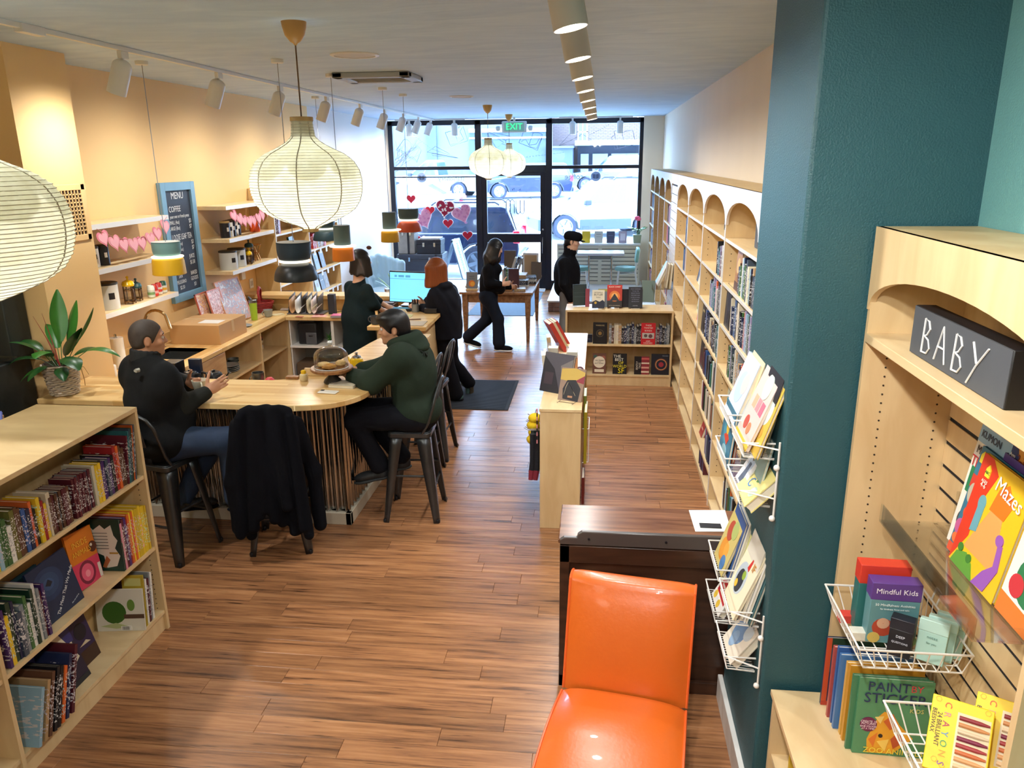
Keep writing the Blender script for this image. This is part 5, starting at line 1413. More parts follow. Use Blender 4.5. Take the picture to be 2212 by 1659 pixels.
# 2: seated man in the green hoodie
t=thing('person','person with short black hair in dark green hoodie leaning on the bar','person',TR((-1.41,5.52,0)))
hc=W(849,709,5.5);fd=nz((-.95,-.22,-.1))
hp,hcuts,P,Rm=head_prims(hc,fd,(-.12,0,1),1.03)
tf=nz((-.98,.05,0));ts=np.cross((0,0,1),tf)
pel=V3(-1.36,5.52,.83);shm=V3(-1.42,5.52,1.31);neck=hc+V3(.055,.01,-.105)
shl,shr=shm+ts*.185,shm-ts*.185
ell_,wrl=W(803,826,5.36),V3(-1.90,5.53,1.12)
elr,wrr=V3(-1.66,5.75,1.12),V3(-1.86,5.58,1.14)
hl,hr=pel+ts*.1,pel-ts*.1
knl,knr=W(764,906,5.40),V3(-1.82,5.66,.80)
anl,anr=W(820,1005,5.42),W(866,985,5.62)
body=hp+[cap(P(-.01,0,-.05),neck,.056,.06,.03)]+torso(pel,neck,shl,shr,hl,hr,.15,.10)+arm(shl,ell_,wrl,.046,.04,.028)+arm(shr,elr,wrr,.046,.04,.028)
body+=[cap(hl,knl,.075,.055),cap(knl,anl,.05,.04),cap(hr,knr,.075,.055),cap(knr,anr,.05,.04)]
body+=hand_prims(wrl,nz((-.6,.7,.05)),nz((-.2,.1,-1)),(-1,-.5,0),1,.3)+hand_prims(wrr,nz((-.7,-.6,.05)),nz((0,0,-1)),(-1,.5,0),1,.3)
sdf_obj('body',body,.0056,SKIN3,t,hcuts)
eyes(t,P)
hcut=[ell(P(.095,0,-.035),V3(.07,.1,.078),Rm,.015),ell(P(.03,0,-.12),V3(.09,.09,.06),Rm,.02)]+[ell(P(-.012,sg*.085,-.012),V3(.024,.03,.034),Rm,.01)for sg in(-1,1)]
sdf_obj('hair',[ell(P(-.014,0,.038),V3(.118,.096,.108),Rm,.02),ell(P(-.062,0,-.02),V3(.062,.078,.075),Rm,.03),ell(P(.065,0,.085),V3(.05,.075,.034),Rm,.03),ell(P(.02,.05,.09),V3(.06,.04,.035),Rm,.02)],.006,HAIR_B,t,hcut,.004)
HOOD=mat('hoodie_green','#243026',.9,spec=.2,bump=(70,.12))
bk_=-tf
hd=torso(pel+V3(.02,0,.02),neck-V3(0,0,.05),shl,shr,hl,hr,.205,.15,.02,tf,.07)+arm(shl,ell_,ell_*.25+wrl*.75,.098,.086,.062,.05)+arm(shr,elr,elr*.25+wrr*.75,.098,.086,.062,.05)
hd+=[ell(shm+bk_*.05-V3(0,0,.12),(.2,.155,.2),np.stack([ts,tf,V3(0,0,1)]),.07),cap(shl,shr,.095,None,.07),ell(pel+V3(0,0,.06),(.2,.165,.13),np.stack([ts,tf,V3(0,0,1)]),.06)]
sdf_obj('hoodie',hd,.0078,HOOD,t,wrinkle=.006)
ring=[]
for i in range(18):
 a=2*PI*i/18;r0=.088+.02*math.cos(a)
 c_=neck+V3(.01,0,.0)+(math.cos(a)*bk_*1.05+math.sin(a)*ts*.95)*r0+V3(0,0,.035-.05*(1-math.cos(a))/2)
 ring.append(ell(c_,(.04,.04,.034+.016*(1+math.cos(a))/2),None,.035))
ring+=[ell(neck+bk_*.13-V3(0,0,.03),(.085,.11,.05),np.stack([tf,ts,V3(0,0,1)]),.05)]
sdf_obj('hood',ring,.007,HOOD,t,wrinkle=.004)
text('UNION',.05,mat('hoodie_print','#1c241d',.8),t,FR(W(902,762,5.395),nz((.86,.5,-.28)),(-.05,.35,1)),name='print',world=True,ext=.012)
tr_=[cap(hl,knl,.108,.085,.06),cap(knl,anl,.08,.074,.04),cap(hr,knr,.108,.085,.06),cap(knr,anr,.08,.074,.04),ell(pel-V3(0,0,.03),(.18,.16,.11),np.stack([ts,tf,V3(0,0,1)]),.06)]
sdf_obj('trousers',tr_,.008,BLK,t,wrinkle=.006)
SHOED=mat('shoe_charcoal','#1a1d20',.6)
shoe(t,anl+V3(.02,0,-.06),anl+V3(-.17,-.03,-.1),SHOED,mat('sole_grey','#2c3133',.7));shoe(t,anr+V3(.02,0,-.06),anr+V3(-.17,-.04,-.09),SHOED,mat('sole_grey','#2c3133',.7))
# 3: woman in the long green dress at the till
t=thing('person','person with dark wavy bob in long dark green dress standing at till','person',TR((-2.7,8.42,0)))
hc=W(781,562,8.45);fd=nz((.9,.42,-.12))
hp,hcuts,P,Rm=head_prims(hc,fd,(.08,0,1),1.0)
tf=nz((.62,.78,0));ts=np.cross((0,0,1),tf)
pel=V3(-2.72,8.42,.98);shm=W(774,622,8.42);shm[2]-=.0;neck=hc+V3(-.03,-.01,-.12)
shl,shr=shm+ts*.165,shm-ts*.165
elr,wrr=W(805,655,8.34),W(828,671,8.5)
ell_,wrl=V3(-2.62,8.66,1.16),W(842,664,8.66)
hl,hr=pel+ts*.085,pel-ts*.085
knl,knr,anl,anr=pel+ts*.09-V3(0,0,.46),pel-ts*.09-V3(0,0,.46),pel+ts*.09-V3(0,0,.89),pel-ts*.09-V3(0,0,.89)
body=hp+[cap(P(-.01,0,-.05),neck-V3(0,0,.04),.048,.056,.03)]+torso(pel,neck,shl,shr,hl,hr,.135,.09)+arm(shl,ell_,wrl,.038,.034,.025)+arm(shr,elr,wrr,.038,.034,.025)+[cap(hl,knl,.075,.05),cap(knl,anl,.048,.035),cap(hr,knr,.075,.05),cap(knr,anr,.048,.035)]
body+=hand_prims(wrr,nz((.75,.6,-.12)),(0,0,-1),(-.3,1,0),.95,.35)+hand_prims(wrl,nz((.8,.3,-.2)),(0,0,-1),(.3,-1,0),.95,.35)
sdf_obj('body',body,.006,SKIN2,t,hcuts)
eyes(t,P)
hcut=[ell(P(.10,0,-.04),V3(.062,.085,.095),Rm,.015)]
hair=[ell(P(-.016,0,.03),V3(.108,.094,.10),Rm,.02)]
for i in range(15):
 a=PI*(.28+1.44*i/14)
 d_=math.cos(a)*Rm[0]+math.sin(a)*Rm[1]
 r_=hc+d_*.088+V3(0,0,.02);e_=hc+d_*(.118 if i%2 else.128)-V3(0,0,.145+.012*math.sin(i*2.1))
 hair.append(cap(r_,e_,.036,.022,.025))
sdf_obj('hair',hair,.0065,HAIR_D,t,hcut,.004)
b=MB();cb=W(797,535,8.43);b.ball(cb,(.03,.02,.022),10,7);b.build('hair_bow',mat('bow_brown','#5a2d18',.6),t,world=True)
DRESS=mat('dress_green','#0d1d21',.9,spec=.2,bump=(70,.08))
zb0=.36
dr_=torso(pel,neck-V3(0,0,.09),shl-V3(0,0,.02),shr-V3(0,0,.02),hl,hr,.165,.122,0,tf,.06)+[cap(pel-V3(0,0,.02),V3(pel[0],pel[1],zb0),.175,.215,.08),ell(pel,(.185,.16,.2),np.stack([ts,tf,V3(0,0,1)]),.08)]
dr_+=[cap(shl,ell_,.066,.06,.04),cap(ell_,ell_*.6+wrl*.4,.058,.05,.04),cap(shr,elr,.066,.06,.04),cap(elr,elr*.62+wrr*.38,.058,.052,.04)]
sdf_obj('dress',dr_,.008,DRESS,t,[ell(neck-V3(0,0,.005)-tf*.03,(.1,.1,.062),None,.02),ell((pel[0],pel[1],.1),(.5,.5,.2),None,.01)],wrinkle=.005)
shoe(t,anl+V3(0,0,.0)-V3(0,0,.03),anl+tf*.17-V3(0,0,.045),SHOED,BLK);shoe(t,anr-V3(0,0,.03),anr+tf*.17-V3(0,0,.045),SHOED,BLK)
# 4: woman with copper bob at the monitor
t=thing('person','person with copper bob and glasses in black jacket, one heel raised','person',TR((-1.62,8.45,0)))
hc=W(941,582,8.42);fd=nz((-.93,.22,-.12))
hp,hcuts,P,Rm=head_prims(hc,fd,(-.08,0,1),1.0)
tf=nz((-.93,.36,0));ts=np.cross((0,0,1),tf)
pel=W(962,706,8.45);pel[2]=.93;shm=W(956,632,8.44);neck=hc+V3(.035,0,-.12)
shl,shr=shm+ts*.165,shm-ts*.165
ell_,wrl=W(930,672,8.3),W(908,664,8.38)
elr,wrr=V3(-1.9,8.62,1.14),W(916,655,8.52)
hl,hr=pel+ts*.08,pel-ts*.08
anl=np.array(U(985,850,y=8.42));anl[2]=.09;knl=(hl+anl)/2+V3(-.03,0,.0)
anr=W(1013,826,8.72);knr=W(975,778,8.6)
body=hp+[cap(P(-.01,0,-.05),neck-V3(0,0,.04),.048,.056,.03)]+torso(pel,neck,shl,shr,hl,hr,.135,.09)+arm(shl,ell_,wrl,.038,.034,.025)+arm(shr,elr,wrr,.038,.034,.025)+[cap(hl,knl,.075,.05),cap(knl,anl,.048,.035),cap(hr,knr,.075,.05),cap(knr,anr,.048,.035)]
body+=hand_prims(wrl,nz((-.95,.1,.1)),nz((0,.6,-.6)),(0,0,1),.95,.4)+hand_prims(wrr,nz((-.9,-.2,.2)),nz((0,-.8,-.3)),(0,0,1),.95,.6)
sdf_obj('body',body,.006,SKIN2,t,hcuts)
eyes(t,P)
hcut=[ell(P(.098,0,-.045),V3(.05,.085,.1),Rm,.012)]
hair=[ell(P(-.014,0,.034),V3(.112,.096,.102),Rm,.02)]
for i in range(17):
 a=PI*(.2+1.6*i/16)
 d_=math.cos(a)*Rm[0]+math.sin(a)*Rm[1]
 hair.append(cap(hc+d_*.09+V3(0,0,.03),hc+d_*.112-V3(0,0,.165),.032,.022,.03))
sdf_obj('hair',hair,.0065,HAIR_R,t,hcut,.003)
b=MB()
for sg in(-1,1):
 c_=P(.108,sg*.033,.006);b.tube([c_+.022*(math.cos(a)*Rm[1]+math.sin(a)*Rm[2])for a in[2*PI*i/16 for i in range(16)]],.0028,5,closed=True)
 b.tube([P(.106,sg*.055,.01),P(0,sg*.08,.012)],.0025,5)
b.tube([P(.112,-.012,.01),P(.112,.012,.01)],.0025,5);b.build('glasses',mat('clear_frames','#8d9aa6',.2),t,world=True)
jk=torso(pel,neck-V3(0,0,.06),shl,shr,hl,hr,.175,.14,0,tf,.07)+[cap(pel+V3(.0,0,.1),pel-V3(-.01,0,.15),.175,.185,.08),ell(shm-V3(0,0,.1)-tf*.03,(.2,.15,.16),np.stack([ts,tf,V3(0,0,1)]),.07)]+arm(shl,ell_,wrl-nz(wrl-ell_)*.03,.078,.07,.05,.04)+arm(shr,elr,wrr-nz(wrr-elr)*.03,.078,.07,.05,.04)
jk+=[ell(neck-tf*.05-V3(0,0,.05),(.11,.12,.05),None,.05)]
sdf_obj('jacket',jk,.008,mat('jacket_ink','#0b0e1a',.85,spec=.25),t,[ell((pel[0],pel[1],pel[2]-.36),(.5,.5,.2),None,.01)],wrinkle=.008)
sdf_obj('trousers',[cap(hl,knl,.098,.08,.05),cap(knl,anl,.078,.085,.04),cap(hr,knr,.098,.08,.05),cap(knr,anr,.078,.075,.04),ell(pel-V3(0,0,.05),(.16,.14,.12),np.stack([ts,tf,V3(0,0,1)]),.05)],.008,BLK,t,wrinkle=.005)
M_SNK=mat('sneaker_green_grey','#4c6a66',.6)
shoe(t,anl+V3(.03,0,-.03),anl+V3(-.15,.06,-.04),M_SNK,BLK);shoe(t,anr+V3(.0,.0,-.02),anr+V3(-.01,.03,-.185),M_SNK,mat('sole_tread','#3a3324',.8),up=(-1,.3,.1))
# 5: walking woman by the book table
t=thing('person','person with long black hair walking past display table in white-soled sneakers','person',TR((-1.55,10.95,0)))
hc=W(1071,535,10.95);fd=nz((.95,-.1,-.38))
hp,hcuts,P,Rm=head_prims(hc,fd,(.3,0,1),.98)
tf=nz((.99,-.1,0));ts=np.cross((0,0,1),tf)
pel=W(1056,635,10.95);shm=W(1060,578,10.95);neck=hc+V3(-.03,0,-.11)
shl,shr=shm+ts*.16,shm-ts*.16
elr,wrr=W(1056,612,10.78),W(1084,614,10.8)
ell_,wrl=shl+V3(.02,.05,-.28),shl+V3(.24,-.02,-.30)
hl,hr=pel+ts*.08,pel-ts*.08
anl,anr=V3(-1.9,11.03,.13),V3(-1.42,10.84,.09)
knl,knr=W(1052,690,11.0),W(1076,690,10.88)
body=hp+[cap(P(-.01,0,-.05),neck-V3(0,0,.04),.046,.055,.03)]+torso(pel,neck,shl,shr,hl,hr,.13,.088)+arm(shl,ell_,wrl,.037,.033,.025)+arm(shr,elr,wrr,.037,.033,.025)+[cap(hl,knl,.072,.05),cap(knl,anl,.046,.034),cap(hr,knr,.072,.05),cap(knr,anr,.046,.034)]
body+=hand_prims(wrr,nz((.9,.2,.1)),nz((-.2,1,0)),(0,0,1),.93,.6)+hand_prims(wrl,nz((.9,-.3,.1)),nz((0,-1,0)),(0,0,1),.93,.6)
sdf_obj('body',body,.0065,SKIN2,t,hcuts)
eyes(t,P)
hair=[ell(P(-.014,0,.03),V3(.108,.092,.10),Rm,.02)]
for i in range(15):
 a=PI*(.3+1.4*i/14);d_=math.cos(a)*Rm[0]+math.sin(a)*Rm[1]
 q_=hc+d_*.085;e_=hc+V3(-.09,0,-.30-.05*math.sin(i*1.7))+d_*.07
 hair+=[cap(q_,(q_+e_)/2+d_*.03,.035,.034,.03),cap((q_+e_)/2+d_*.03,e_,.034,.014,.03)]
sdf_obj('hair',hair,.007,HAIR_B,t,[ell(P(.1,0,-.04),V3(.055,.08,.09),Rm,.012)],.003)
jk=torso(pel+V3(0,0,.06),neck-V3(0,0,.05),shl,shr,hl,hr,.155,.125,0,tf,.06)+arm(shl,ell_,wrl,.068,.06,.045,.04)+arm(shr,elr,wrr-V3(.03,0,0),.07,.064,.048,.04)+[ell(shm+V3(.09,0,-.02),(.075,.11,.07),None,.05),ell(pel+V3(.16,-.04,.09),(.09,.11,.09),None,.05)]
sdf_obj('jacket',jk,.008,mat('jacket_midnight','#07080f',.9,spec=.2),t,wrinkle=.006)
JN2=mat('jeans_dark','#121a28',.9,spec=.2,bump=(120,.1))
sdf_obj('jeans',[cap(hl,knl,.098,.078,.06),cap(knl,anl+V3(0,0,.05),.076,.086,.04),cap(hr,knr,.1,.082,.06),cap(knr,anr+V3(0,0,.05),.08,.092,.04),ell(pel-V3(.01,0,.04),(.135,.15,.13),None,.06)],.008,JN2,t,wrinkle=.004)
SNW=mat('sole_white','#dfe2e6',.5)
shoe(t,anl+V3(-.02,0,-.02),anl+V3(.16,-.02,-.07),BLK,SNW);shoe(t,anr+V3(-.02,0,-.03),anr+V3(.17,-.02,-.035),BLK,SNW)
# 6: man in the cap
t=thing('person','person in black cap and black jacket standing behind the low bookcase','person',TR((-.5,11.6,0)))
hc=W(1237,522,11.6);fd=nz((.95,-.08,-.16))
hp,hcuts,P,Rm=head_prims(hc,fd,(.1,0,1),1.02)
tf=nz((.98,-.15,0));ts=np.cross((0,0,1),tf)
shm=W(1224,565,11.6);pel=W(1224,652,11.6);pel[2]=.93;neck=hc+V3(-.035,0,-.12)
shl,shr=shm+ts*.19,shm-ts*.19
elr,wrr=shr+V3(.01,-.05,-.30),shr+V3(.1,-.04,-.53)
ell_,wrl=shl+V3(.0,.05,-.30),shl+V3(.1,.03,-.53)
hl,hr=pel+ts*.09,pel-ts*.09
anl,anr=V3(pel[0]-.02,11.7,.09),V3(pel[0]-.04,11.5,.09);knl,knr=(hl+anl)/2+V3(.02,0,0),(hr+anr)/2+V3(.02,0,0)
body=hp+[cap(P(-.01,0,-.05),neck-V3(0,0,.04),.056,.06,.03)]+torso(pel,neck,shl,shr,hl,hr,.15,.1)+arm(shl,ell_,wrl,.044,.038,.028)+arm(shr,elr,wrr,.044,.038,.028)+[cap(hl,knl,.08,.055),cap(knl,anl,.05,.04),cap(hr,knr,.08,.055),cap(knr,anr,.05,.04)]
body+=hand_prims(wrr,(.15,0,-1),nz((.1,1,0)),(1,0,0),1,.5)+hand_prims(wrl,(.15,0,-1),nz((.1,-1,0)),(1,0,0),1,.5)
sdf_obj('body',body,.0065,SKIN2,t,hcuts)
eyes(t,P)
sdf_obj('hair',[ell(P(-.03,0,.0),V3(.098,.09,.075),Rm,.02),ell(P(-.09,0,-.055),V3(.04,.065,.035),Rm,.03)],.006,HAIR_B,t,[ell(P(.08,0,-.03),V3(.09,.1,.1),Rm,.012)]+[ell(P(-.012,sg*.085,-.008),V3(.022,.03,.034),Rm,.01)for sg in(-1,1)],.004)
cpo=sdf_obj('cap',[ell(P(-.012,0,.062),V3(.112,.096,.082),Rm,.02),cap(P(.06,0,.075),P(-.07,0,.07),.075,.075,.03)],.006,JK,t,[ell(P(0,0,-.06),V3(.2,.2,.09),Rm,.01)])
b=MB();g=[]
for i in range(9):
 a=-1.1+2.2*i/8
 g.append([P(.085*math.cos(a)+.0,.085*math.sin(a),.045),P(.1+.085*math.cos(a)*.95,.078*math.sin(a),.036-.012*math.sin(a)**2)])
b.sheet(g);b.build('cap_brim',JK,cpo,world=True,solid=.006)
b=MB();b.prism([(-.012,-.012),(.012,-.012),(.012,.012),(-.012,.012)],0,.004,FR(P(.10,-.03,.09),-Rm[1]*1.0+Rm[0]*.3,Rm[2]));b.build('cap_badge',M_WHITE,cpo,world=True)
jk=torso(pel+V3(0,0,.05),neck-V3(0,0,.05),shl,shr,hl,hr,.195,.15,0,tf,.07)+arm(shl,ell_,wrl,.085,.074,.052,.04)+arm(shr,elr,wrr,.085,.074,.052,.04)+[cap(pel+V3(0,0,.15),pel-V3(0,0,.08),.19,.195,.07)]
jk+=[cap(neck+(math.cos(a)*tf+math.sin(a)*ts)*.07-V3(0,0,.04),neck+(math.cos(a)*tf+math.sin(a)*ts)*.085+V3(0,0,.02-.04*math.cos(a)),.024,.014,.03)for a in[2*PI*i/12 for i in range(12)]]
sdf_obj('jacket',jk,.008,JK,t,wrinkle=.004)
sdf_obj('trousers',[cap(hl,knl,.11,.09,.05),cap(knl,anl,.088,.08,.04),cap(hr,knr,.11,.09,.05),cap(knr,anr,.088,.08,.04),ell(pel-V3(0,0,.05),(.16,.16,.12),None,.05)],.008,mat('trousers_grey','#75787a',.8,noise=(12,.15)),t,wrinkle=.005)
shoe(t,anl+V3(-.02,0,-.03),anl+V3(.19,0,-.04),BLK,SNW);shoe(t,anr+V3(-.02,0,-.03),anr+V3(.19,0,-.04),BLK,SNW)
# coat hung over the stool in the middle
t=thing('coat','black coat draped over the hooped back of the middle stool','coat',TR((-2.25,4.93,0)))
S0=TR((-2.25,4.93,0),rz=.2)
q=lambda x,y,z:np.array(S0@Vector((x,y,z)))
ct=[cap(q(-.15,-.255,1.09),q(.15,-.255,1.09),.03,None,.03)]
for i in range(15):
 x=-.185+.37*i/14
 zt_=1.115-.55*max(0,abs(x)-.10)**1.5*4
 ct.append(cap(q(x*.93,-.265-.02*math.cos(i*1.3),zt_),q(x*1.22+.01*math.sin(i*2),-.31-.03*math.cos(i*1.9),.40+.10*math.sin(i*2.6)*(1 if 4<i<10 else.4)-.16*(1 if i<4 or i>10 else 0)),.026,.036,.02))
 if i%2==0:ct.append(cap(q(x*.9,-.235,zt_-.02),q(x*1.0,-.225,.72),.02,.024,.03))
ct+=[cap(q(.2,-.22,1.0),q(.27,-.17,.62),.04,.05,.04),cap(q(.27,-.17,.62),q(.29,-.2,.22),.05,.046,.04),cap(q(-.2,-.24,1.0),q(-.26,-.27,.6),.045,.05,.04),cap(q(-.26,-.27,.6),q(-.25,-.28,.26),.05,.044,.04)]
sdf_obj('cloth',ct,.008,mat('coat_black','#07080f',.95,spec=.15),t,wrinkle=.004)
# books
def cover_material():
 m,t,p=nodes('book_cover')
 oi=t.nodes.new('ShaderNodeObjectInfo');tc=t.nodes.new('ShaderNodeTexCoord')
 mp=t.nodes.new('ShaderNodeMapping');mp.inputs['Scale'].default_value=(3,6,26)
 ad=t.nodes.new('ShaderNodeVectorMath');ad.operation='MULTIPLY_ADD';ad.inputs[1].default_value=(13,29,7)
 t.links.new(oi.outputs['Random'],ad.inputs[0]);t.links.new(tc.outputs['Generated'],mp.inputs[0]);t.links.new(mp.outputs[0],ad.inputs[2])
 n=t.nodes.new('ShaderNodeTexNoise');n.inputs['Scale'].default_value=1.0;n.inputs['Detail'].default_value=2
 t.links.new(ad.outputs[0],n.inputs[0])
 r=t.nodes.new('ShaderNodeValToRGB');r.color_ramp.interpolation='CONSTANT'
 r.color_ramp.elements[0].position=0;r.color_ramp.elements[0].color=(0,0,0,1)
 r.color_ramp.elements[1].position=.57;r.color_ramp.elements[1].color=(1,1,1,1)
 t.links.new(n.outputs[0],r.inputs[0])
 sp=t.nodes.new('ShaderNodeSeparateXYZ');t.links.new(tc.outputs['Generated'],sp.inputs[0])
 w1=t.nodes.new('ShaderNodeMath');w1.operation='PINGPONG';w1.inputs[1].default_value=.5
 t.links.new(sp.outputs[2],w1.inputs[0])
 gt=t.nodes.new('ShaderNodeMath');gt.operation='GREATER_THAN';gt.inputs[1].default_value=.14
 t.links.new(w1.outputs[0],gt.inputs[0])
 mu=t.nodes.new('ShaderNodeMath');mu.operation='MULTIPLY';t.links.new(gt.outputs[0],mu.inputs[0]);t.links.new(r.outputs[0],mu.inputs[1])
 m2=t.nodes.new('ShaderNodeMath');m2.operation='MULTIPLY';m2.inputs[1].default_value=.72;t.links.new(mu.outputs[0],m2.inputs[0])
 hs=t.nodes.new('ShaderNodeHueSaturation')
 hh=t.nodes.new('ShaderNodeMath');hh.operation='MULTIPLY_ADD';hh.inputs[1].default_value=.5;hh.inputs[2].default_value=.25
 t.links.new(oi.outputs['Random'],hh.inputs[0]);t.links.new(hh.outputs[0],hs.inputs['Hue']);hs.inputs['Saturation'].default_value=.6
 iv=t.nodes.new('ShaderNodeInvert');t.links.new(oi.outputs['Color'],iv.inputs['Color']);t.links.new(iv.outputs[0],hs.inputs['Color'])
 mx=t.nodes.new('ShaderNodeMix');mx.data_type='RGBA'
 t.links.new(m2.outputs[0],mx.inputs[0]);t.links.new(oi.outputs['Color'],mx.inputs[6]);t.links.new(hs.outputs[0],mx.inputs[7])
 t.links.new(mx.outputs[2],p.inputs['Base Color']);p.inputs['Roughness'].default_value=.4
 return m
M_COVER=cover_material()
M_PAGES=mat('page_edges','#e3dac4',.85,noise=(60,.08,(40,1,1)))
PAL={'navy':'#182446','black':'#15151a','cream':'#ddd2b6','white':'#dcdad4','red':'#a32228','grey':'#7d8488','teal':'#2a6a70','green':'#3f6a3c','dark green':'#1e3a2c','purple':'#4a2c6a','yellow':'#dfbb2a','orange':'#d2622a','brown':'#5a3a28','light blue':'#8fb2c4','blue':'#2f5590','pink':'#d5869a','maroon':'#571a28','tan':'#b59468','slate':'#414e5e','lilac':'#9a90b4','olive':'#6b6a32'}
_b=MB()
_b.k=0
_b.box(0,0,0,.1,1,1);_b.box(.9,0,0,1,1,1);_b.box(.1,0,0,.9,.035,1)
_b.k=1
_b.box(.1,.035,.015,.9,.975,.982)
BOOK_ME=_b.mesh('book',[M_COVER,M_PAGES],0)
_b=MB();_b.box(0,0,0,.1,1,1);_b.box(.9,0,0,1,1,1);_b.box(.1,0,0,.9,.035,1)
CASE_ME=_b.mesh('cover',[M_COVER],0)
_b=MB();_b.box(.1,.035,.015,.9,.975,.982);PAGE_ME=_b.mesh('pages',[M_PAGES],0)
NTH=['first','second','third','fourth','fifth','sixth','seventh','eighth','ninth','tenth']+['%dth'%k for k in range(11,21)]+['21st','22nd','23rd']+['%dth'%k for k in range(24,31)]+['31st','32nd']+['%dth'%k for k in range(33,41)]
def book(label,group,M,t_,d,h,colname,parts=False):
 c=lin(PAL[colname])
 k=RN.uniform(.82,1.15)
 c=tuple(min(1,v*k)for v in c[:3])+(1,)
 if parts:
  o=bpy.data.objects.new('book',CASE_ME)
 else:
  o=bpy.data.objects.new('book',BOOK_ME)
 COL.objects.link(o)
 loc,rot,_=M.decompose()
 o.location=loc;o.rotation_euler=rot.to_euler();o.scale=(t_,d,h);o.color=c
 WMX[o.name]=M@Matrix.Diagonal((t_,d,h,1))
 tag(o,label,'book',group)
 if parts:
  q=bpy.data.objects.new('pages',PAGE_ME);COL.objects.link(q);q.parent=o
 return o
DARKISH=['navy','black','black','slate','brown','maroon','blue','dark green','purple','red','grey','teal']
MIXED=['navy','black','black','cream','white','red','grey','teal','green','brown','light blue','blue','slate','tan','lilac','maroon','orange','dark green','cream','navy']
STUFF={}
def row(where,group,M0,length,hr=(.19,.25),tr=(.018,.04),d=.16,pal=MIXED,cols=None,parts=False,lean_end=0,maxn=99,jit=.012,stuff=None):
 """books standing side by side along local +x of M0 (spines face local -y)"""
 x,i=0.0,0
 while i<maxn:
  t_=RN.uniform(*tr)
  if x+t_>length:break
  cn=cols[i%len(cols)]if cols else RN.choice(pal)
  h=RN.uniform(*hr);dd=d*RN.uniform(.9,1.05)
  M=M0@TR((x,RN.uniform(0,jit),0))
  if stuff is not None:
   stuff.k=CN.index(cn);stuff.box(0,0,0,t_,.01,h,M);stuff.k=CN.index(cn);stuff.box(0,.01,0,t_*.12,dd,h,M);stuff.box(t_*.88,.01,0,t_,dd,h,M);stuff.k=len(CN);stuff.box(t_*.12,.01,.003,t_*.88,dd*.97,h*.982,M)
   x+=t_+.0012;i+=1;continue
  size='thick' if t_>tr[0]+.7*(tr[1]-tr[0])else 'slim' if t_<tr[0]+.3*(tr[1]-tr[0])else 'mid-sized'
  if lean_end and x+t_+.05>length:M=M@TR(ry=lean_end)
  book('%s %s book, %s %s'%(size,cn,NTH[i],where),group,M,t_,dd,h,cn,parts)
  x+=t_+.0012;i+=1
 return x
def face_book(label,M,w_,h,t_,cover,art=(),group=None,pages_top=True,name='book',cat='book',cover_m=None):
 """book shown by its front; local x right, y away from the viewer, z up; origin bottom centre of the front"""
 o=thing(name,label,cat,M,group)
 cm=cover_m or mat('cover_'+cover.lstrip('#'),cover,.38)
 c_=min(.004,t_*.18)
 b=MB();b.box(-w_/2,0,0,w_/2,c_,h);b.box(-w_/2,t_-c_,0,w_/2,t_,h);b.box(-w_/2,c_,0,-w_/2+c_,t_-c_,h);b.build('cover',cm,o,smooth=0)
 b=MB();b.box(-w_/2+c_,c_,.004,w_/2-.004,t_-c_,h-.004);b.build('pages',M_PAGES,o,smooth=0)
 polys,mats=[],[]
 b=MB();lay=0
 for a in art:
  if a[0]=='text':continue
  lay+=1
  hx=a[-1]
  if hx not in mats:mats.append(hx)
  b.k=mats.index(hx)
  y=-.0003-.0003*lay
  F=FR((0,0,0),(1,0,0),(0,0,1))
  if a[0]=='rect':pl=[(a[1]*w_,a[2]*h),(a[3]*w_,a[2]*h),(a[3]*w_,a[4]*h),(a[1]*w_,a[4]*h)]
  elif a[0]=='disc':pl=[(a[1]*w_+a[3]*w_*math.cos(2*PI*k/20),a[2]*h+a[3]*w_*(a[4]if len(a)>5 else 1)*math.sin(2*PI*k/20))for k in range(20)]
  else:pl=[(x*w_,z*h)for x,z in a[1]]
  b.prism(pl,0,-y,F)
 if mats:b.build('cover_art',[flat(q)for q in mats],o,smooth=0)
 for a in art:
  if a[0]!='text':continue
  _,s_,cx,cz,size,hx=a[:6];sx=a[6]if len(a)>6 else 1;rot=a[7]if len(a)>7 else 0
  text(s_,size,flat(hx),o,FR((cx*w_,-.0006-.0003*(lay+1),cz*h),(1,0,0),(0,0,1))@TR(rz=rot),name='title',sx=sx)
 return o
def stand(M,label,m=None,w_=.1):
 """wire book easel under a face-out book"""
 b=MB()
 for sx in(-1,1):
  b.tube([(sx*w_/2,-.035,.012),(sx*w_/2,-.035,.002),(sx*w_/2,.07,.002),(sx*w_*.18,.045,.11),(0,.035,.15)],.0022,5)
 b.tube([(-w_/2,.0,.002),(w_/2,.0,.002)],.0022,5)
 o=b.build('book_easel',m or M_WIRE,None,M)
 WMX[o.name]=M
 return tag(o,label,'book stand','wire book easels')
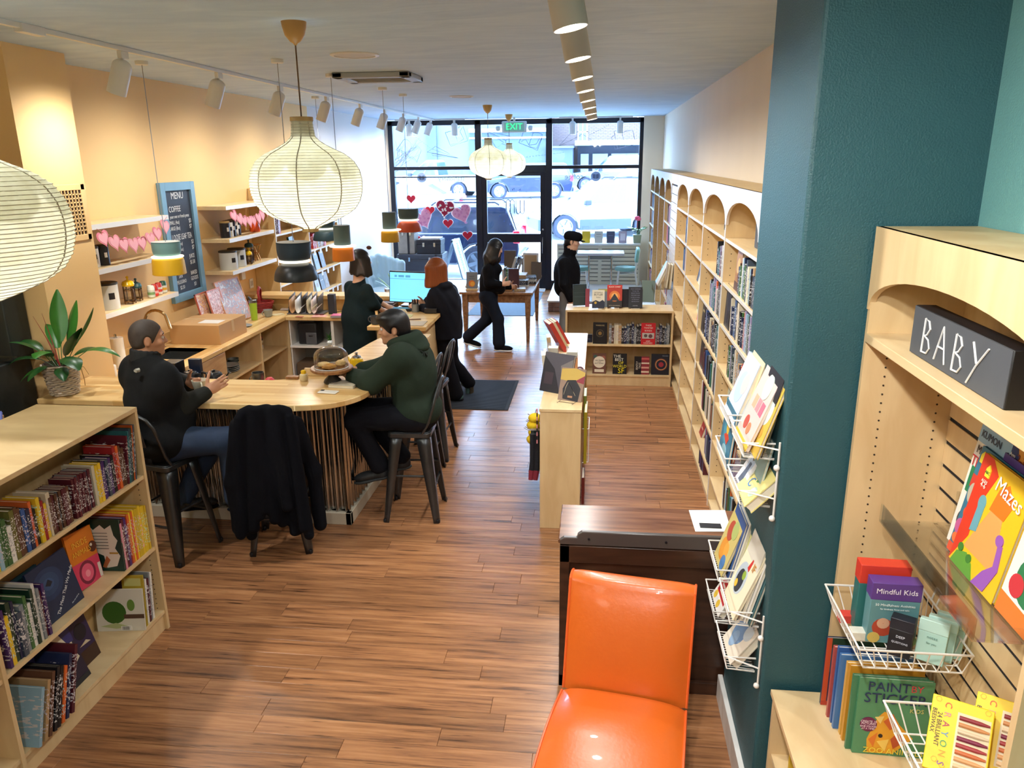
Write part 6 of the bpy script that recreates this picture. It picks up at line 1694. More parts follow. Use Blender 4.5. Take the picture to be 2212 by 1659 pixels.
# tall bays on the right: spines face -x
def TM(y,z,x=.925):return TR((x,y,z),rz=-PI/2)
GB='books in the tall arched bookcases'
S_={1.81:'top',1.5:'second',1.19:'third',.88:'fourth',.57:'fifth',.26:'sixth',.06:'bottom'}
CN=list(PAL);SB=MB()
ROWS=[('pillar',1.81,4.64,5.32),('pillar',1.5,4.64,5.5),('pillar',1.19,4.64,5.5),('pillar',.88,4.64,5.2),('pillar',.57,4.95,5.45),('pillar',.26,4.9,5.3),('second',1.81,5.88,6.32),('second',1.5,5.88,6.62),('second',1.19,5.88,6.75),('second',.88,5.88,6.78),('second',.57,5.88,6.7),('second',.26,5.88,6.35),('fourth',1.81,8.36,8.72),('fourth',1.5,8.36,8.8),('fourth',1.19,8.36,8.62),('fourth',.57,8.36,8.55)]
for(bay,z,ya,yb)in ROWS:
 L=yb-ya
 row('from far end, %s shelf of %s bay'%(S_[z],bay),GB,TM(yb,z+.001),L,(.18,.27),(.022,.05),.17,lean_end=.08 if bay=='second' else 0,stuff=SB if(bay=='fourth' or(bay=='second' and z<1.1)or(bay=='pillar' and z<.7))else None)
row('from far end, bottom shelf of second bay',GB,TM(6.6,.061),.3,(.15,.19),(.018,.03),.14,DARKISH,stuff=SB)
qb=SB.build('books',[flat(PAL[q])for q in CN]+[M_PAGES],smooth=0,kind='stuff');qb['label']='rows of small books on the lower and farther shelves of the arched bays';qb['category']='books'
for nm,y,z,w_,h,cov,art,lean,x in[('orange notebook-like book with grey band leaning face out on the third bay',7.55,1.81,.17,.25,'#e06a32',[('rect',-.5,.35,.5,.62,'#b9aca0'),('rect',-.25,.4,.25,.5,'#e9e4da')],.18,.985),('dark book leaning face out beside a cream one, third bay',7.88,1.5,.15,.22,'#1a1c2c',[('rect',-.4,.6,.4,.8,'#3a3c50')],.2,.985),('cream book with red sketch leaning face out on the third bay',7.7,1.5,.15,.225,'#e2d4ae',[('disc',.1,.35,.18,1,'#c9a24e'),('poly',[(-.3,.7),(.2,.75),(-.1,.5)],'#8c4a30')],.22,.975),('white book with pale blue figure leaning face out on the third bay',7.5,1.5,.16,.23,'#e6ebea',[('disc',.0,.4,.25,1,'#b9d2da')],.22,.97),('pale green book with plant drawing standing face out, third bay third shelf',7.85,1.19,.2,.26,'#c8c9a0',[('disc',.1,.55,.2,1,'#a8a478'),('rect',-.4,.1,.4,.2,'#8d8f60')],.12,1.0),('small orange card book on the third bay third shelf',7.45,1.19,.09,.12,'#e25f2c',[],.1,.95),('book with blue sky and red field cover, third bay fourth shelf',7.55,.88,.22,.3,'#9db4bf',[('rect',-.5,.0,.5,.38,'#a8283c'),('poly',[(-.5,.38),(.5,.3),(.5,.5),(-.1,.46)],'#c2586a')],.14,.98),('white picture book with small brown figure on the bottom shelf, third bay',7.6,.26,.24,.28,'#e8e3d2',[('disc',.1,.35,.12,1,'#a5673f'),('disc',-.15,.3,.1,1,'#b9c7b0')],.14,.98),('cream hardback leaning on the fourth bay fourth shelf',8.55,.88,.17,.26,'#ded2b4',[('rect',-.3,.55,.3,.62,'#a58c62')],.2,.97),('big black book with pale spine lettering pulled out at the pillar bay',5.66,1.5,.22,.31,'#0f1018',[('rect',-.06,.12,.06,.9,'#2b2d3c')],.04,.93),('dark book with glowing orange lantern cover on the pillar bay second shelf',5.42,1.5,.2,.27,'#15151f',[('disc',.05,.45,.32,1,'#c8641e'),('disc',.05,.45,.2,1,'#efb040'),('disc',.05,.45,.09,1,'#f8dc8a')],.06,.94),('brown and tan fantasy cover facing out among books on the pillar bay top shelf',5.42,1.81,.19,.27,'#a8763c',[('disc',0,.62,.3,1,'#d8b070'),('rect',-.5,.0,.5,.22,'#5a3a20'),('disc',.1,.36,.16,1,'#7a4a22')],.06,.94),('grey and yellow picture book facing out, pillar bay fourth shelf',5.4,.88,.2,.27,'#b8b79a',[('disc',0,.55,.28,1,'#8f9690'),('rect',-.5,.0,.5,.18,'#cfae52')],.06,.94),('black book with W on its cover low in the pillar bay',5.45,.57,.17,.24,'#111015',[('text','W',.12,.2,.06,'#d8d4c8')],.05,.94),('red book leaning near the floor in the second bay',6.78,.26,.15,.2,'#a01e26',[('rect',-.3,.3,.3,.36,'#d8b0a0')],.3,.95),('black book with dark red flames cover, second bay fourth shelf',6.88,.88,.19,.26,'#120f14',[('poly',[(-.4,.1),(.4,.1),(.2,.5),(.05,.35),(-.15,.6)],'#5a1c20')],.05,.93),('black hardback facing out at the far end of the second bay third shelf',6.92,1.19,.18,.26,'#101116',[('rect',-.3,.7,.3,.78,'#9a8a5a')],.05,.93)]:
 face_book(nm,TR((x,y,z+.001),rz=-PI/2,rx=0)@TR(rx=-lean),w_,h,.028,cov,art,GB)
b=MB();b.box(.9,6.98,.84,.905,7.06,.9);tag(b.build('shelf_card',M_PAPER,bev=.001),'small cream shelf card clipped to the post between second and third bay','card')
b=MB();mats=[flat(PAL[q])for q in('navy','white','red','slate','lilac','brown','light blue','pink','cream')]
for(ya,yb)in((10.4,11.1),(13.66,14.6)):
 for z in(.47,.85,1.2,1.55,1.84):
  y=ya
  while y<yb:
   t_=RN.uniform(.02,.04);b.k=RN.randrange(len(mats));b.box(.93+RN.uniform(0,.015),y,z+.001,1.12,y+t_-.001,z+RN.uniform(.18,.27));y+=t_
o=b.build('books',mats,smooth=0,kind='stuff');o['label']='rows of small books in the far arched bookcases';o['category']='books'
M_SLATE=mat('slate_block','#4a4d52',.7,noise=(4,.25));M_SBLK=mat('sign_black_edge','#0c0c0e',.5)
def chalk_sign(label,M,w_,h,d,lines,group,big=False):
 t=thing('chalkboard_sign',label,'sign',M,group)
 b=MB();b.box(-w_/2,.002,0,w_/2,d,h);b.build('block',M_SBLK,t,bev=.003)
 b=MB();b.box(-w_/2+.002,0,.002,w_/2-.002,.003,h-.002);b.build('slate_face',M_SLATE,t)
 for(s_,cx,cz,size,sx)in lines:text(s_,size,M_CHALK,t,FR((cx,-.0006,cz),(1,0,0),(0,0,1)),sx=sx)
 return t
sg=[(5.0,'MIDDLE READERS sign on a grey slate block under the arch by the pillar',[('MIDDLE',-.04,.16,.07,.8),('READERS',.02,.07,.075,.8)]),(6.3,'grey slate sign block with faint chalk words under the second arch',[('CLASSIC',0,.15,.05,.8),('READS',0,.08,.05,.8)]),(7.5,'grey slate sign block under the third arch',[]),(8.75,'grey slate sign block under the fourth arch',[])]
for y,lb,ln in sg:chalk_sign(lb,TR((1.0,y,2.131),rz=-PI/2),.4,.225,.05,ln,'slate signs under the arches')
for k,y in enumerate((10.75,11.85,12.95,14.05)):chalk_sign('pale slate sign under the %s arch beyond the slatted panel'%NTH[k],TR((1.0,y,2.131),rz=-PI/2),.36,.2,.05,[],'slate signs under the arches')
# low case facing the camera
GC='books in the low case facing the aisle'
row('in the main row, upper shelf of camera-facing low case',GC,TR((.14,9.25,.521)),.42,(.19,.25),(.022,.038),.16,cols=['grey','brown','cream','cream','tan','black','navy','slate','black','navy','grey','black','black','white'])
row('right of red face-out book, camera-facing low case',GC,TR((.68,9.25,.521)),.19,(.18,.24),(.024,.034),.16,cols=['grey','maroon','navy','black','slate','grey'])
face_book('black book with round bronze medallion, upper shelf of the camera-facing low case',TR((.03,9.23,.521))@TR(rx=-.06,rz=-.04),.17,.26,.035,'#101014',[('disc',0,.5,.28,1,'#4a4030'),('disc',0,.5,.22,1,'#191512'),('disc',0,.5,.13,1,'#8a6a34'),('text','WARRIORS',0,.87,.026,'#b8a070',.8)],GC)
face_book('dark book lying behind the medallion book',TR((-.19,9.3,.521))@TR(rx=-.03),.26,.1,.05,'#14182a',[('rect',-.4,.3,.4,.5,'#2c3450')],GC)
face_book('red and white book facing out between the rows of the low case',TR((.61,9.23,.521))@TR(rx=-.05),.17,.26,.03,'#c01c28',[('rect',-.42,.28,.42,.55,'#b9b4ac'),('disc',-.18,.42,.12,1,'#5a4a48'),('disc',.16,.4,.14,1,'#6a3c40'),('text','THESE',0,.9,.026,'#f0e4d8'),('text','TWISTED',0,.78,.026,'#f0e4d8'),('text','BONDS',0,.65,.026,'#f0e4d8'),('text','AND',0,.16,.024,'#f0e4d8'),('text','DARKNESS',0,.07,.022,'#f0e4d8')],GC)
face_book('floral book with cream oval label, lower shelf of the low case',TR((.03,9.24,.141))@TR(rx=-.1),.165,.25,.03,'#6f4a3c',[('disc',.3,.8,.15,1,'#9a5a48'),('disc',-.3,.85,.14,1,'#3c5a50'),('disc',0,.58,.44,1,'#e6dcc4'),('rect',-.35,.08,.35,.22,'#e6dcc4'),('text','100 YEARS',0,.66,.024,'#4a3c30'),('text','of the',0,.58,.018,'#4a3c30'),('text','BEST SHORT',0,.51,.02,'#4a3c30')],GC)
face_book('black book with THE BEST OF WORLD SF in white and yellow',TR((.28,9.24,.141))@TR(rx=-.1),.17,.25,.035,'#0e1016',[('text','THE',-.2,.88,.05,'#f0eedc',1),('text','BEST',-.05,.71,.05,'#f0eedc',1),('text','OF',.08,.55,.05,'#f2e23a',1),('text','WORLD',.0,.38,.05,'#f2e23a',.9),('text','SF',.1,.15,.085,'#f6e000',1)],GC)
face_book('black book lettered sideways beside a red spined collage book',TR((.5,9.24,.141))@TR(rx=-.08),.085,.22,.03,'#121014',[('text','BEASTLY',-.12,.5,.034,'#e8dcc8',.8,PI/2),('text','TALES',.28,.5,.034,'#e8dcc8',.8,PI/2)],GC)
face_book('red and cream banded book beside the black sideways-lettered book',TR((.59,9.24,.141))@TR(rx=-.08),.095,.22,.03,'#8c3038',[('rect',-.5,.1+.0,.5,.2,'#e2c8b0'),('rect',-.5,.34,.5,.44,'#d89a8c'),('rect',-.5,.6,.5,.68,'#e6d4bc'),('rect',-.5,.84,.5,.93,'#c65a58')],GC)
face_book('large dark book with glowing ring and red centre, lower shelf of the low case',TR((.78,9.24,.141))@TR(rx=-.08),.235,.255,.03,'#121726',[('disc',0,.5,.33,1,'#6a3a26'),('disc',0,.5,.29,1,'#c98a58'),('disc',0,.5,.25,1,'#16182a'),('disc',.0,.5,.13,1,'#a02838'),('text','THE RING',.2,.92,.016,'#9aa2b0')],GC)
GT='books on easels on the low case'
def eas(label,lbs,u,v,w_,h,cov,art,lean=.2,y=None,rz=0,back=False):
 p_=U(u,v,z=.942)
 M=TR((p_.x,p_.y,.942),rz=rz)
 stand(M@(TR(rz=PI,loc=(0,.02,0))if back else Matrix()),lbs,w_=w_*.6)
 return face_book(label,M@TR((0,0,.012))@TR(rx=-lean),w_,h,.025,cov,art,GT)
eas('dark green book turned away on an easel at the left of the low case','white wire easel holding the dark green turned-away book',1253,662,.17,.26,'#2c3a3c',[('rect',-.5,.4,.5,.43,'#3c4c4e'),('rect',-.5,.6,.5,.62,'#3c4c4e')],.1,rz=.25)
eas('cream and black book with author lettering on the low case','white wire easel under the cream and black book',1292,668,.15,.22,'#e2dac2',[('rect',-.5,0,.5,.34,'#24283a'),('poly',[(-.5,.34),(-.2,.44),(.1,.36),(.35,.46),(.5,.36),(.5,.3),(-.5,.3)],'#24283a'),('disc',-.22,.3,.1,1,'#c8a23c'),('text','OCTAVIA E.',0,.86,.022,'#4a4238',.9),('text','BUTLER',0,.74,.03,'#4a4238',1),('text','kindred',0,.6,.016,'#6a5c4c')])
eas('red and orange comic-like cover with crouching figure on the low case','white wire easel under the red and orange cover',1327,666,.18,.27,'#b8341e',[('rect',-.5,.0,.5,.3,'#2a2320'),('disc',0,.5,.36,1,'#e07a34'),('disc',0,.5,.22,1,'#f0b060'),('poly',[(-.35,.26),(-.2,.42),(0,.62),(.2,.42),(.35,.26),(.1,.3),(-.1,.3)],'#2c3238'),('rect',-.5,.86,.5,1.0,'#c8281e'),('text','BLACK COMET',0,.91,.026,'#f4ead8',.8),('text','OUT OF THE ORDINARY',0,.08,.012,'#d8c8b0')])
eas('black book with lines of silver lettering on the low case','white wire easel under the black book with silver lettering',1372,667,.165,.25,'#14141c',[('text',q_,0,.9-.1*k,.016,'#8a8aa0',.9)for k,q_ in enumerate(['WHAT HAPPENED','TO ALL THE','BRIGHT PEOPLE','WE KNEW AND','LOVED SO WELL','IN THE DAYS','BEFORE NOW'])]+[('text','A NOVEL',0,.1,.015,'#b0b0bc')])
eas('grey-green hardback turned away on an easel at the right of the low case','white wire easel holding the grey-green hardback',1398,655,.165,.27,'#71837e',[],.1,rz=-.3)
for k,(u,v,cov,w_)in enumerate(((1268,655,'#8b3a4a',.05),(1306,655,'#7d8a94',.16),(1345,652,'#1a1720',.2),(1375,652,'#15171c',.15))):
 face_book(['maroon book seen edge-on behind the dark green one','blue-grey book with yellow top standing behind the cream one','black book standing behind the red cover','black book standing behind the silver-lettered one'][k],TR((U(u,668,z=.942).x,9.42,.942))@TR(rx=-.08),w_,.22,.025,cov,[('rect',-.5,.86,.5,1,'#a9a860')]if k==1 else[],GT)
# narrow aisle case: top and sides
p0=(-.25,5.55)
face_book('glossy collage cover with dark silhouette leaning on a wire easel, narrow case',TR((-.2,5.52,.953),rz=-.35)@TR(rx=-.38),.19,.25,.025,'#8a6f5c',[('poly',[(-.5,.62),(.5,.55),(.5,.9),(.1,1),(-.5,.95)],'#c2a24c'),('poly',[(.1,.6),(.5,.55),(.5,.8)],'#8a2c3a'),('poly',[(-.3,.05),(.35,.0),(.4,.4),(.15,.65),(-.2,.62),(-.35,.35)],'#15131c'),('rect',-.1,.1,.1,.16,'#a87858')],'books on the narrow aisle case')
stand(TR((-.22,5.48,.952),rz=-.35),'brass wire easel under the collage cover on the narrow case',M_CHROME,.12)
face_book('large dark picture book leaning on the left of the narrow case',TR((-.33,5.72,.953),rz=-.5)@TR(rx=-.32),.26,.31,.03,'#4a4650',[('poly',[(-.5,0),(.2,0),(-.1,.6),(-.5,.9)],'#1b1822'),('poly',[(.2,.3),(.5,.5),(.5,.9),(.1,.7)],'#77706e'),('rect',-.4,.2,-.1,.5,'#3a2a34')],'books on the narrow aisle case')
for k,(y,h,cov)in enumerate(((7.15,.33,'#e3ddcc'),(7.3,.3,'#d8cfb8'),(7.48,.27,'#e0d6c4'))):
 face_book(['cream hardback with red edge leaning forward, front of three on the narrow case','middle hardback of the three leaning on the narrow case','rear hardback of the three leaning on the narrow case'][k],TR((-.3,y,.953),rz=PI/2+.35)@TR(rx=-.5),.2,h,.04,'#a83028' if k!=1 else '#b8a888',[('rect',-.48,.02,.48,.98,cov)],'books on the narrow aisle case')
for k,(x,y,h,c2)in enumerate(((-.37,6.35,.17,'#7d6a58'),(-.2,6.1,.2,'#d99a68'))):
 t=thing('card_box',['brown carton of cards with a clear lid on the narrow case','peach carton of cards with a clear lid on the narrow case'][k],'box',TR((x,y,.952)),'card cartons on the narrow case')
 b=MB();b.box(-.045,-.05,0,.045,.05,h);b.build('carton',mat('carton_'+c2[1:],c2,.6),t,bev=.002)
 b=MB();b.box(-.047,-.052,h-.005,.047,.052,h+.07);b.build('clear_lid',M_CLEAR,t)
 b=MB();b.box(-.042,-.047,h+.001,.042,.047,h+.045);b.build('cards',M_PAPER,t)
t=thing('mug','two stacked cream mugs between the cartons on the narrow case','mug',TR((-.27,6.3,.952)))
for z in(0,.085):
 b=MB();b.lathe([(.001,z+.004),(.036,z),(.042,z+.01),(.043,z+.08),(.040,z+.08),(.038,z+.012),(.001,z+.01)],24);b.build('cup',mat('stoneware_cream','#ddd8c8',.35),t)
 b=MB();b.tube([(.042,0,z+.065),(.07,0,z+.06),(.072,0,z+.03),(.042,0,z+.018)],.006,6);b.build('handle',mat('stoneware_cream','#ddd8c8',.35),t)
b=MB()
for k in range(4):b.tube([(-.14+.03*math.cos(a),6.25+.012*k,.985+.03*math.sin(a))for a in[2*PI*i/16 for i in range(16)]],.004,5,closed=True)
b.tube([(-.14,6.24,.953),(-.14,6.31,.953)],.012,6)
tag(b.build('hair_ties',mat('plum_cord','#5c3a44',.7)),'small rack of dark cord rings beside the peach carton','rack')
for k,(y,h)in enumerate(((5.95,.24),(6.12,.22),(6.55,.25))):
 face_book(['cream paperback leaning at the left edge of the narrow case','dark red edged book leaning behind the cream paperback','tan book leaning at the far left edge of the narrow case'][k],TR((-.385,y+.1,.953),rz=PI/2+.1)@TR(rx=-.12),.16,h,.035,['#ddd3bc','#5c2630','#b99a70'][k],[],'books on the narrow aisle case')
for k,(y,z,cm,lb)in enumerate(((5.55,.80,'#e0bb18','yellow puff plush keyring bundle hanging on the end hooks'),)):
 t=thing('hanging_toy',lb,'toy',TR((-.46,y,z)))
 b=MB()
 for q in range(4):b.ball((-.46-.012*(q%2),y-.02*q*.3,z-.055*q),(.052,.05,.04),12,8)
 b.build('body',mat('plush_yellow',cm,.9,bump=(40,.5)),t,world=True)
 b=MB();b.tube([(-.46,y,z+.03),(-.45,y,z+.07)],.003);b.build('loop',M_CHROME,t,world=True)
for k,y in enumerate((5.40,5.48,5.56,5.64,5.72)):
 z=.70-.02*(k%2)
 b=MB();b.tube([(-.405,y,z+.06),(-.5,y,z+.055),(-.53,y,z+.075)],.0028,6);tag(b.build('display_hook',M_CHROME),'%s chrome display hook from the end of the narrow case'%NTH[k],'hook','chrome hooks on the narrow case')
for k,(y,cm,c2)in enumerate(((5.42,'#15151c','#7a1f30'),(5.5,'#1c2a2a','#8c2238'),(5.58,'#16161e','#24304c'))):
 t=thing('sock_pair',['black and white knitted socks with wine toes hanging nearest the aisle','dark green patterned socks with red toes hanging second','black patterned socks with navy toes hanging third'][k],'socks',TR((-.45,y,.7)),'socks hanging on the narrow case')
 b=MB()
 for q in(-.018,.018):b.tube([(-.45+q,y,.72),(-.45+q,y-.004,.5),(-.455+q,y-.01,.42)],[.02,.022,.024],8)
 b.build('sock',mat('knit_'+cm[1:],cm,.95,noise=(90,.8),bump=(90,.3)),t,world=True)
 b=MB()
 for q in(-.018,.018):b.tube([(-.455+q,y-.01,.43),(-.462+q,y-.03,.36)],[.025,.018],8)
 b.build('toe',mat('toe_'+c2[1:],c2,.9),t,world=True)
t=thing('lanyard','pink and black patterned strap hanging at the corner of the narrow case','strap',TR((-.43,5.36,.9)))
b=MB()
for q in range(9):b.k=q%2;b.box(-.432,5.35,.94-.03*q-.03,-.424,5.37,.94-.03*q)
b.build('band',[flat('#d88a94'),M_BLACK],t,world=True)
for k,(y,z,w_,h,cov)in enumerate(((5.75,.42,.3,.42,'#a59222'),(5.95,.62,.24,.28,'#7f8a3a'),(5.62,.12,.22,.22,'#6a2420'))):
 face_book(['large ochre picture book hanging on the aisle side of the narrow case','olive picture book hung behind the ochre one','dark red book low on the aisle side of the narrow case'][k],TR((-.075+.01*(k==0),y,z),rz=PI/2),w_,h,.022,cov,[('rect',-.4,.06,.1,.13,'#e8e4d4'),('rect',-.3,.3,.2,.34,'#5a2a20'),('disc',.2,.6,.08,1,'#e2dab8')],'books hung on the aisle side')
b=MB();b.tube([(-.105,5.62,.70),(-.05,5.62,.70),(-.05,5.9,.70),(-.105,5.9,.70)],.003);b.tube([(-.05,5.62,.70),(-.05,5.62,.43),(-.1,5.62,.42)],.003);tag(b.build('wire_holder',M_WIRE),'white wire book holder on the aisle side of the narrow case','rack')
# low double-sided case at the left edge: front faces +x
def LM(y,z,x=-2.545):return TR((x,y,z),rz=PI/2)
GL='books in the low case at the left edge'
w_='from near end, top shelf of left low case'
row(w_,GL,LM(2.64,1.001),.62,(.17,.24),(.016,.03),.17,cols=['white','blue','white','yellow','light blue','green','green','white','olive','brown','brown','blue','navy','orange','black','yellow','red','yellow','cream'],parts=True,maxn=19)
row('in the maroon series in the middle of the top shelf',GL,LM(3.06,1.001),.165,(.188,.192),(.0165,.018),.13,cols=['brown','maroon','brown','slate','brown','maroon','maroon','brown','maroon'],parts=True)
row('in the taller maroon series right of the brown one',GL,LM(3.23,1.001),.15,(.208,.21),(.0165,.0175),.13,cols=['maroon','maroon','slate','maroon'],parts=True)
row('right of maroon series on left low case',GL,LM(3.386,1.001),.09,(.2,.23),(.018,.024),.16,cols=['cream','yellow','yellow','black'],parts=True)
row('in the purple and cream set on the top shelf',GL,LM(3.455,1.001),.1,(.2,.204),(.02,.023),.14,cols=['purple','purple','slate','purple'],parts=True)
row('toward the far end of the top shelf, left case',GL,LM(3.548,1.001),.13,(.2,.25),(.018,.03),.18,cols=['black','red','orange','brown','brown'],parts=True)
for k,(y,h,cn)in enumerate(((3.66,.27,'maroon'),(3.675,.29,'teal'),(3.688,.3,'slate'),(3.70,.3,'dark green'),(3.714,.31,'orange'),(3.728,.31,'slate'))):
 book('thin %s picture book, %s of six leaning at far end of top shelf'%(cn,NTH[k]),GL,LM(y,1.001)@TR(ry=.14),.009,.24,h,cn,True)
row('from near end, middle shelf of left low case',GL,LM(2.66,.551),.4,(.22,.31),(.014,.028),.22,cols=['purple','yellow','dark green','navy','slate','grey','green','white','dark green','white','grey','maroon'],parts=True,maxn=13)
face_book('navy picture book lettered The Mess That We Made, face out on the middle shelf',LM(3.10,.551,-2.60)@TR(rx=-.22,rz=0),.28,.29,.012,'#1c2c4a',[('disc',-.12,.62,.36,.8,'#24385c'),('disc',-.12,.62,.25,.8,'#2c4468'),('disc',-.12,.62,.13,.8,'#35507a'),('poly',[(-.2,.62),(-.1,.7),(-.02,.62),(-.1,.57)],'#141c2c')]+[('text','The Mess That We Made',.16,.36,.026,'#e8ecee',.95,.75),('text','the sea and us',.3,.1,.011,'#c8d0d8',1,.3)],GL)
face_book('orange and pink picture book lettered Inside Animals, face out on the middle shelf',LM(3.36,.551,-2.64)@TR(rx=-.2,ry=.12),.21,.3,.012,'#d97a20',[('rect',-.5,0,.5,.46,'#d23a5c'),('disc',-.02,.24,.3,1,'#7a1c38'),('disc',-.02,.24,.22,1,'#e05878'),('disc',-.02,.22,.09,1,'#f090a0'),('disc',.38,.62,.14,1,'#5a2c1a'),('disc',.34,.66,.04,1,'#e8e0d0'),('rect',.38,.04,.48,.3,'#e8e0d4'),('text','INSIDE',-.05,.78,.045,'#f2b83a',.9),('text','ANIMALS',-.05,.62,.042,'#f2b83a',.85)],GL)
face_book('teal-dark picture book lying behind the navy one, middle shelf',LM(2.98,.551,-2.66)@TR(rx=-.2),.24,.27,.012,'#1d3b42',[('disc',0,.6,.2,1,'#35606a')],GL)
face_book('dark green picture book with white splash panel, back cover toward the camera',TR((-2.665,3.50,.551))@TR(rx=-.05,rz=.06),.24,.30,.012,'#14382f',[('poly',[(-.36,.8),(-.2,.88),(-.12,.8),(.05,.9),(.15,.82),(.3,.9),(.34,.7),(.42,.6),(.34,.45),(.44,.3),(.34,.1),(.1,.06),(.06,.3),(-.2,.4),(-.4,.42),(-.34,.6)],'#e6e0d2'),('disc',-.3,.22,.12,1,'#0f241f'),('disc',-.28,.18,.07,1,'#8a5a40'),('poly',[(.0,.08),(.12,.3),(.2,.22),(.08,.06)],'#b8683c'),('rect',-.46,.02,-.2,.12,'#e8e4da'),('rect',.2,.34,.4,.37,'#b08a2a')]+[('rect',-.2,.74-k*.06,.2,.748-k*.06,'#555048')for k in range(6)],GL)
row('in bright row at far end of middle shelf',GL,LM(3.525,.551),.25,(.27,.3),(.011,.02),.22,cols=['pink','maroon','purple','red','orange','yellow','orange','yellow','yellow','yellow','yellow','yellow','yellow','yellow'],parts=True,jit=.004)
face_book('dark purple picture book with pale lettering, rear one on the bottom shelf',LM(3.22,.131,-2.66)@TR(rx=-.25),.28,.36,.012,'#2b2148',[('rect',-.5,0,.5,.22,'#3c261c'),('disc',.25,.5,.16,1,'#15131f'),('poly',[(.1,.3),(.4,.28),(.3,.34)],'#c9b99a'),('text','WILLIAM STILL',-.1,.86,.026,'#c9c4d4',.8),('text','and his',-.1,.79,.018,'#c9c4d4',.8),('text','FREEDOM STORIES',-.08,.72,.024,'#c9c4d4',.8)],GL)
face_book('dark picture book with white window panes and bird, front one on the bottom shelf',LM(3.04,.131,-2.60)@TR(rx=-.3),.29,.34,.012,'#29243a',[('rect',-.5,.62,.5,1,'#34306a'),('poly',[(-.02,.95),(.18,1.0),(.46,.35),(.26,.28)],'#ddd4b8'),('poly',[(-.14,.66),(.44,.62),(.44,.52),(-.14,.56)],'#ddd4b8'),('poly',[(-.34,.4),(-.26,.5),(-.22,.3)],'#d8d8d4'),('poly',[(-.3,.14),(-.02,.2),(.04,.12),(-.12,.06)],'#d8d8d4'),('rect',-.5,0,.5,.08,'#22252c')],GL)
face_book('white picture book with round green creature, back cover toward the camera',TR((-2.665,3.56,.131))@TR(rx=-.12,rz=.14),.27,.25,.012,'#e6e2d4',[('disc',-.12,.45,.25,1.0,'#3c6a24'),('disc',.24,.62,.08,1.6,'#6f9440'),('rect',.08,.3,.5,.4,'#5a4030'),('poly',[(-.42,.12),(-.1,.2),(.2,.1),(-.1,.06)],'#b8c48a'),('rect',.0,.02,.22,.12,'#f4f2ec')]+[('rect',.03+.025*k,.03,.04+.025*k,.11,'#2a2a2a')for k in range(6)],GL)
face_book('yellow picture book with dark photo square behind the white one',TR((-2.68,3.605,.131))@TR(rx=-.1,rz=.1),.27,.31,.012,'#c9b03c',[('rect',-.3,.7,.05,.92,'#3a1c28'),('rect',.1,.8,.45,.95,'#e2de8a')],GL)
row('leaning at far end of bottom shelf, left case',GL,LM(3.645,.131)@TR(ry=.1),.08,(.26,.3),(.012,.02),.24,cols=['white','maroon','grey','white','yellow'],parts=True)
for k,(y,cn,h)in enumerate(((2.66,'light blue',.27),(2.70,'tan',.28),(2.73,'brown',.30),(2.765,'black',.30),(2.79,'black',.29),(2.82,'orange',.27),(2.85,'navy',.31),(2.89,'maroon',.33))):
 book('%s book, %s of slumped dark row at near end of bottom shelf'%(cn,NTH[k]),GL,TR((-2.50-.0*k,y,.131),rz=PI/2)@TR(ry=.32),.02,.24,h,cn,True)
# things on the bar
ZB=1.073
CREAM,STONE,BLKM=mat('glaze_cream','#d9d4bd',.3),mat('glaze_stone_grey','#8f928e',.5),mat('black_enamel','#15161a',.3)
YELG=mat('glaze_yellow','#e0b512',.25,coat=.5)
def mug(P,label,m,r=.045,h=.085,ang=0.0,taper=.9,cat='mug',hr=.028):
 t=thing('mug',label,cat,TR(P,rz=ang))
 b=MB();b.lathe([(.001,.0),(r*taper*.8,0),(r*taper,.008),(r,h),(r-.004,h),(r*taper-.005,.012),(.001,.01)],28,cap=(False,False));b.build('cup',m,t)
 if hr:
  b=MB();b.tube([(r*.97+hr*1.0*math.sin(a)*.9,0,h*.55+hr*math.cos(a))for a in[PI*i/8 for i in range(9)]],.006,6);b.build('handle',m,t)
 return t
mug(Vector(mugc)-Vector((0,0,.045)),'large cream mug held in both hands by the man in the vest',CREAM,.056,.085,-.9,.72)
c=U(719,827,z=ZB);c.z=ZB
t=thing('cake_stand','wooden cake stand with dark turned foot on the bar','cake stand',TR(c))
b=MB();b.lathe([(.001,0),(.062,0),(.068,.012),(.06,.03),(.03,.06),(.022,.085),(.05,.098),(.05,.102)],30);b.build('foot',mat('dark_turned_wood','#2b2a28',.4),t)
b=MB();b.lathe([(.001,.1),(.15,.1),(.158,.108),(.16,.122),(.155,.126),(.001,.126)],40);b.build('plate',wood('acacia_plate','#6e4424','#9c6a3c',(3,1,1),.4),t)
zpl=ZB+.1275
t=thing('glass_cloche','clear glass dome with knob covering the pastries','glass dome',TR((c.x,c.y,zpl)))
R_=.128
pr=[(R_,0),(R_,.085)]+[(R_*math.cos(a),.085+.075*math.sin(a))for a in[PI/2*i/8 for i in range(1,8)]]+[(.012,.161),(.01,.17)]
b=MB();b.lathe(pr,40,cap=(False,False));b.build('dome',M_GLASS,t)
b=MB();b.lathe([(.01,.168),(.018,.178),(.022,.19),(.016,.2),(.001,.204)],18);b.build('knob',mat('glass_knob','#dfe4e2',.1),t)
b=MB();b.lathe([(R_+.001,.0),(R_+.002,.004),(R_,.006)],40,cap=(False,False));b.build('rim',mat('glass_knob','#dfe4e2',.1),t)
PAST,PAST2=mat('pastry_gold','#c58a3c',.6,noise=(22,.35),bump=(30,.6)),mat('pastry_pale','#d8b377',.7,noise=(25,.3),bump=(35,.6))
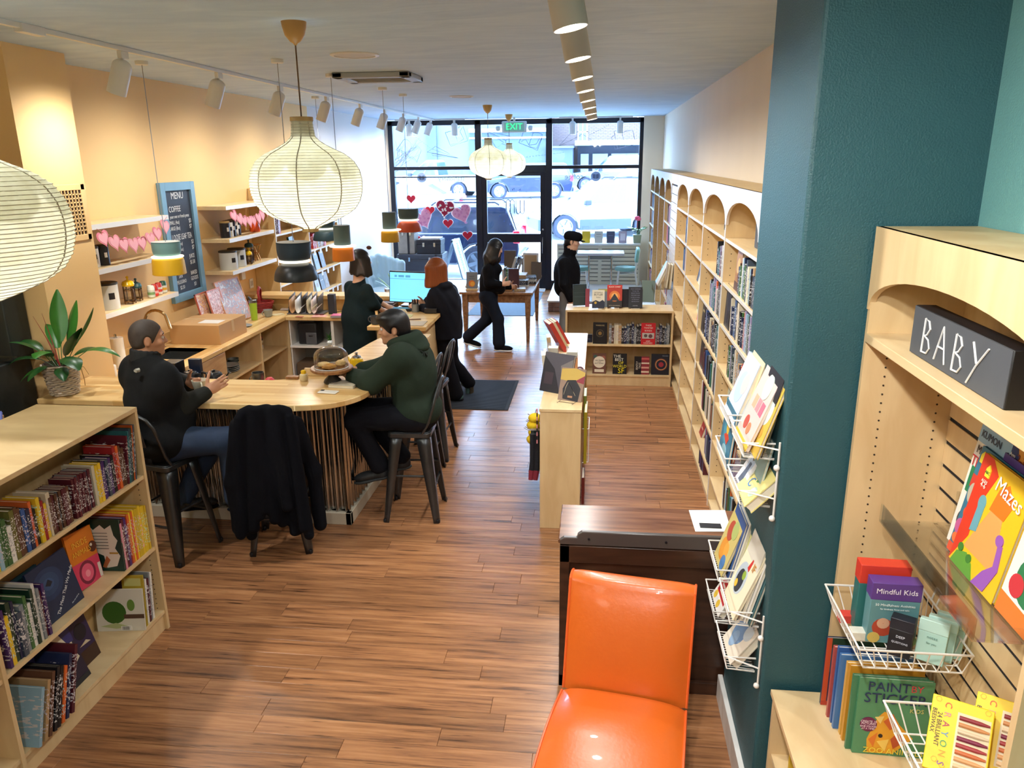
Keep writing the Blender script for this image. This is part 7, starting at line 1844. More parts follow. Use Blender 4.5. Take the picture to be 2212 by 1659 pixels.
for k,(dx,dy,r,h,m_,lb)in enumerate(((-.065,.01,.05,.03,PAST2,'pale scone under the glass dome, left'),(.0,-.055,.052,.034,PAST,'golden bagel-like bun under the glass dome, front'),(.062,.03,.038,.045,PAST2,'small tart under the glass dome, right'))):
 b=MB();pts=[(.001,.004),(r*.7,0),(r,h*.35),(r*.9,h*.8),(r*.5,h),((r*.18),h*(.75 if k==1 else 1.02)),(.001,h*(.6 if k==1 else 1.0))]
 b.lathe(pts,22,wob=lambda a,z:1+.07*math.sin(5*a+k)+.04*math.sin(9*a))
 o=b.build('pastry',m_,None,TR((c.x+dx,c.y+dy,zpl)));tag(o,lb,'pastry','pastries under the dome')
c=U(772,801,z=ZB);c.z=ZB
t=thing('teapot','bright yellow teapot with steel lid on the bar behind the cake stand','teapot',TR(c,rz=2.6))
b=MB();b.lathe([(.001,0),(.062,0),(.068,.01),(.05,.1),(.036,.112),(.034,.116)],30);b.build('pot',YELG,t)
b=MB();b.lathe([(.038,.112),(.036,.12),(.012,.13),(.012,.142),(.016,.15),(.001,.156)],22);b.build('lid',M_CHROME,t)
b=MB();b.tube([(.055,0,.04),(.085,0,.075),(.1,0,.1)],[.014,.011,.008],8);b.build('spout',YELG,t)
b=MB();b.tube([(-.05-.04*math.sin(a),0,.06+.036*math.cos(a))for a in[PI*i/8 for i in range(9)]],.006,6);b.build('handle',YELG,t)
c=U(786,813,z=ZB);c.z=ZB
b=MB();b.lathe([(.001,.002),(.04,.002),(.07,.012),(.068,.014),(.04,.006),(.001,.005)],28);tag(b.build('saucer',M_WHITE,None,TR(c)),'white saucer by the elbow of the man in the hoodie','saucer')
mug(c+Vector((.01,.01,.006)),'pale grey cup on the white saucer',mat('glaze_pale','#bfc2bc',.35),.04,.065,1.2,.8)
c=U(744,833,z=ZB)
t=thing('notebook','thin notebook with a lined pale cover lying by the rounded bar corner','book',TR((c.x,c.y,ZB),rz=-.1))
b=MB();b.box(-.1,-.07,.0,.1,.07,.003);b.box(-.1,-.07,.017,.1,.07,.02);b.box(-.1,.066,0,.1,.07,.02);b.build('cover',mat('cover_linen','#cfc4ab',.7),t)
b=MB();b.box(-.098,-.068,.003,.098,.066,.017);b.build('pages',M_PAGES,t)
b=MB()
for k in range(6):b.box(-.07,-.05+k*.02,.02,.07-.02*(k%3),-.044+k*.02,.0204)
b.build('print',flat('#8d8474'),t)
c=U(709,848,z=ZB)
t=thing('phone','white phone lying face down at the bar edge','phone',TR((c.x,c.y,ZB),rz=-.12))
b=MB();b.box(-.072,-.036,0,.072,.036,.009);b.build('body',mat('phone_white','#e6e2d6',.25),t,bev=.004)
b=MB();b.box(-.066,.006,.009,-.04,.03,.0115);b.build('camera_bump',M_BLACK,t,bev=.002)
c=U(757,812,z=ZB)
b=MB();b.prism([(-.05,0),(.05,0),(0,.06)],-.035,.035,TR((c.x,c.y,ZB),rx=PI/2,rz=.5));tag(b.build('tent_card',mat('kraft_brown','#8d6c4a',.8),smooth=0),'folded brown tent card beside the cake stand','card')
c=U(657,822,z=ZB)
t=thing('honey_bottle','small honey jar with yellow cap at the inner edge of the bar','bottle',TR((c.x,c.y,ZB)))
b=MB();b.lathe([(.001,0),(.028,0),(.034,.02),(.03,.05),(.018,.058)],20);b.build('jar',mat('honey_amber','#d8c9a0',.2),t)
b=MB();b.lathe([(.02,.055),(.02,.078),(.012,.084),(.001,.085)],18);b.build('cap',YELG,t)
c=U(632,818,z=ZB);b=MB();b.box(c.x-.05,c.y-.02,ZB,c.x+.05,c.y+.03,ZB+.02);tag(b.build('wood_coaster',wood('acacia_plate','#6e4424','#9c6a3c',(3,1,1)),bev=.003),'small dark wood block at the inner edge of the bar','coaster')
c=U(690,812,z=ZB);b=MB();b.box(c.x-.12,c.y-.0,ZB,c.x+.12,c.y+.02,ZB+.06);b.box(c.x-.12,c.y+.02,ZB,c.x+.12,c.y+.16,ZB+.012);tag(b.build('wood_tray',M_MAPLE,bev=.002),'low pale wooden tray behind the cake stand','tray')
cb=bpy.data.objects['coffee_bar']
b=MB();b.box(-4.0,5.52,.93,-2.45,5.84,.96);b.box(-4.0,5.42,0,-3.98,5.8,.93);b.box(-2.5,5.42,0,-2.48,5.8,.93);b.build('service_shelf',M_MAPLE_H,cb,world=True)
ZS=.961
def kettle(x,y,label,ang):
 t=thing('kettle',label,'kettle',TR((x,y,ZS),rz=ang),'black kettles behind the bar')
 b=MB();b.lathe([(.001,0),(.078,0),(.08,.01),(.062,.105),(.058,.112),(.001,.118)],28);b.build('pot',BLKM,t)
 b=MB();b.lathe([(.05,.114),(.045,.122),(.012,.126),(.014,.138),(.001,.142)],20);b.build('lid',BLKM,t)
 b=MB();b.tube([(.07,0,.03),(.11,0,.05),(.125,0,.1),(.15,0,.13),(.165,0,.125)],[.012,.01,.008,.007,.006],8);b.build('spout',BLKM,t)
 b=MB();b.tube([(-.06,0,.1),(-.11,0,.11),(-.125,0,.07),(-.12,0,.02)],.01,8);b.build('handle',BLKM,t)
q=U(404,800,y=5.62);kettle(q.x,5.66,'black kettle beside the raised hand of the man in the vest',2.8)
q=U(456,805,y=5.62);kettle(q.x,5.66,'black gooseneck kettle right of the cream mug',-.2)
q=U(374,780,y=5.68);b=MB();b.box(q.x-.06,5.6,ZS,q.x+.06,5.74,ZS+.2);b.box(q.x-.05,5.595,ZS+.1,q.x+.05,5.6,ZS+.17);tag(b.build('coffee_grinder',BLKM,bev=.008),'black boxy grinder hidden behind the man in the vest','grinder')
q=U(425,785,y=5.8);b=MB();b.box(q.x-.04,5.74,ZS,q.x+.06,5.78,ZS+.2);tag(b.build('tablet',mat('tablet_navy','#20283c',.3),bev=.004),'dark upright screen between the two kettles','tablet')
q=U(555,812,y=5.62);t=mug(Vector((q.x,5.64,ZS)),'brushed steel beaker with handle behind the bar',M_SINK,.048,.13,PI,.88)
q=U(580,815,y=5.62)
b=MB();b.lathe([(.001,0),(.03,0),(.045,.03),(.04,.07),(.02,.09),(.001,.092)],14,wob=lambda a,z:1+.1*math.sin(3*a+40*z));o=b.build('snack_bag',mat('red_white_wrap','#d8444c',.4,noise=(18,.5)),None,TR((q.x,5.64,ZS)));tag(o,'crumpled red and white packet behind the bar','packet')
# potted peace lily on the bar end
c=Vector((-3.885,5.03,ZB))
t=thing('potted_plant','broad-leaved plant in whitewashed woven basket at the left bar end','plant',TR(c))
BSK=mat('basket_whitewash','#cdbfae',.85,noise=(30,.25))
b=MB();b.lathe([(.001,.004),(.082,.004),(.115,.235),(.105,.235),(.09,.2),(.001,.2)],30);b.build('liner',mat('potting_soil','#3a2a1e',.95),t)
for k in range(15):
 z=.01+k*.0152;r_=.087+.033*z/.235
 b=MB();b.tube([((r_+.006*math.sin(11*a+PI*k))*math.cos(a),(r_+.006*math.sin(11*a+PI*k))*math.sin(a),z+.002*math.sin(5*a+k))for a in[2*PI*i/66 for i in range(66)]],.0085,5,closed=True);b.build('wicker_strand',BSK,t)
LEAFM,LEAFD=mat('leaf_green','#2f6a22',.35,noise=(6,.3)),mat('leaf_dark','#1d4a1c',.35,noise=(6,.3))
def leaf(t,base,az,elev,L,wd,droop,m,stem=.15,name='leaf'):
 """blade with a folded midrib on a stalk"""
 d=Vector((math.cos(az)*math.cos(elev),math.sin(az)*math.cos(elev),math.sin(elev)))
 s_=Vector((-math.sin(az),math.cos(az),0));P0=Vector(base);pts=[]
 dd=d.copy();p_=P0.copy();n=11
 sl=stem
 for i in range(4):pts.append(p_.copy());p_=p_+d*sl/4
 g=[]
 for i in range(n+1):
  f=i/n
  wv=wd*(math.sin(PI*min(1,f*.93+.05))**.8)*(1-.15*f)
  up=s_.cross(dd).normalized()
  g.append([p_-s_*wv+up*wv*.28,p_-s_*wv*.5+up*wv*.1,p_.copy(),p_+s_*wv*.5+up*wv*.1,p_+s_*wv+up*wv*.28])
  dd=(dd+Vector((0,0,-droop/n))+s_*.03*math.sin(f*5+az)).normalized();p_=p_+dd*L/n
 b=MB();b.sheet([[tuple(q)for q in r_]for r_ in g]);b.tube(pts+[g[0][2]],.003,5);return b.build(name,m,t,smooth=80)
for(az,el,L,wd,dr,st,m_)in[(1.2,1.25,.30,.05,.5,.16,LEAFM),(2.2,1.1,.3,.05,.9,.14,LEAFM),(.1,1.0,.26,.03,-.1,.22,LEAFM),(.35,.6,.22,.05,1.8,.2,LEAFM),(3.0,.9,.24,.045,1.6,.16,LEAFD),(2.6,.7,.22,.04,2.0,.12,LEAFD),(-2.9,.6,.26,.04,1.7,.12,LEAFD),(-.6,.75,.22,.06,2.0,.12,LEAFD),(-1.3,.9,.24,.05,1.5,.14,LEAFM),(.9,.8,.2,.05,1.6,.1,LEAFD),(-.2,1.2,.24,.055,1.0,.1,LEAFD),(-2.3,1.1,.22,.045,1.4,.12,LEAFD),(-2.7,.2,.2,.035,1.4,.06,LEAFM),(1.8,1.35,.34,.055,.2,.18,LEAFM),(-.9,.4,.16,.04,1.8,.06,LEAFD),(-1.9,.5,.18,.04,1.8,.06,LEAFD)]:
 leaf(t,(.03*math.cos(az),.03*math.sin(az),.2),az,el,L*1.12,wd*1.25,dr,m_,st)
for(dx,dy)in((-.16,.02),(-.11,.05)):
 b=MB();b.tube([(0,0,.2),(dx*.5,dy*.5,.42),(dx,dy,.62+dx*.3)],[.004,.003,.001],5);b.build('red_stalk',mat('stalk_red','#8c1f16',.5),t)
b=MB();b.tube([(.1,0,.2),(.17,-.02,.23),(.2,-.04,.12),(.205,-.05,.08)],.0025,4);b.tube([(.1,.02,.2),(.16,.03,.2),(.19,.03,.14)],.002,4);b.build('dry_stalk',mat('stalk_dry','#a8783a',.7),t)
# back counter things
ZK=.9125
t=thing('cardboard_box','large closed brown carton with white label on the back counter','box',TR((-4.06,7.55,ZK)))
b=MB();b.box(-4.33,7.25,ZK,-3.80,7.86,ZK+.2);b.build('carton',mat('carton_brown','#bd9360',.8,noise=(5,.05)),t,world=True,bev=.003)
b=MB();b.box(-4.33,7.53,ZK+.2,-3.80,7.58,ZK+.2012);b.box(-3.80,7.53,ZK+.08,-3.7988,7.58,ZK+.2);b.build('tape',mat('tape_tan','#cfae80',.3),t,world=True)
b=MB();b.box(-4.08,7.36,ZK+.2,-3.86,7.52,ZK+.2016);b.build('label',M_WHITE,t,world=True)
c=U(268,775,z=ZK);t=thing('paper_towel','white paper towel roll behind the man in the vest','paper towel',TR((-4.3,6.32,ZK)))
b=MB();b.lathe([(.02,0),(.062,0),(.062,.28),(.02,.28),(.02,0)],26,cap=(False,False));b.build('roll',M_WHITE,t)
b=MB();b.lathe([(.001,0),(.07,0),(.07,.008),(.012,.01),(.012,.31),(.001,.315)],18);b.build('stand',M_CHROME,t)
b=MB();b.lathe([(.001,0),(.05,0),(.06,.02),(.058,.1),(.001,.1)],20);tag(b.build('white_tub',M_WHITE,None,TR((-4.2,6.02,ZK))),'low white tub on the counter beside the yellow pillar','tub')
b=MB();b.box(-4.43,7.18,ZK,-4.40,7.5,ZK+.11)if False else b.box(-4.435,6.0,ZK,-4.42,9.1,ZK+.1);tag(b.build('backsplash',M_BUTY),'low wooden upstand along the wall behind the sink','backsplash')
c=U(526,705,z=ZK);b=MB();b.lathe([(.001,.002),(.06,.002),(.095,.012),(.093,.015),(.06,.006),(.001,.006)],30);tag(b.build('plate',STONE,None,TR((c.x,c.y,ZK))),'grey plate right of the brown carton','plate')
c=U(550,691,z=ZK);t=thing('tumbler','lime green travel tumbler with steel lid on the back counter','tumbler',TR((c.x,c.y,ZK)))
b=MB();b.lathe([(.001,0),(.034,0),(.036,.01),(.045,.2),(.045,.21)],26);b.build('cup',mat('lime_coat','#9dc030',.4),t)
b=MB();b.lathe([(.046,.205),(.046,.235),(.04,.24),(.001,.24)],24);b.build('lid',M_SINK,t)
b=MB();b.tube([(-.02,0,.24),(-.05,0,.275)],[.012,.009],6);b.build('flip_spout',mat('dark_plastic','#2c2e2e',.5),t)
c=U(580,684,z=ZK);mug(Vector((c.x,c.y,ZK)),'grey stoneware cup beside the lime tumbler',STONE,.055,.085,-2.4,.75,hr=.022)
c=U(598,681,z=ZK);b=MB()
for k in range(3):b.tube([(c.x+(.09-.02*k)*math.cos(a)*(1+.1*math.sin(3*a)),c.y+.05*math.sin(a+k),ZK+.006+.004*k)for a in[2*PI*i/24 for i in range(24)]],.004,5,closed=True)
tag(b.build('cable',mat('cable_cream','#e6ddb8',.5)),'loosely coiled cream cable beside the grey cup','cable')
for k,(y,w_,h,lean,c1,c2)in enumerate(((7.93,.3,.42,.2,'#b9482c','#e0c08a'),(8.1,.3,.43,.22,'#d8756a','#e9d6d0'),(8.42,.48,.5,.3,'#aab0bc','#cf9a8c'))):
 x=-4.38+.05*k
 t=thing('framed_print',['narrow red and brown print leaning on the wall, leftmost of three','pink and white print leaning in the middle of three','large grey abstract print leaning in front, right of the other two'][k],'print',TR((x+.16,y,ZK+.008),rz=PI/2-.12*(k==2))@TR(rx=-lean),'prints leaning below the menu board')
 b=MB();e=.012
 for(a,b2,c_,d_)in((-w_/2,0,-w_/2+e,h),(w_/2-e,0,w_/2,h),(-w_/2,0,w_/2,e),(-w_/2,h-e,w_/2,h)):b.box(a,0,b2,c_,.018,d_)
 b.build('frame',mat('print_frame_%d'%k,['#b0583c','#c8745c','#c98f6a'][k],.5),t)
 nm='abstract_%d'%k
 m_,nt_,p_=nodes(nm);tc=nt_.nodes.new('ShaderNodeTexCoord');n=nt_.nodes.new('ShaderNodeTexNoise');n.inputs['Scale'].default_value=14;n.inputs['Detail'].default_value=6;n.inputs['Distortion'].default_value=2.5
 r=nt_.nodes.new('ShaderNodeValToRGB');r.color_ramp.elements[0].color=lin(c1);r.color_ramp.elements[1].color=lin('#e8e4dc');r.color_ramp.elements[0].position=.3;r.color_ramp.elements[1].position=.68
 e_=r.color_ramp.elements.new(.45);e_.color=lin(c2);e_=r.color_ramp.elements.new(.52);e_.color=lin('#8f9cb4' if k==2 else '#a8584c')
 nt_.links.new(tc.outputs['Object'],n.inputs[0]);nt_.links.new(n.outputs[0],r.inputs[0]);nt_.links.new(r.outputs[0],p_.inputs['Base Color'])
 b=MB();b.box(-w_/2+e,.004,e,w_/2-e,.014,h-e);b.build('picture',m_,t)
c=U(458,688,z=ZK);b=MB();b.lathe([(.001,0),(.03,0),(.033,.05),(.02,.07),(.02,.09),(.001,.092)],16);tag(b.build('spice_jar',mat('jar_brown','#7d5a3c',.3),None,TR((-4.15,7.93,ZK))),'small brown jar at the foot of the prints','jar')
c=Vector((-4.14,9.0,ZK));t=thing('red_basket','red wicker basket with tall hooped handle on the back counter','basket',TR(c,rz=.3))
RB=mat('wicker_red','#8e1c1c',.5,noise=(40,.3))
for k in range(9):
 z=.008+k*.0145;r_=.10+.035*k/8
 b=MB();b.tube([((r_+.004*math.sin(12*a+PI*k))*math.cos(a)*1.15,(r_+.004*math.sin(12*a+PI*k))*math.sin(a)*.9,z)for a in[2*PI*i/48 for i in range(48)]],.008,5,closed=True);b.build('wicker_strand',RB,t)
b=MB();b.lathe([(.001,.004),(.095,.004),(.1,.01)],24,Matrix.Diagonal((1.15,.9,1,1)));b.build('base',RB,t)
for q in(-.006,.006):
 b=MB();b.tube([(.005*math.sin(6*a+q*500)+q,.115*math.cos(a),.12+.19*math.sin(a))for a in[PI*i/18 for i in range(19)]],.009,6);b.build('handle_cane',RB,t)
x0=U(640,668,y=9.0).x
t=thing('file_sorter','grey metal file sorter with upright dividers and rolled papers','file sorter',TR((-3.3,9.0,ZK)))
xs=[U(u,668,y=8.98).x for u in(629,643,656,666,677,690)]
MG=mat('sorter_grey','#6b6d72',.4,.4)
b=MB();b.box(xs[0]-.01,8.86,ZK,xs[-1]+.09,9.1,ZK+.012);b.build('tray',MG,t,world=True)
for x in xs:
 b=MB();b.add([(x,8.88,ZK+.012),(x,9.1,ZK+.012),(x+.02,9.1,ZK+.24),(x+.02,8.9,ZK+.2),(x+.004,8.88,ZK+.012),(x+.004,9.1,ZK+.012),(x+.024,9.1,ZK+.24),(x+.024,8.9,ZK+.2)],[(0,1,2,3),(7,6,5,4),(0,4,5,1),(1,5,6,2),(2,6,7,3),(3,7,4,0)]);b.build('divider',MG,t,world=True)
for k,(x,cm)in enumerate(((xs[0]+.03,'#b98d60'),(xs[1]+.02,'#e6e2da'),(xs[3]+.03,'#d5c6a4'),(xs[4]+.02,'#e4d2c8'))):
 g=[]
 for i in range(9):
  a=PI*i/8
  g.append([(x+.035-.035*math.cos(a*.9),8.86+.0,ZK+.085-.07*math.sin(a)),(x+.035-.035*math.cos(a*.9),9.05,ZK+.105-.07*math.sin(a))])
 g=[[(x,8.87,ZK+.17),(x,9.05,ZK+.21)]]+g
 b=MB();b.sheet(g);o=b.build('magazine',mat('mag_'+cm[1:],cm,.6,noise=(10,.15)),None,solid=.004,smooth=60);tag(o,['tan magazine bent in the file sorter, first slot','white magazine with pink print bent in the second slot','cream magazine bent in the fourth slot','pale pink magazine bent in the fifth slot'][k],'magazine','magazines in the file sorter')
x=U(720,680,y=8.95).x
b=MB();b.box(x-.04,8.9,ZK,x+.04,8.98,ZK+.24,);b.box(x-.035,8.895,ZK+.02,x+.035,8.9,ZK+.22);tag(b.build('speaker',mat('speaker_fabric','#2a2e36',.7),bev=.01),'slim dark upright speaker at the end of the file sorter','speaker')
b=MB();q=[(x+.05,8.95,ZK+.02),(x+.12,8.97,ZK+.03),(x+.16,9.08,ZK+.1),(x+.25,9.15,ZK+.13)];b.tube(q,.005,6);tag(b.build('power_cord',BLKM),'black power cord curling beside the dark speaker','cable')
for k,(u,v,w_,d_,cm,lb)in enumerate(((690,683,.17,.12,'#e3a79c','pink sheet with red-framed glasses on it'),(647,684,.09,.06,'#b56a54','small reddish card at the corner of the counter'),(622,668,.16,.12,'#d8c5b4','flat cream folder with red sheet beside the basket'),(632,679,.12,.03,'#7a4a38','narrow brown card near the counter corner'))):
 c=U(u,v,z=ZK);b=MB();b.box(-w_/2,-d_/2,0,w_/2,d_/2,.003 if k!=2 else.014);o=b.build('paper_sheet',mat('sheet_'+cm[1:],cm,.7),None,TR((c.x,c.y,ZK),rz=.15*(-1)**k));tag(o,lb,'paper','papers on the front counter')
c=U(690,681,z=ZK);b=MB()
for sg in(-1,1):b.tube([(c.x+sg*.03+.022*math.cos(a),c.y+.02*math.sin(a),ZK+.01)for a in[2*PI*i/14 for i in range(14)]],.004,5,closed=True)
tag(b.build('eyeglasses',mat('frames_red','#6c1622',.3)),'dark red spectacles lying on the pink sheet','glasses')
c=U(733,684,z=ZK);t=thing('notepad','thick notepad with bright pink cover at the counter edge','notepad',TR((c.x,c.y,ZK),rz=.1))
b=MB();b.box(-.09,-.07,0,.09,.07,.022);b.build('pad',mat('pad_grey','#a9a6a4',.7),t);b=MB();b.box(-.088,-.068,.022,.088,.068,.026);b.build('cover',mat('pad_pink','#d8709a',.5),t)
for(u,v,h,lb)in((521,595,.1,'white thermostat box on the yellow wall under the shelves'),(542,612,.12,'white double socket plate on the yellow wall')):
 c=U(u,v,x=XL);t=thing('wall_plate',lb,'socket',TR(c))
 b=MB();b.box(0,-.05,-h/2,.012 if h>.11 else.035,.05,h/2);b.build('plate',M_WHITE,t,bev=.004)
 b=MB();b.box(.012,-.03,-.03,.0145,-.008,.03);b.box(.012,.008,-.03,.0145,.03,.03)
 if h>.11:b.build('sockets',mat('socket_shadow','#b9b4aa',.5),t)
for k,(y,z0,r,n_)in enumerate(((7.42,.536,.085,4),(7.62,.536,.11,4))):
 for q in range(n_):
  b=MB();b.lathe([(.001,0),(r*.6,0),(r,.014),(r-.003,.017),(r*.6,.004),(.001,.004)],26);tag(b.build('plate',STONE,None,TR((-3.93,y,z0+q*.0185))),'grey plate in the %s stack under the counter, %s from its bottom'%(('small','large')[k],NTH[q]),'plate','stacked grey plates under the counter')
for q in range(2):
 b=MB();b.lathe([(.001,0),(.04,0),(.065,.05),(.062,.05),(.04,.006),(.001,.006)],24);tag(b.build('bowl',mat('bowl_teal_grey','#4c5b5c',.4),None,TR((-4.0,7.86,.536+.026*q))),'dark grey bowl, %s of two stacked beside the plates'%('lower','upper')[q],'bowl','dark bowls under the counter')
mug(Vector((-4.2,7.3,.536)),'dark cup at the back of the plate shelf',mat('bowl_teal_grey','#4c5b5c',.4),.04,.08,0,.9)
row('standing in the second open shelf under the back counter','books under the back counter',TR((-3.93,8.13,.536),rz=PI/2),.1,(.16,.2),(.025,.035),.14,cols=['white','black','grey'])
for k in range(6):
 book('%s book lying %s from the bottom of the stack under the counter'%(['cream','white','tan','cream','black','red'][k],NTH[k]),'books under the back counter',TR((-3.98,8.62-.006*(k%3),.536+.027*k),rz=PI/2)@TR(ry=-PI/2),.026,.16,.2,['cream','white','tan','cream','black','red'][k])
t=thing('tool_tray','dark grey bent bracket standing on the lowest open shelf','bracket',TR((-3.95,8.4,.1)))
b=MB();b.box(-4.0,8.3,.101,-3.9,8.55,.13);b.box(-4.0,8.3,.13,-3.97,8.34,.4,);b.build('bracket',STONE,t,world=True,bev=.004)
t=thing('paper_shredder','black and grey office shredder on the white shelf under the counter','shredder',TR((-3.45,8.9,.55)))
b=MB();b.box(-3.62,8.82,.551,-3.38,9.05,.82);b.build('bin',mat('shredder_black','#16181f',.4),t,world=True,bev=.02)
b=MB();b.box(-3.52,8.81,.555,-3.385,8.822,.7);b.build('front_panel',mat('shredder_grey','#54575d',.4),t,world=True,bev=.006)
b=MB();b.box(-3.48,8.806,.655,-3.43,8.812,.665);b.build('badge',BLKM,t,world=True)
b=MB();b.box(-3.60,8.85,.82,-3.42,9.0,.835);b.build('feed_slot',mat('shredder_grey','#54575d',.4),t,world=True,bev=.004)
t=thing('artificial_sprig','green spiky sprig lying on the white shelf beside the shredder','sprig',TR((-3.24,8.86,.552)))
b=MB()
for k in range(12):b.tube([(0,0,.01+.008*k),(.05*math.cos(2.4*k),.04*math.sin(2.4*k),.05+.009*k)],[.008,.002],4)
b.build('leaves',LEAFM,t,kind='stuff')
t=thing('paper_rolls','white till rolls and tape on the shelf right of the post','till rolls',TR((-2.95,8.85,.552)))
for k,(x,z)in enumerate(((-.05,.04),(.03,.04),(-.01,.11))):
 b=MB();b.lathe([(.012,-.03),(.04,-.03),(.04,.03),(.012,.03),(.012,-.03)],20,TR((x,.0,z),rx=PI/2+.3),cap=(False,False));b.build('roll',M_WHITE,t)
b=MB();b.box(-3.66,8.8,.01,-3.2,9.1,.32);tag(b.build('cardboard_box',mat('carton_dark','#5d4a36',.8),bev=.003),'dark carton on the floor under the white shelf','box')
b=MB();b.box(-2.95,8.8,.552,-2.75,8.98,.6);tag(b.build('small_carton',mat('carton_orange','#b8683c',.7),bev=.003),'small orange brown carton under the till rolls shelf end','box')
# on the wall shelves
CAN=mat('canister_grey','#b9b9b3',.5);CANB=mat('canister_black','#12131a',.35);CANW=mat('canister_white','#e2dfd6',.4)
def canister(y,z,r,h,m,label,lid=None,tagc=True,x=-4.26,group='canisters on the wall shelves'):
 t=thing('canister',label,'canister',TR((x,y,z)),group)
 b=MB();b.lathe([(.001,.001),(r,.001),(r,h),(r-.004,h)],30,cap=(True,True));b.build('tin',m,t)
 b=MB();b.lathe([(r+.002,h-.004),(r+.003,h+.012),(r-.006,h+.016),(.001,h+.016)],30);b.build('lid',lid or mat('lid_dark','#2a2622',.4),t)
 if tagc:
  b=MB()
  g=[[((r+.0012)*math.cos(a),(r+.0012)*math.sin(a),z_)for z_ in(h*.42,h*.68)]for a in[-.75+.5*i/5 for i in range(6)]]
  b.sheet([q_[::-1]for q_ in g]);b.build('name_tag',CANB if m is not CANB else M_WHITE,t)
 return t
canister(6.02,1.476,.055,.19,CAN,'small grey canister against the yellow pillar on the bottom left shelf')
canister(6.22,1.476,.105,.215,CAN,'large grey canister with black tag on the bottom left shelf')
canister(6.0,1.851,.045,.16,CANB,'black canister at the pillar end of the middle left shelf')
canister(6.13,1.851,.05,.16,CANW,'white canister with black tag on the middle left shelf')
canister(6.27,1.851,.05,.16,CANB,'black canister right of the white one, middle left shelf')
canister(8.5,1.506,.1,.2,CAN,'grey canister nearer the menu board on the bottom right shelf',x=-4.24)
canister(8.76,1.506,.1,.2,CAN,'grey canister second from the menu board on the bottom right shelf',x=-4.26)
for k,(y,m_)in enumerate(((8.5,CANB),(8.6,CANW),(8.69,CANB),(8.78,CANW),(8.87,CANB))):
 canister(y,1.866,.055,.17,m_,'%s %s canister from the menu board, middle right shelf'%(NTH[k],'black' if m_ is CANB else 'white'),lid=(M_BAMB if k==0 else None),x=-4.24-.012*k)
def press(P,label,m,h=.2,r=.045):
 t=thing('french_press',label,'french press',TR(P,rz=-.6),'french presses on the wall shelves')
 b=MB();b.lathe([(r,.02),(r,h-.03)],24,cap=(False,False));b.build('glass_beaker',M_GLASS,t)
 b=MB();b.lathe([(r+.001,h-.04),(r+.006,h-.025),(r*.95,h),(r*.4,h+.012),(.008,h+.016),(.008,h+.03),(.014,h+.04),(.001,h+.05)],24);b.build('lid',m,t)
 b=MB()
 for k in range(4):b.box(r*math.cos(k*PI/2)-.004,r*math.sin(k*PI/2)-.004,0,r*math.cos(k*PI/2)+.004,r*math.sin(k*PI/2)+.004,h-.04)
 b.lathe([(r+.001,.018),(r+.002,.03)],24,cap=(False,False));b.lathe([(r+.001,h*.6),(r+.002,h*.64)],24,cap=(False,False));b.lathe([(.001,.018),(r,.02)],20,cap=(False,False));b.build('metal_frame',mat('bronze_frame','#7a5c3c',.25,.9),t)
 b=MB();b.tube([(r,0,h*.72),(r+.04,0,h*.7),(r+.048,0,h*.45),(r+.035,0,h*.2),(r,0,h*.18)],.006,6);b.build('handle',mat('press_handle','#3b2418',.4),t)
press((-4.2,6.47,1.476),'french press with yellow lid on the bottom left shelf',YELG,.2,.048)
press((-4.22,6.62,1.476),'smaller french press with teal lid on the bottom left shelf',mat('press_teal','#1f4a52',.4),.16,.042)
press((-4.2,8.95,1.506),'small french press with yellow lid on the bottom right shelf',YELG,.15,.034)
press((-4.25,9.08,1.506),'tall french press with dark green lid on the bottom right shelf',mat('press_teal','#1f4a52',.4),.23,.048)
for k,(y,cm,c2)in enumerate(((6.78,'#c3c8b8','#6f8f5a'),(6.86,'#c23a30','#e8a0a0'),(6.95,'#d8d2c2','#c8402c'),(7.05,'#d4d8cc','#d8a030'))):
 t=thing('drink_can',['pale green','red','white and red','white and yellow'][k]+' drink can on the bottom left shelf','can',TR((-4.18-.012*k,y,1.476)),'drink cans on the bottom left shelf')
 b=MB();b.lathe([(.001,.002),(.024,.002),(.033,.01),(.033,.075)],22);b.build('sleeve',mat('can_'+cm[1:],cm,.3,noise=(25,.3)),t)
 b=MB();b.lathe([(.0332,.03),(.0334,.055)],22,cap=(False,False));b.build('band',flat(c2),t)
 b=MB();b.lathe([(.033,.075),(.031,.1),(.025,.115),(.023,.112),(.001,.11)],22);b.build('shoulder',mat('can_band%d'%k,['#dcdfd4','#b52f2a','#c0362e','#2f5a48'][k],.3),t)
t=thing('cookie_jar','glossy orange lidded jar on the middle right shelf','jar',TR((-4.24,9.28,1.866)))
b=MB();b.lathe([(.001,0),(.062,0),(.066,.01),(.06,.08),(.045,.11),(.04,.112)],26);b.build('jar',mat('glaze_orange','#e0501a',.2,coat=.5),t)
b=MB();b.lathe([(.044,.11),(.044,.122),(.02,.13),(.012,.135),(.012,.148),(.001,.152)],22);b.build('lid',mat('glaze_orange','#e0501a',.2,coat=.5),t)
t=thing('wire_rack','copper wire filter stand on the bottom right shelf','stand',TR((-4.25,9.28,1.506)))
b=MB()
for k in range(4):b.tube([(.05*math.cos(k*1.57),.05*math.sin(k*1.57),0),(.02*math.cos(k*1.57+.8),.02*math.sin(k*1.57+.8),.1),(.06*math.cos(k*1.57),.06*math.sin(k*1.57),.2)],.004,5)
for z in(.1,.2):b.tube([((.03+.03*(z>.15))*math.cos(a),(.03+.03*(z>.15))*math.sin(a),z)for a in[2*PI*i/16 for i in range(16)]],.004,5,closed=True)
b.build('wire',mat('copper_wire','#c8863c',.25,.9),t)
M_GAR,M_GAR2=mat('garland_pink','#e08f98',.7),mat('garland_rose','#d87a88',.7)
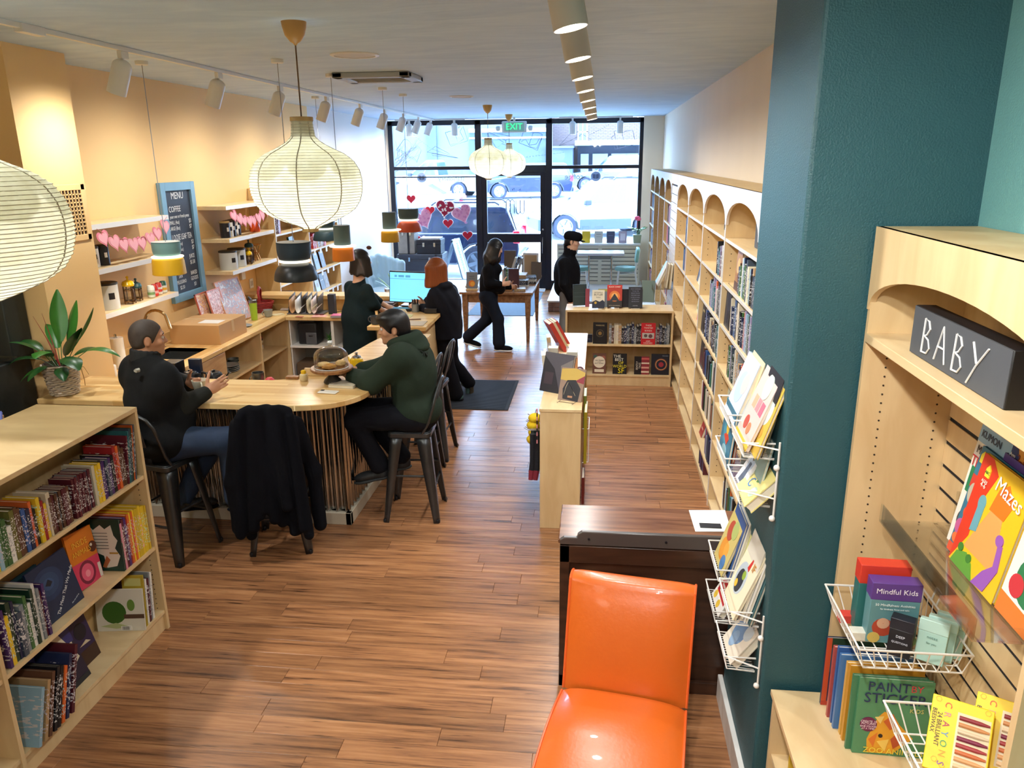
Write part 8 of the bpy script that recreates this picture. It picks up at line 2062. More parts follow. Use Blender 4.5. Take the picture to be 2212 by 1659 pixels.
def garland(label,A_,B2,sag,n):
 t=thing('heart_garland',label,'garland',TR(A_),'pink heart garlands on the top shelves')
 A_,B2=Vector(A_),Vector(B2);pts=[]
 for i in range(33):
  f=i/32;pts.append(A_+(B2-A_)*f-Vector((0,0,4*sag*f*(1-f))))
 b=MB();b.tube(pts,.002,4);b.build('string',M_GAR,t,world=True)
 for k in range(n):
  f=(k+.5)/n;p_=A_+(B2-A_)*f-Vector((0,0,4*sag*f*(1-f)))
  tl=-.5*(f-.5);M=FR(p_-Vector((0,0,.06))+Vector((.004+.006*(k%2),0,0)),(0,math.cos(tl),math.sin(tl)),(-.15,-math.sin(tl),math.cos(tl)))
  b=MB();b.prism([(x*.155,y*.155)for x,y in HP],-.002,.001,M);h_=b.build('paper_heart',M_GAR if k%2 else M_GAR2,t,world=True,smooth=0)
  b=MB();b.prism([(x*.12,y*.12)for x,y in HP],.001,.003,M);b.build('inner_heart',mat('garland_light','#eaa6ae',.7),h_,world=True,smooth=0)
garland('garland of pink paper hearts under the top shelf beside the yellow pillar',(-4.11,6.02,2.18),(-4.11,7.1,2.2),.14,8)
garland('garland of pink paper hearts under the top shelf right of the menu board',(-4.11,8.42,2.19),(-4.11,9.42,2.19),.12,8)
# till things
ZT=1.073
t=thing('monitor','wide monitor with pale blue screen beside the woman with copper hair','monitor',TR((-2.16,8.62,ZT),rz=-.22)@TR(rx=-.12))
b=MB();b.box(-.27,0,.04,.27,.025,.40);b.build('housing',mat('monitor_black','#12141a',.35),t,bev=.005)
b=MB();b.box(-.26,-.002,.05,.26,.0,.385);b.build('screen',emit('screen_blue','#6fc4ea',.75),t)
b=MB();b.box(-.2,-.0028,.33,-.17,-.002,.355);b.box(-.15,-.0028,.33,-.08,-.002,.355);b.box(-.06,-.0028,.33,0,-.002,.355);b.box(-.26,-.0026,.31,.26,-.002,.315);b.box(-.26,-.0026,.075,.26,-.002,.078);b.box(.1,-.0028,.06,.22,-.002,.07);b.build('menu_lines',emit('screen_line','#4f98c0',.55),t)
b=MB();b.box(-.03,.025,-.0,.03,.05,.2);b.box(-.1,-.06,-.0,.1,.12,.012);b.build('foot',mat('monitor_black','#12141a',.35),t)
t=thing('receipt_printer','black receipt printer with open lid in front of the till','printer',TR((-2.5,8.95,ZK)))
b=MB();b.box(-2.62,8.85,ZK,-2.42,9.08,ZK+.13);b.build('case',BLKM,t,world=True,bev=.01)
b=MB();b.box(-2.6,8.9,ZK+.13,-2.44,9.05,ZK+.145,);b.build('lid',mat('printer_grey','#3a3d44',.4),t,world=True,bev=.004)
t=thing('pen_pot','wire pen pot full of black pens at the till','pen pot',TR((-2.02,8.3,ZT)))
b=MB();b.lathe([(.04,0),(.04,.09),(.037,.09),(.037,.004),(.001,.003)],20,cap=(False,False));b.build('pot',mat('pot_mesh','#8f9498',.4,.6),t)
for k in range(6):
 b=MB();b.tube([(.02*math.cos(k),.02*math.sin(k),.01),(.035*math.cos(k),.035*math.sin(k),.14)],.005,6);b.build('pen',BLKM,t)
b=MB();b.box(-2.3,8.3,ZT,-2.08,8.42,ZT+.03);tag(b.build('card_reader',BLKM,bev=.008),'flat black card reader beside the pen pot','card reader')
b=MB();b.box(-1.9,8.2,ZT,-1.76,8.36,ZT+.06);tag(b.build('label_box',BLKM,bev=.008),'small black box near the hands of the woman with copper hair','box')
mug(Vector((-2.1,7.98,ZT)),'cream mug with brown drawing on the till counter',CREAM,.05,.085,-.3,.95)
mug(Vector((-2.28,7.62,ZT)),'dark speckled mug at the near corner of the till counter',mat('glaze_charcoal','#3c4044',.45),.058,.085,PI*.95,.82)
b=MB();b.box(-2.2,7.95,ZT,-2.0,8.12,ZT+.004);tag(b.build('note_pad',mat('note_yellow','#d8d49a',.7)),'pale yellow sheet under the cream mug','paper')
b=MB();b.box(-1.95,7.55,ZT,-1.77,7.78,ZT+.006);tag(b.build('clipboard',mat('board_grey','#b3a792',.5),bev=.002),'flat clipboard at the near right corner of the till','clipboard')
b=MB();b.tube([(-2.0,7.82,ZT+.008),(-1.86,7.86,ZT+.008)],.006,6);tag(b.build('pen',mat('pen_brown','#6a4326',.4)),'brown pen lying on the till counter','pen')
# left edge: gift display
t=thing('display_cabinet','dark display cabinet with clear shelf at the left edge behind the low case','cabinet',TR((-4.45,4.6,0)))
b=MB();b.box(-5.1,4.62,0,-4.22,5.17,1.32);b.build('carcass',mat('cabinet_black','#1c211f',.5),t,world=True,bev=.01)
b=MB();b.box(-4.9,4.45,1.415,-3.98,4.75,1.425);b.box(-4.9,4.45,1.425,-3.98,4.456,1.46);b.build('clear_shelf',M_CLEAR,t,world=True)
b=MB();b.box(-5.1,4.95,1.32,-4.18,5.17,2.1);b.build('upper_panel',mat('cabinet_black','#1c211f',.5),t,world=True,bev=.01)
for k in range(6):
 x=-4.14-.062*k
 t=thing('card_deck','bright yellow boxed card deck, %s from the right on the clear shelf'%NTH[k],'box',TR((x,4.52+.0*k,1.426),rz=.15),'yellow boxed decks on the clear shelf')
 b=MB();b.box(-.025,0,0,.025,.1,.14);b.build('carton',mat('deck_yellow','#d9cf3a',.5),t,bev=.002)
 b=MB();b.box(-.019,-.0008,.02,.019,0,.12);b.lathe([(.001,.001),(.014,.001)],10,FR((0,-.001,.07),(1,0,0),(0,0,1)),cap=(False,False));b.build('printed_picture',mat('deck_print','#a8582c',.5,noise=(40,.5)),t)
for k,(x,cm)in enumerate(((-4.4,'#e6e2d4'),(-4.55,'#d8d4e0'))):
 b=MB();b.box(x-.06,4.46,1.426,x+.06,4.5,1.48);tag(b.build('card_pack',mat('pack_'+cm[1:],cm,.6,noise=(20,.2)),bev=.003),'flat %s pack in front of the yellow decks'%('cream','lilac')[k],'box','flat packs on the clear shelf')
b=MB();b.box(-4.2,4.46,1.426,-4.09,4.5,1.445);tag(b.build('price_card',M_PAPER,None,TR((0,0,0))),'cream price card before the yellow decks','card')
t=thing('tan_crate','tan carton with a blue book leaning on it behind the low case','box',TR((-3.95,4.15,.75)))
b=MB();b.box(-4.2,4.1,.7,-3.86,4.4,1.12);b.box(-4.2,4.1,0,-3.86,4.4,.7);b.build('carton',mat('carton_tan','#b98f5e',.8),t,world=True,bev=.004)
face_book('blue and white book leaning on the tan carton, cover up',TR((-3.82,4.12,.98),rz=.5)@TR(rx=-.75),.22,.26,.02,'#5a66b0',[('rect',-.5,0,-.1,1,'#e6e4e4'),('rect',-.4,.1,-.3,.2,'#2a2a30'),('rect',-.4,.5,-.3,.6,'#2a2a30')],cat='book')
b=MB();b.box(-3.98,3.8,0,-3.55,4.1,.98);tag(b.build('side_table',M_MAPLE,bev=.004),'small pale side stand hidden behind the low case','stand')
b=MB();b.box(-3.1,2.75,1.401,-3.0,2.9,1.55);tag(b.build('black_box',M_BLACK,bev=.004),'black box on the low case at the left edge','box')
# window bays
t=thing('exit_sign','green lit EXIT sign hanging at the ceiling by the door','sign',TR((-1.74,16.1,3.3)))
b=MB();b.box(-1.99,16.08,3.2,-1.49,16.13,3.42);b.build('housing',mat('sign_white','#c9c9c4',.4),t,world=True,bev=.02)
b=MB();b.lathe([(.03,0),(.05,.02),(.05,.07),(.03,.09)],12,TR((-2.02,16.1,3.28),ry=-PI/2));b.lathe([(.03,0),(.05,.02),(.05,.07),(.03,.09)],12,TR((-1.46,16.1,3.28),ry=PI/2));b.build('lamp_heads',mat('sign_white','#c9c9c4',.4),t,world=True)
b=MB();b.box(-1.76,16.09,3.42,-1.72,16.12,ZC);b.build('mount',mat('sign_white','#c9c9c4',.4),t,world=True)
b=MB();b.box(-1.94,16.075,3.225,-1.54,16.081,3.395);b.build('face',mat('sign_face','#8fb8a4',.4),t,world=True)
text('EXIT',.17,emit('exit_green','#28e070',1.6),t,FR((-1.74,16.072,3.31),(1,0,0),(0,0,1)),world=True,sx=.95)
MINT,SLC=mat('mint_vinyl','#7fb0a8',.35),mat('slat_cream','#d2c8b4',.5)
ZP=.2
t=thing('window_counter','cream slatted counter in the right window bay with books on its top','counter',TR((.02,16.1,ZP)))
b=MB();b.box(-.86,15.86,1.0,.82,16.36,1.035);b.build('top',M_PLAT,t,world=True,bev=.003)
b=MB();b.box(-.84,15.9,ZP,-.82,16.34,1.0);b.box(.8,15.9,ZP,.82,16.34,1.0);b.box(-.82,15.92,ZP,.8,15.935,1.0);b.build('dark_core',mat('slat_groove','#1b1a1e',.8),t,world=True)
b=MB();b.box(-.86,15.885,ZP,-.83,15.93,1.0);b.box(.79,15.885,ZP,.82,15.93,1.0);b.box(-.02,15.885,ZP,.05,15.93,1.0);b.build('batten',SLC,t,world=True)
sm=MB();sm.box(0,0,0,1.62,.014,.066);sme=sm.mesh('slat',SLC,0)
for k in range(10):
 o=bpy.data.objects.new('slat',sme);COL.objects.link(o);o.parent=t;o.location=WM(t).inverted()@Vector((-.83,15.895,ZP+.004+k*.0802))
for k,(u,cov,art,lb)in enumerate(((1266,'#c9a92c',[],'ochre card book on the window counter, leftmost of four'),(1293,'#b9b6b0',[('rect',-.3,.5,.3,.53,'#8a8884'),('rect',-.3,.7,.3,.76,'#8a8884')],'grey lettered book on the window counter, second of four'),(1319,'#3c4058',[('rect',-.3,.6,.3,.64,'#6a6e88')],'slate book on a stand on the window counter, third of four'),(1345,'#9a8fa4',[('rect',-.3,.2,.3,.8,'#c9c4d0')],'lilac framed book on the window counter, fourth of four'))):
 x=U(u,520,y=16.0).x
 face_book(lb,TR((x,16.0,1.036))@TR(rx=-.15),.165,.235,.02,cov,art,'books on the window counter')
 if k<2:
  b=MB();b.box(x-.09,16.07,1.036,x+.09,16.075,1.036+.33);tag(b.build('acrylic_sheet',M_CLEAR),'clear acrylic sheet behind the %s book on the window counter'%('ochre','grey')[k],'acrylic holder')
x=U(1376,522,y=16.0).x
t=thing('potted_plant','pink flowering plant in square sage pot at the end of the window counter','plant',TR((x,16.05,1.036)))
b=MB();b.add([(-.07,-.07,0),(.07,-.07,0),(.07,.07,0),(-.07,.07,0),(-.085,-.085,.16),(.085,-.085,.16),(.085,.085,.16),(-.085,.085,.16)],[(3,2,1,0),(4,5,6,7),(0,1,5,4),(1,2,6,5),(2,3,7,6),(3,0,4,7)]);b.build('pot',mat('pot_sage','#8a937c',.5),t,bev=.004)
for k in range(9):leaf(t,(.02*math.cos(k),.02*math.sin(k),.15),k*2.4,.95-.08*(k%4),.13,.05,1.2,LEAFM,.14)
b=MB()
for k in range(5):b.ball((.035*math.cos(k*1.26)+.0,.03*math.sin(k*1.26),.47+.03*(k%2)),(.035,.03,.03),8,6)
b.tube([(0,0,.15),(0,0,.46)],.004,4);b.build('flower',mat('flower_pink','#d84a74',.5),t)
t=thing('cafe_table','small white-topped table with steel legs in the right window bay','table',TR((.03,15.25,ZP)))
b=MB();b.box(-.42,14.95,.9,.48,15.5,.945);b.build('tabletop',mat('laminate_pale','#c9d2de',.25),t,world=True,bev=.01)
for x in(-.2,.24):
 b=MB();b.tube([(x,15.1,.9),(x,15.1,ZP+.02)],.02,8);b.tube([(x,15.4,.9),(x,15.4,ZP+.02)],.02,8);b.tube([(x,15.0,ZP+.015),(x,15.48,ZP+.015)],.016,8);b.build('leg',M_CHROME,t,world=True)
b=MB();b.box(-.2,15.2,.8,.24,15.22,.9);b.build('apron',STONE,t,world=True)
def diner_chair(P,rz,label):
 t=thing('diner_chair',label,'chair',TR(P,rz=rz),'mint diner chairs in the window bay')
 b=MB();b.lathe([(.001,.39),(.2,.39),(.215,.41),(.215,.44),(.19,.462),(.001,.468)],30);b.build('seat',MINT,t)
 M_=FR((0,.2,.62),(1,0,0),(0,.12,1));b=MB();g=[]
 pts=arc(.15,.15,.06,0,PI/2,5)+arc(-.15,.15,.06,PI/2,PI,5)+arc(-.15,0,.06,PI,1.5*PI,5)+arc(.15,0,.06,1.5*PI,2*PI,5)
 b.prism(pts,-.03,.03,M_);b.build('backrest',MINT,t,bev=.012)
 WP=mat('white_tube','#dcdedc',.3)
 for sx in(-1,1):
  b=MB();b.tube([(sx*.17,-.17,0),(sx*.15,-.13,.4)],.016,8);b.build('leg',WP,t)
  b=MB();b.tube([(sx*.18,.24,0),(sx*.16,.18,.4),(sx*.14,.22,.62),(sx*.13,.25,.8)],.016,8);b.build('leg',WP,t)
 b=MB();b.tube([(-.15,-.13,.33)]+[(-.16+.32*f,-.13+.3*math.sin(PI*f),.34)for f in[i/10 for i in range(11)]]+[(.15,-.13,.33)],.011,6);b.build('brace_ring',WP,t)
 return t
diner_chair((.52,15.2,ZP),-PI/2,'mint vinyl chair with white legs right of the cafe table')
diner_chair((-.38,15.2,ZP),PI/2,'mint vinyl chair half hidden behind the man in the cap')
BLUE_V=mat('velvet_blue','#8fb4cc',.7,sheen=.6)
t=thing('armchair','pale blue tufted velvet armchair by the left wall near the window','armchair',TR((-3.86,13.6,0),rz=.5))
pr=[]
for i in range(9):
 a=PI*(.12+.76*i/8)
 pr.append(cap(np.array(WM(t)@Vector((.34*math.cos(a),.30*math.sin(a)-.02,.42))),np.array(WM(t)@Vector((.39*math.cos(a),.40*math.sin(a),.98-.12*abs(math.cos(a))))),.085,.075,.03))
for i in range(-2,3):
 for k in range(4):
  pr.append(ell(np.array(WM(t)@Vector((.13*i+(.065 if k%2 else 0),.30-.05*abs(i)+.04*k,.5+.12*k))),(.075,.06,.07),None,.02))
sdf_obj('backrest',pr,.012,BLUE_V,t)
sdf_obj('seat',[ell(np.array(WM(t)@Vector((0,.02,.38))),(.36,.36,.1),None,.04),ell(np.array(WM(t)@Vector((0,.0,.3))),(.34,.34,.12),None,.04)],.012,BLUE_V,t)
for sx in(-1,1):
 for sy in(-1,1):
  b=MB();b.tube([(sx*.24,sy*.22,.24),(sx*.28,sy*.26,0)],[.02,.012],8);b.build('leg',M_DARKW,t)
c=U(818,622,y=12.2)
t=thing('side_table','small round table with pale top and splayed wooden legs beside the armchair','table',TR((-3.35,12.6,0)))
b=MB();b.lathe([(.001,.60),(.22,.60),(.225,.61),(.225,.625),(.001,.63)],34);b.build('top',mat('laminate_pale','#c9d2de',.25),t)
b=MB();b.lathe([(.228,.585),(.228,.632),(.222,.632),(.222,.585)],34,cap=(False,False));b.build('rim',mat('oak_rim','#8c5a34',.4),t)
for k in range(3):
 a=k*2.094+.5
 b=MB();b.tube([(.12*math.cos(a),.12*math.sin(a),.6),(.2*math.cos(a),.2*math.sin(a),0)],[.014,.01],8);b.build('leg',mat('oak_rim','#8c5a34',.4),t)
c=U(806,632,y=11.2)
t=thing('plant_stand','wooden stand carrying the snake plant beside the woman in green','plant stand',TR((-3.05,11.3,0)))
b=MB();b.lathe([(.001,.58),(.16,.58),(.165,.6),(.001,.605)],28);b.build('top',mat('oak_rim','#8c5a34',.4),t)
for k in range(4):
 a=k*PI/2+.4;b=MB();b.tube([(.1*math.cos(a),.1*math.sin(a),.58),(.15*math.cos(a),.15*math.sin(a),0)],.014,8);b.build('leg',mat('oak_rim','#8c5a34',.4),t)
t=thing('potted_plant','variegated snake plant in a woven white pot on a stand','plant',TR((-3.05,11.3,.605)))
b=MB();b.lathe([(.001,0),(.1,0),(.135,.2),(.128,.21),(.12,.19),(.001,.19)],26);b.build('pot',BSK,t)
LV=mat('leaf_variegated','#7fa06a',.4,noise=(9,.4,(1,1,.3)))
for k in range(11):leaf(t,(.035*math.cos(k),.035*math.sin(k),.18),k*2.4+.3,1.25-.09*(k%5),.30,.03,.5+.2*(k%3),LV if k%2 else LEAFM,.03)
TRK,TRG=mat('trunk_black','#171b26',.55,noise=(8,.2)),mat('trunk_grey','#8f8d88',.6,noise=(10,.3))
for(x0,y0,z0,x1,y1,z1,m_,lb)in((-3.95,14.9,.201,-3.05,15.45,.92,mat('trunk_slate','#353c4a',.5),'large dark slate trunk at the bottom of the pile in the left window'),(-3.56,14.95,.921,-3.08,15.35,1.2,TRK,'black square case on the large trunk in the left window'),(-3.93,14.95,.921,-3.6,15.3,1.42,TRG,'grey mottled upright case on the trunk pile')):
 t=thing('trunk',lb,'trunk',TR(((x0+x1)/2,(y0+y1)/2,z0)),'old trunks piled in the left window')
 b=MB();b.box(x0,y0,z0,x1,y1,z1-.1);b.build('body',m_,t,world=True,bev=.01)
 b=MB();b.box(x0-.006,y0-.006,z1-.1,x1+.006,y1+.006,z1);b.build('lid',m_,t,world=True,bev=.012)
 for f in(.25,.7):
  b=MB();b.box(x0+(x1-x0)*f,y0-.014,z1-.14,x0+(x1-x0)*f+.04,y0-.004,z1-.06);b.build('latch',M_CHROME,t,world=True,bev=.003)
 b=MB();b.box(x1-.14,y0-.009,z0,x1-.1,y0-.004,z1);b.build('strap',TRK,t,world=True)
b=MB();b.box(-3.5,14.98,1.201,-3.1,15.3,1.23);tag(b.build('newspaper',mat('newsprint','#c9ccd2',.8,noise=(40,.3)),bev=.004),'newspaper lying on the black case in the left window','newspaper')
t=thing('framed_poster','white-framed poster with pink figure on the pale left wall','poster',TR((XL,12.75,1.95)))
y0,y1,z0,z1=12.35,13.05,1.62,2.38
b=MB();e=.03
b.box(XL,y0,z0,XL+.025,y0+e,z1);b.box(XL,y1-e,z0,XL+.025,y1,z1);b.box(XL,y0,z0,XL+.025,y1,z0+e);b.box(XL,y0,z1-e,XL+.025,y1,z1);b.build('frame',M_WHITE,t,world=True)
b=MB();b.box(XL,y0+e,z0+e,XL+.01,y1-e,z1-e);b.build('print',mat('poster_blue','#b9c4e0',.5),t,world=True)
b=MB();b.lathe([(.001,0),(.16,0),(.16,.002),(.001,.002)],22,TR((XL+.01,12.7,2.12),ry=PI/2));b.build('pink_figure',mat('poster_pink','#d8607c',.5),t,world=True)
b=MB()
for k in range(6):b.box(XL+.01,12.45+k*.09,1.72,XL+.0115,12.49+k*.09,1.92)
b.build('lettering',mat('poster_navy','#2c3658',.5),t,world=True)
GLB='books in the tall bookcase on the left wall'
def LB(y,z,x=-4.15):return TR((x,y,z),rz=PI/2)
for(y,z,L,cols,wh)in((9.75,1.791,.12,['brown','maroon','red'],'on top left shelf of the left wall bookcase'),(9.8,1.461,.12,['orange','light blue','blue'],'beside the cards on the left wall bookcase'),(11.0,1.461,.55,['red','red','pink','pink','tan','brown','brown','tan','brown','tan','brown'],'in red and brown row of the left wall bookcase'),(9.85,.801,.3,['black','navy','black','purple','black','navy','white','white'],'low on the left wall bookcase')):
 row(wh,GLB,LB(y,z),L,(.17,.22),(.025,.045),.17,cols=cols)
for k,(y,z,cov,lb)in enumerate(((11.0,1.131,'#d8dade','white book leaning face out behind the grey pendant'),(11.25,1.131,'#6f7f92','grey-blue book leaning face out, second on its shelf'),(11.5,1.131,'#3a2420','dark brown book leaning face out behind the orange pendant'),(10.95,.801,'#14203a','navy book leaning face out low on the left wall bookcase'),(11.2,.801,'#c4d2de','pale blue book leaning face out beside the navy one'),(11.42,.801,'#3c2a26','dark book leaning beside the pale blue one'),(11.6,.801,'#8a7460','tan patterned book at the end of the low row'),(10.4,1.461,'#24463a','dark green boxed card set under the paper lantern'))):
 face_book(lb,LB(y,z+.001,-4.2)@TR(rx=-.2),.17,.24,.03,cov,[('rect',-.3,.55,.3,.62,'#c9c4b8')]if k%2 else[('disc',0,.4,.2,1,'#b8b4ac')],GLB)
mw2=M_WHITE
sme=MB();sme.box(0,0,0,.002,.07,.075);sme=sme.mesh('shelf_label',M_WHITE,0)
for k,(y,z)in enumerate([(10.9+.25*i,1.13-.085)for i in range(4)]+[(10.9+.25*i,1.46-.085)for i in range(3)]+[(10.9+.22*i,.8-.085)for i in range(5)]):
 o=bpy.data.objects.new('shelf_label',sme);COL.objects.link(o);o.location=(-4.122,y,z)
 tag(o,'white shelf label, %s from the till, on %s labelled shelf of the left wall bookcase'%(NTH[k if k<4 else k-4 if k<7 else k-7],'middle' if k<4 else 'upper' if k<7 else 'lower'),'label','white labels on the left wall bookcase')
# display table behind the walking woman
OAK=wood('oak_table','#7d5638','#a87d56',(3,.4,3),.4,7)
t=thing('display_table','oak display table with tapered legs stacked with books','table',TR((-1.5,12.3,0)))
tx0,tx1,ty0,ty1=-2.1,-.98,11.45,13.3
b=MB();b.box(tx0,ty0,.73,tx1,ty1,.765);b.build('tabletop',OAK,t,world=True,bev=.006)
b=MB();b.box(tx0+.07,ty0+.06,.6,tx1-.07,ty0+.085,.73);b.build('apron',OAK,t,world=True)
b=MB();b.box(tx0+.07,ty1-.085,.6,tx1-.07,ty1-.06,.73);b.build('apron',OAK,t,world=True)
b=MB();b.box(tx0+.06,ty0+.07,.6,tx0+.085,ty1-.07,.73);b.build('apron',OAK,t,world=True)
b=MB();b.box(tx1-.085,ty0+.07,.6,tx1-.06,ty1-.07,.73);b.build('apron',OAK,t,world=True)
for x in(tx0+.08,tx1-.08):
 for y in(ty0+.08,ty1-.08):
  b=MB();b.add([(x-.025,y-.025,0),(x+.025,y-.025,0),(x+.025,y+.025,0),(x-.025,y+.025,0),(x-.045,y-.045,.73),(x+.045,y-.045,.73),(x+.045,y+.045,.73),(x-.045,y+.045,.73)],[(3,2,1,0),(4,5,6,7),(0,1,5,4),(1,2,6,5),(2,3,7,6),(3,0,4,7)]);b.build('leg',OAK,t,world=True,bev=.004)
GD='books on the display table'
ZD=.766
face_book('grey book with orange flower standing at the left of the display table',TR((-1.93,11.62,ZD+.03))@TR(rx=-.1),.17,.25,.025,'#77808c',[('disc',0,.3,.3,1,'#d8742a'),('disc',.05,.28,.2,1,'#e8a83a'),('text','WEST',0,.72,.03,'#3a3c48'),('text','THE WILD',0,.6,.02,'#3a3c48')],GD)
b=MB();b.box(-2.02,11.58,ZD,-1.84,11.72,ZD+.03);tag(b.build('display_block',M_MAPLE,bev=.003),'wooden block under the grey flower book','block')
for k in range(4):
 book('%s book lying in the left stack on the display table, %s from its bottom'%(['cream','white','light blue','white'][k],NTH[k]),GD,TR((-2.08+.01*k,11.9,ZD+.03*k+.001),rz=0)@TR(ry=-PI/2,loc=(0.0,0,0))@TR(loc=(0,0,-.17)),.028,.22,.17,['cream','white','light blue','white'][k])
t=thing('book_holder','dark wooden angled book holder on the display table','book holder',TR((-1.4,11.75,ZD)))
b=MB();b.box(-1.48,11.55,ZD,-1.3,11.85,ZD+.05);b.build('base',OAK,t,world=True,bev=.004)
b=MB();b.box(-1.36,11.6,ZD+.05,-1.2,11.62,ZD+.34);b.build('sign_panel',mat('holder_print','#4a3038',.4,noise=(12,.4)),t,world=True)
for k,(x,h,cn)in enumerate(((-1.46,.27,'white'),(-1.43,.3,'slate'),(-1.40,.28,'green'))):
 book('%s book upright in the wooden holder, %s from the left'%(cn,NTH[k]),GD,TR((x,11.6,ZD+.051)),.026,.19,h,cn)
for k,(x,y,h,cn,rz)in enumerate(((-1.42,12.25,.28,'white',.0),(-1.37,12.22,.3,'navy',.0),(-1.32,12.2,.28,'grey',.0))):
 book('%s book leaning on the tan block in the middle of the display table'%cn,GD,TR((x,y,ZD+.16))@TR(ry=.32),.03,.2,h,cn)
b=MB();b.box(-1.5,12.15,ZD,-1.15,12.5,ZD+.16);tag(b.build('display_riser',mat('riser_tan','#b08a62',.5),bev=.004),'tan riser block in the middle of the display table','block')
for k,(x,y,w_,h,cov,lb)in enumerate(((-1.14,12.9,.26,.42,'#c9cdd2','pale framed board standing at the back of the display table'),(-1.22,13.1,.18,.36,'#6f5c4a','tall brown book turned away at the back of the display table'),(-1.04,12.85,.17,.28,'#6b5a4c','brown book turned away on an easel at the right of the table'),(-1.5,13.0,.2,.45,'#54483f','dark brown book turned away behind the walking woman'))):
 face_book(lb,TR((x,y,ZD),rz=-.05)@TR(rx=-.06),w_,h,.03,cov,[('rect',-.4,.05,.4,.92,'#a88a68')]if k==0 else[],GD)
for k,(x,y,n_,cn)in enumerate(((-1.2,11.95,3,['white','navy','black']),(-1.1,12.3,3,['black','white','slate']),(-1.2,11.58,1,['tan']),(-1.12,12.62,2,['white','light blue']))):
 for q in range(n_):
  book('%s book lying in the right row of stacks, %s stack, %s from its bottom'%(cn[q],NTH[k],NTH[q]),GD,TR((x+.1,y,ZD+.036*q+.001),rz=.05*k)@TR(ry=-PI/2)@TR(loc=(0,0,0.0)),.034,.22,.17,cn[q])
# clear tray on the slatted strip
t=thing('acrylic_tray','clear acrylic tray hooked on the white slatted strip','acrylic holder',TR((.85,9.95,1.15)))
b=MB();b.box(.66,9.6,1.13,.91,10.3,1.136);b.box(.66,9.6,1.136,.664,10.3,1.19);b.box(.66,9.6,1.136,.91,9.606,1.16);b.build('tray',M_CLEAR,t,world=True)
for k,(y,cov,lean,x)in enumerate(((10.16,'#9cc4de',.45,.74),(9.98,'#c9b48c',.42,.74),(9.78,'#a58c62',.1,.82),(9.7,'#8a7448',.06,.86))):
 face_book(['sky blue book slumped in the clear tray on the slatted strip','tan edged book slumped beside the sky blue one in the clear tray','ochre book upright in the clear tray','dark ochre book nearest the camera in the clear tray'][k],TR((x,y,1.137),rz=-PI/2)@TR(rx=-lean),.2,.3,.03,cov,[('rect',-.48,.02,.48,.98,cov)],'books in the clear tray on the slatted strip')
b=MB();q=[]
for k in range(10):a=2*PI*k/10+.3;r_=.06 if k%2==0 else.025;q.append((r_*math.cos(a),r_*math.sin(a)))
b.prism(q,-.01,.01,FR((.78,10.5,1.05),(0,-1,0),(0,0,1)));b.tube([(.78,10.5,1.1),(.78,10.42,1.25),(.9,10.35,1.3)],.002,4)
tag(b.build('wooden_star',mat('star_wood','#a86a2c',.6)),'small brown wooden star hanging at the end of the slatted strip','ornament')
# wire racks on the teal pillar
def wire_rack(z_hi,z_lo,label):
 t=thing('wire_rack',label,'book rack',TR((.68,3.05,z_hi)),'white wire book racks on the teal pillar')
 b=MB()
 for y in(2.735,3.43):b.tube([(.672,y,z_hi+.03),(.672,y,z_lo-.08)],.004,6)
 b.build('upright',M_WIRE,t,world=True)
 for y in(2.735,):
  for z in(z_hi-.07,z_lo-.08):
   b=MB();b.ball((.668,y,z),.012,10,7);b.build('end_cap',M_WIRE,t,world=True)
 for z in(z_hi,z_lo):
  for(ya,yb)in((2.80,3.06),(3.13,3.41)):
   b=MB()
   b.tube([(.672,ya,z),(.55,ya,z),(.55,yb,z),(.672,yb,z)],.0038,6)
   b.tube([(.672,ya,z-.06),(.56,ya,z-.055),(.56,yb,z-.055),(.672,yb,z-.06)],.003,5)
   n=15
   for k in range(n+1):
    y=ya+(yb-ya)*k/n
    b.tube([(.55,y,z),(.56,y,z-.055),(.672,y,z-.065)],.0016,4)
   b.build('pocket',M_WIRE,t,world=True)
  b=MB();b.tube([(.672,2.735,z),(.56,2.80,z)],.0035,5);b.build('brace',M_WIRE,t,world=True)
 return t
wire_rack(1.665,1.47,'upper white wire rack on the teal pillar holding picture books')
wire_rack(.94,.73,'lower white wire rack on the teal pillar holding picture books')
GW='books in the wire racks on the teal pillar'
def PB(label,y,z,w_,h,cov,art,lean=.3,x=.57,t_=.012,rz=0):
 return face_book(label,TR((x,y,z-.052),rz=-PI/2+rz)@TR(rx=-lean),w_,h,t_,cov,art,GW)
PB('pale blue picture book with sea drawing in the top far pocket',3.27,1.665,.24,.28,'#c9d6ea',[('disc',-.05,.5,.3,1,'#b4c8e6'),('disc',.15,.6,.2,1,'#e0c8c4'),('poly',[(-.5,.0),(.3,.0),(-.1,.25),(-.5,.3)],'#dfe4ea'),('poly',[(-.4,.2),(.3,.12),(.1,.16)],'#c86a50')],.33,.575,.02)
PB('cream backed book behind the sea picture book, top far pocket',3.24,1.665,.24,.30,'#e2cfa4',[],.28,.60,.02)
PB('pink and peach picture book with panels in the top near pocket',2.96,1.665,.24,.31,'#e0c4bc',[('rect',-.3,.45,-.1,.62,'#e8a888'),('rect',-.05,.45,.15,.62,'#d88a90'),('rect',.2,.45,.4,.62,'#c86a80'),('disc',-.15,.25,.12,1,'#b84a3c'),('disc',.1,.22,.1,1,'#c8805a'),('rect',-.5,0,.5,.08,'#d8b43c'),('disc',.1,.8,.22,1,'#c9d6c8')],.36,.572)
PB('yellow swirl picture book beside the pink one, top near pocket',2.88,1.665,.22,.3,'#d9b54a',[('disc',.1,.6,.3,1,'#c8d4d0'),('disc',-.1,.3,.25,1,'#e8cc7a'),('disc',.2,.3,.12,1,'#c89a3c')],.3,.595)
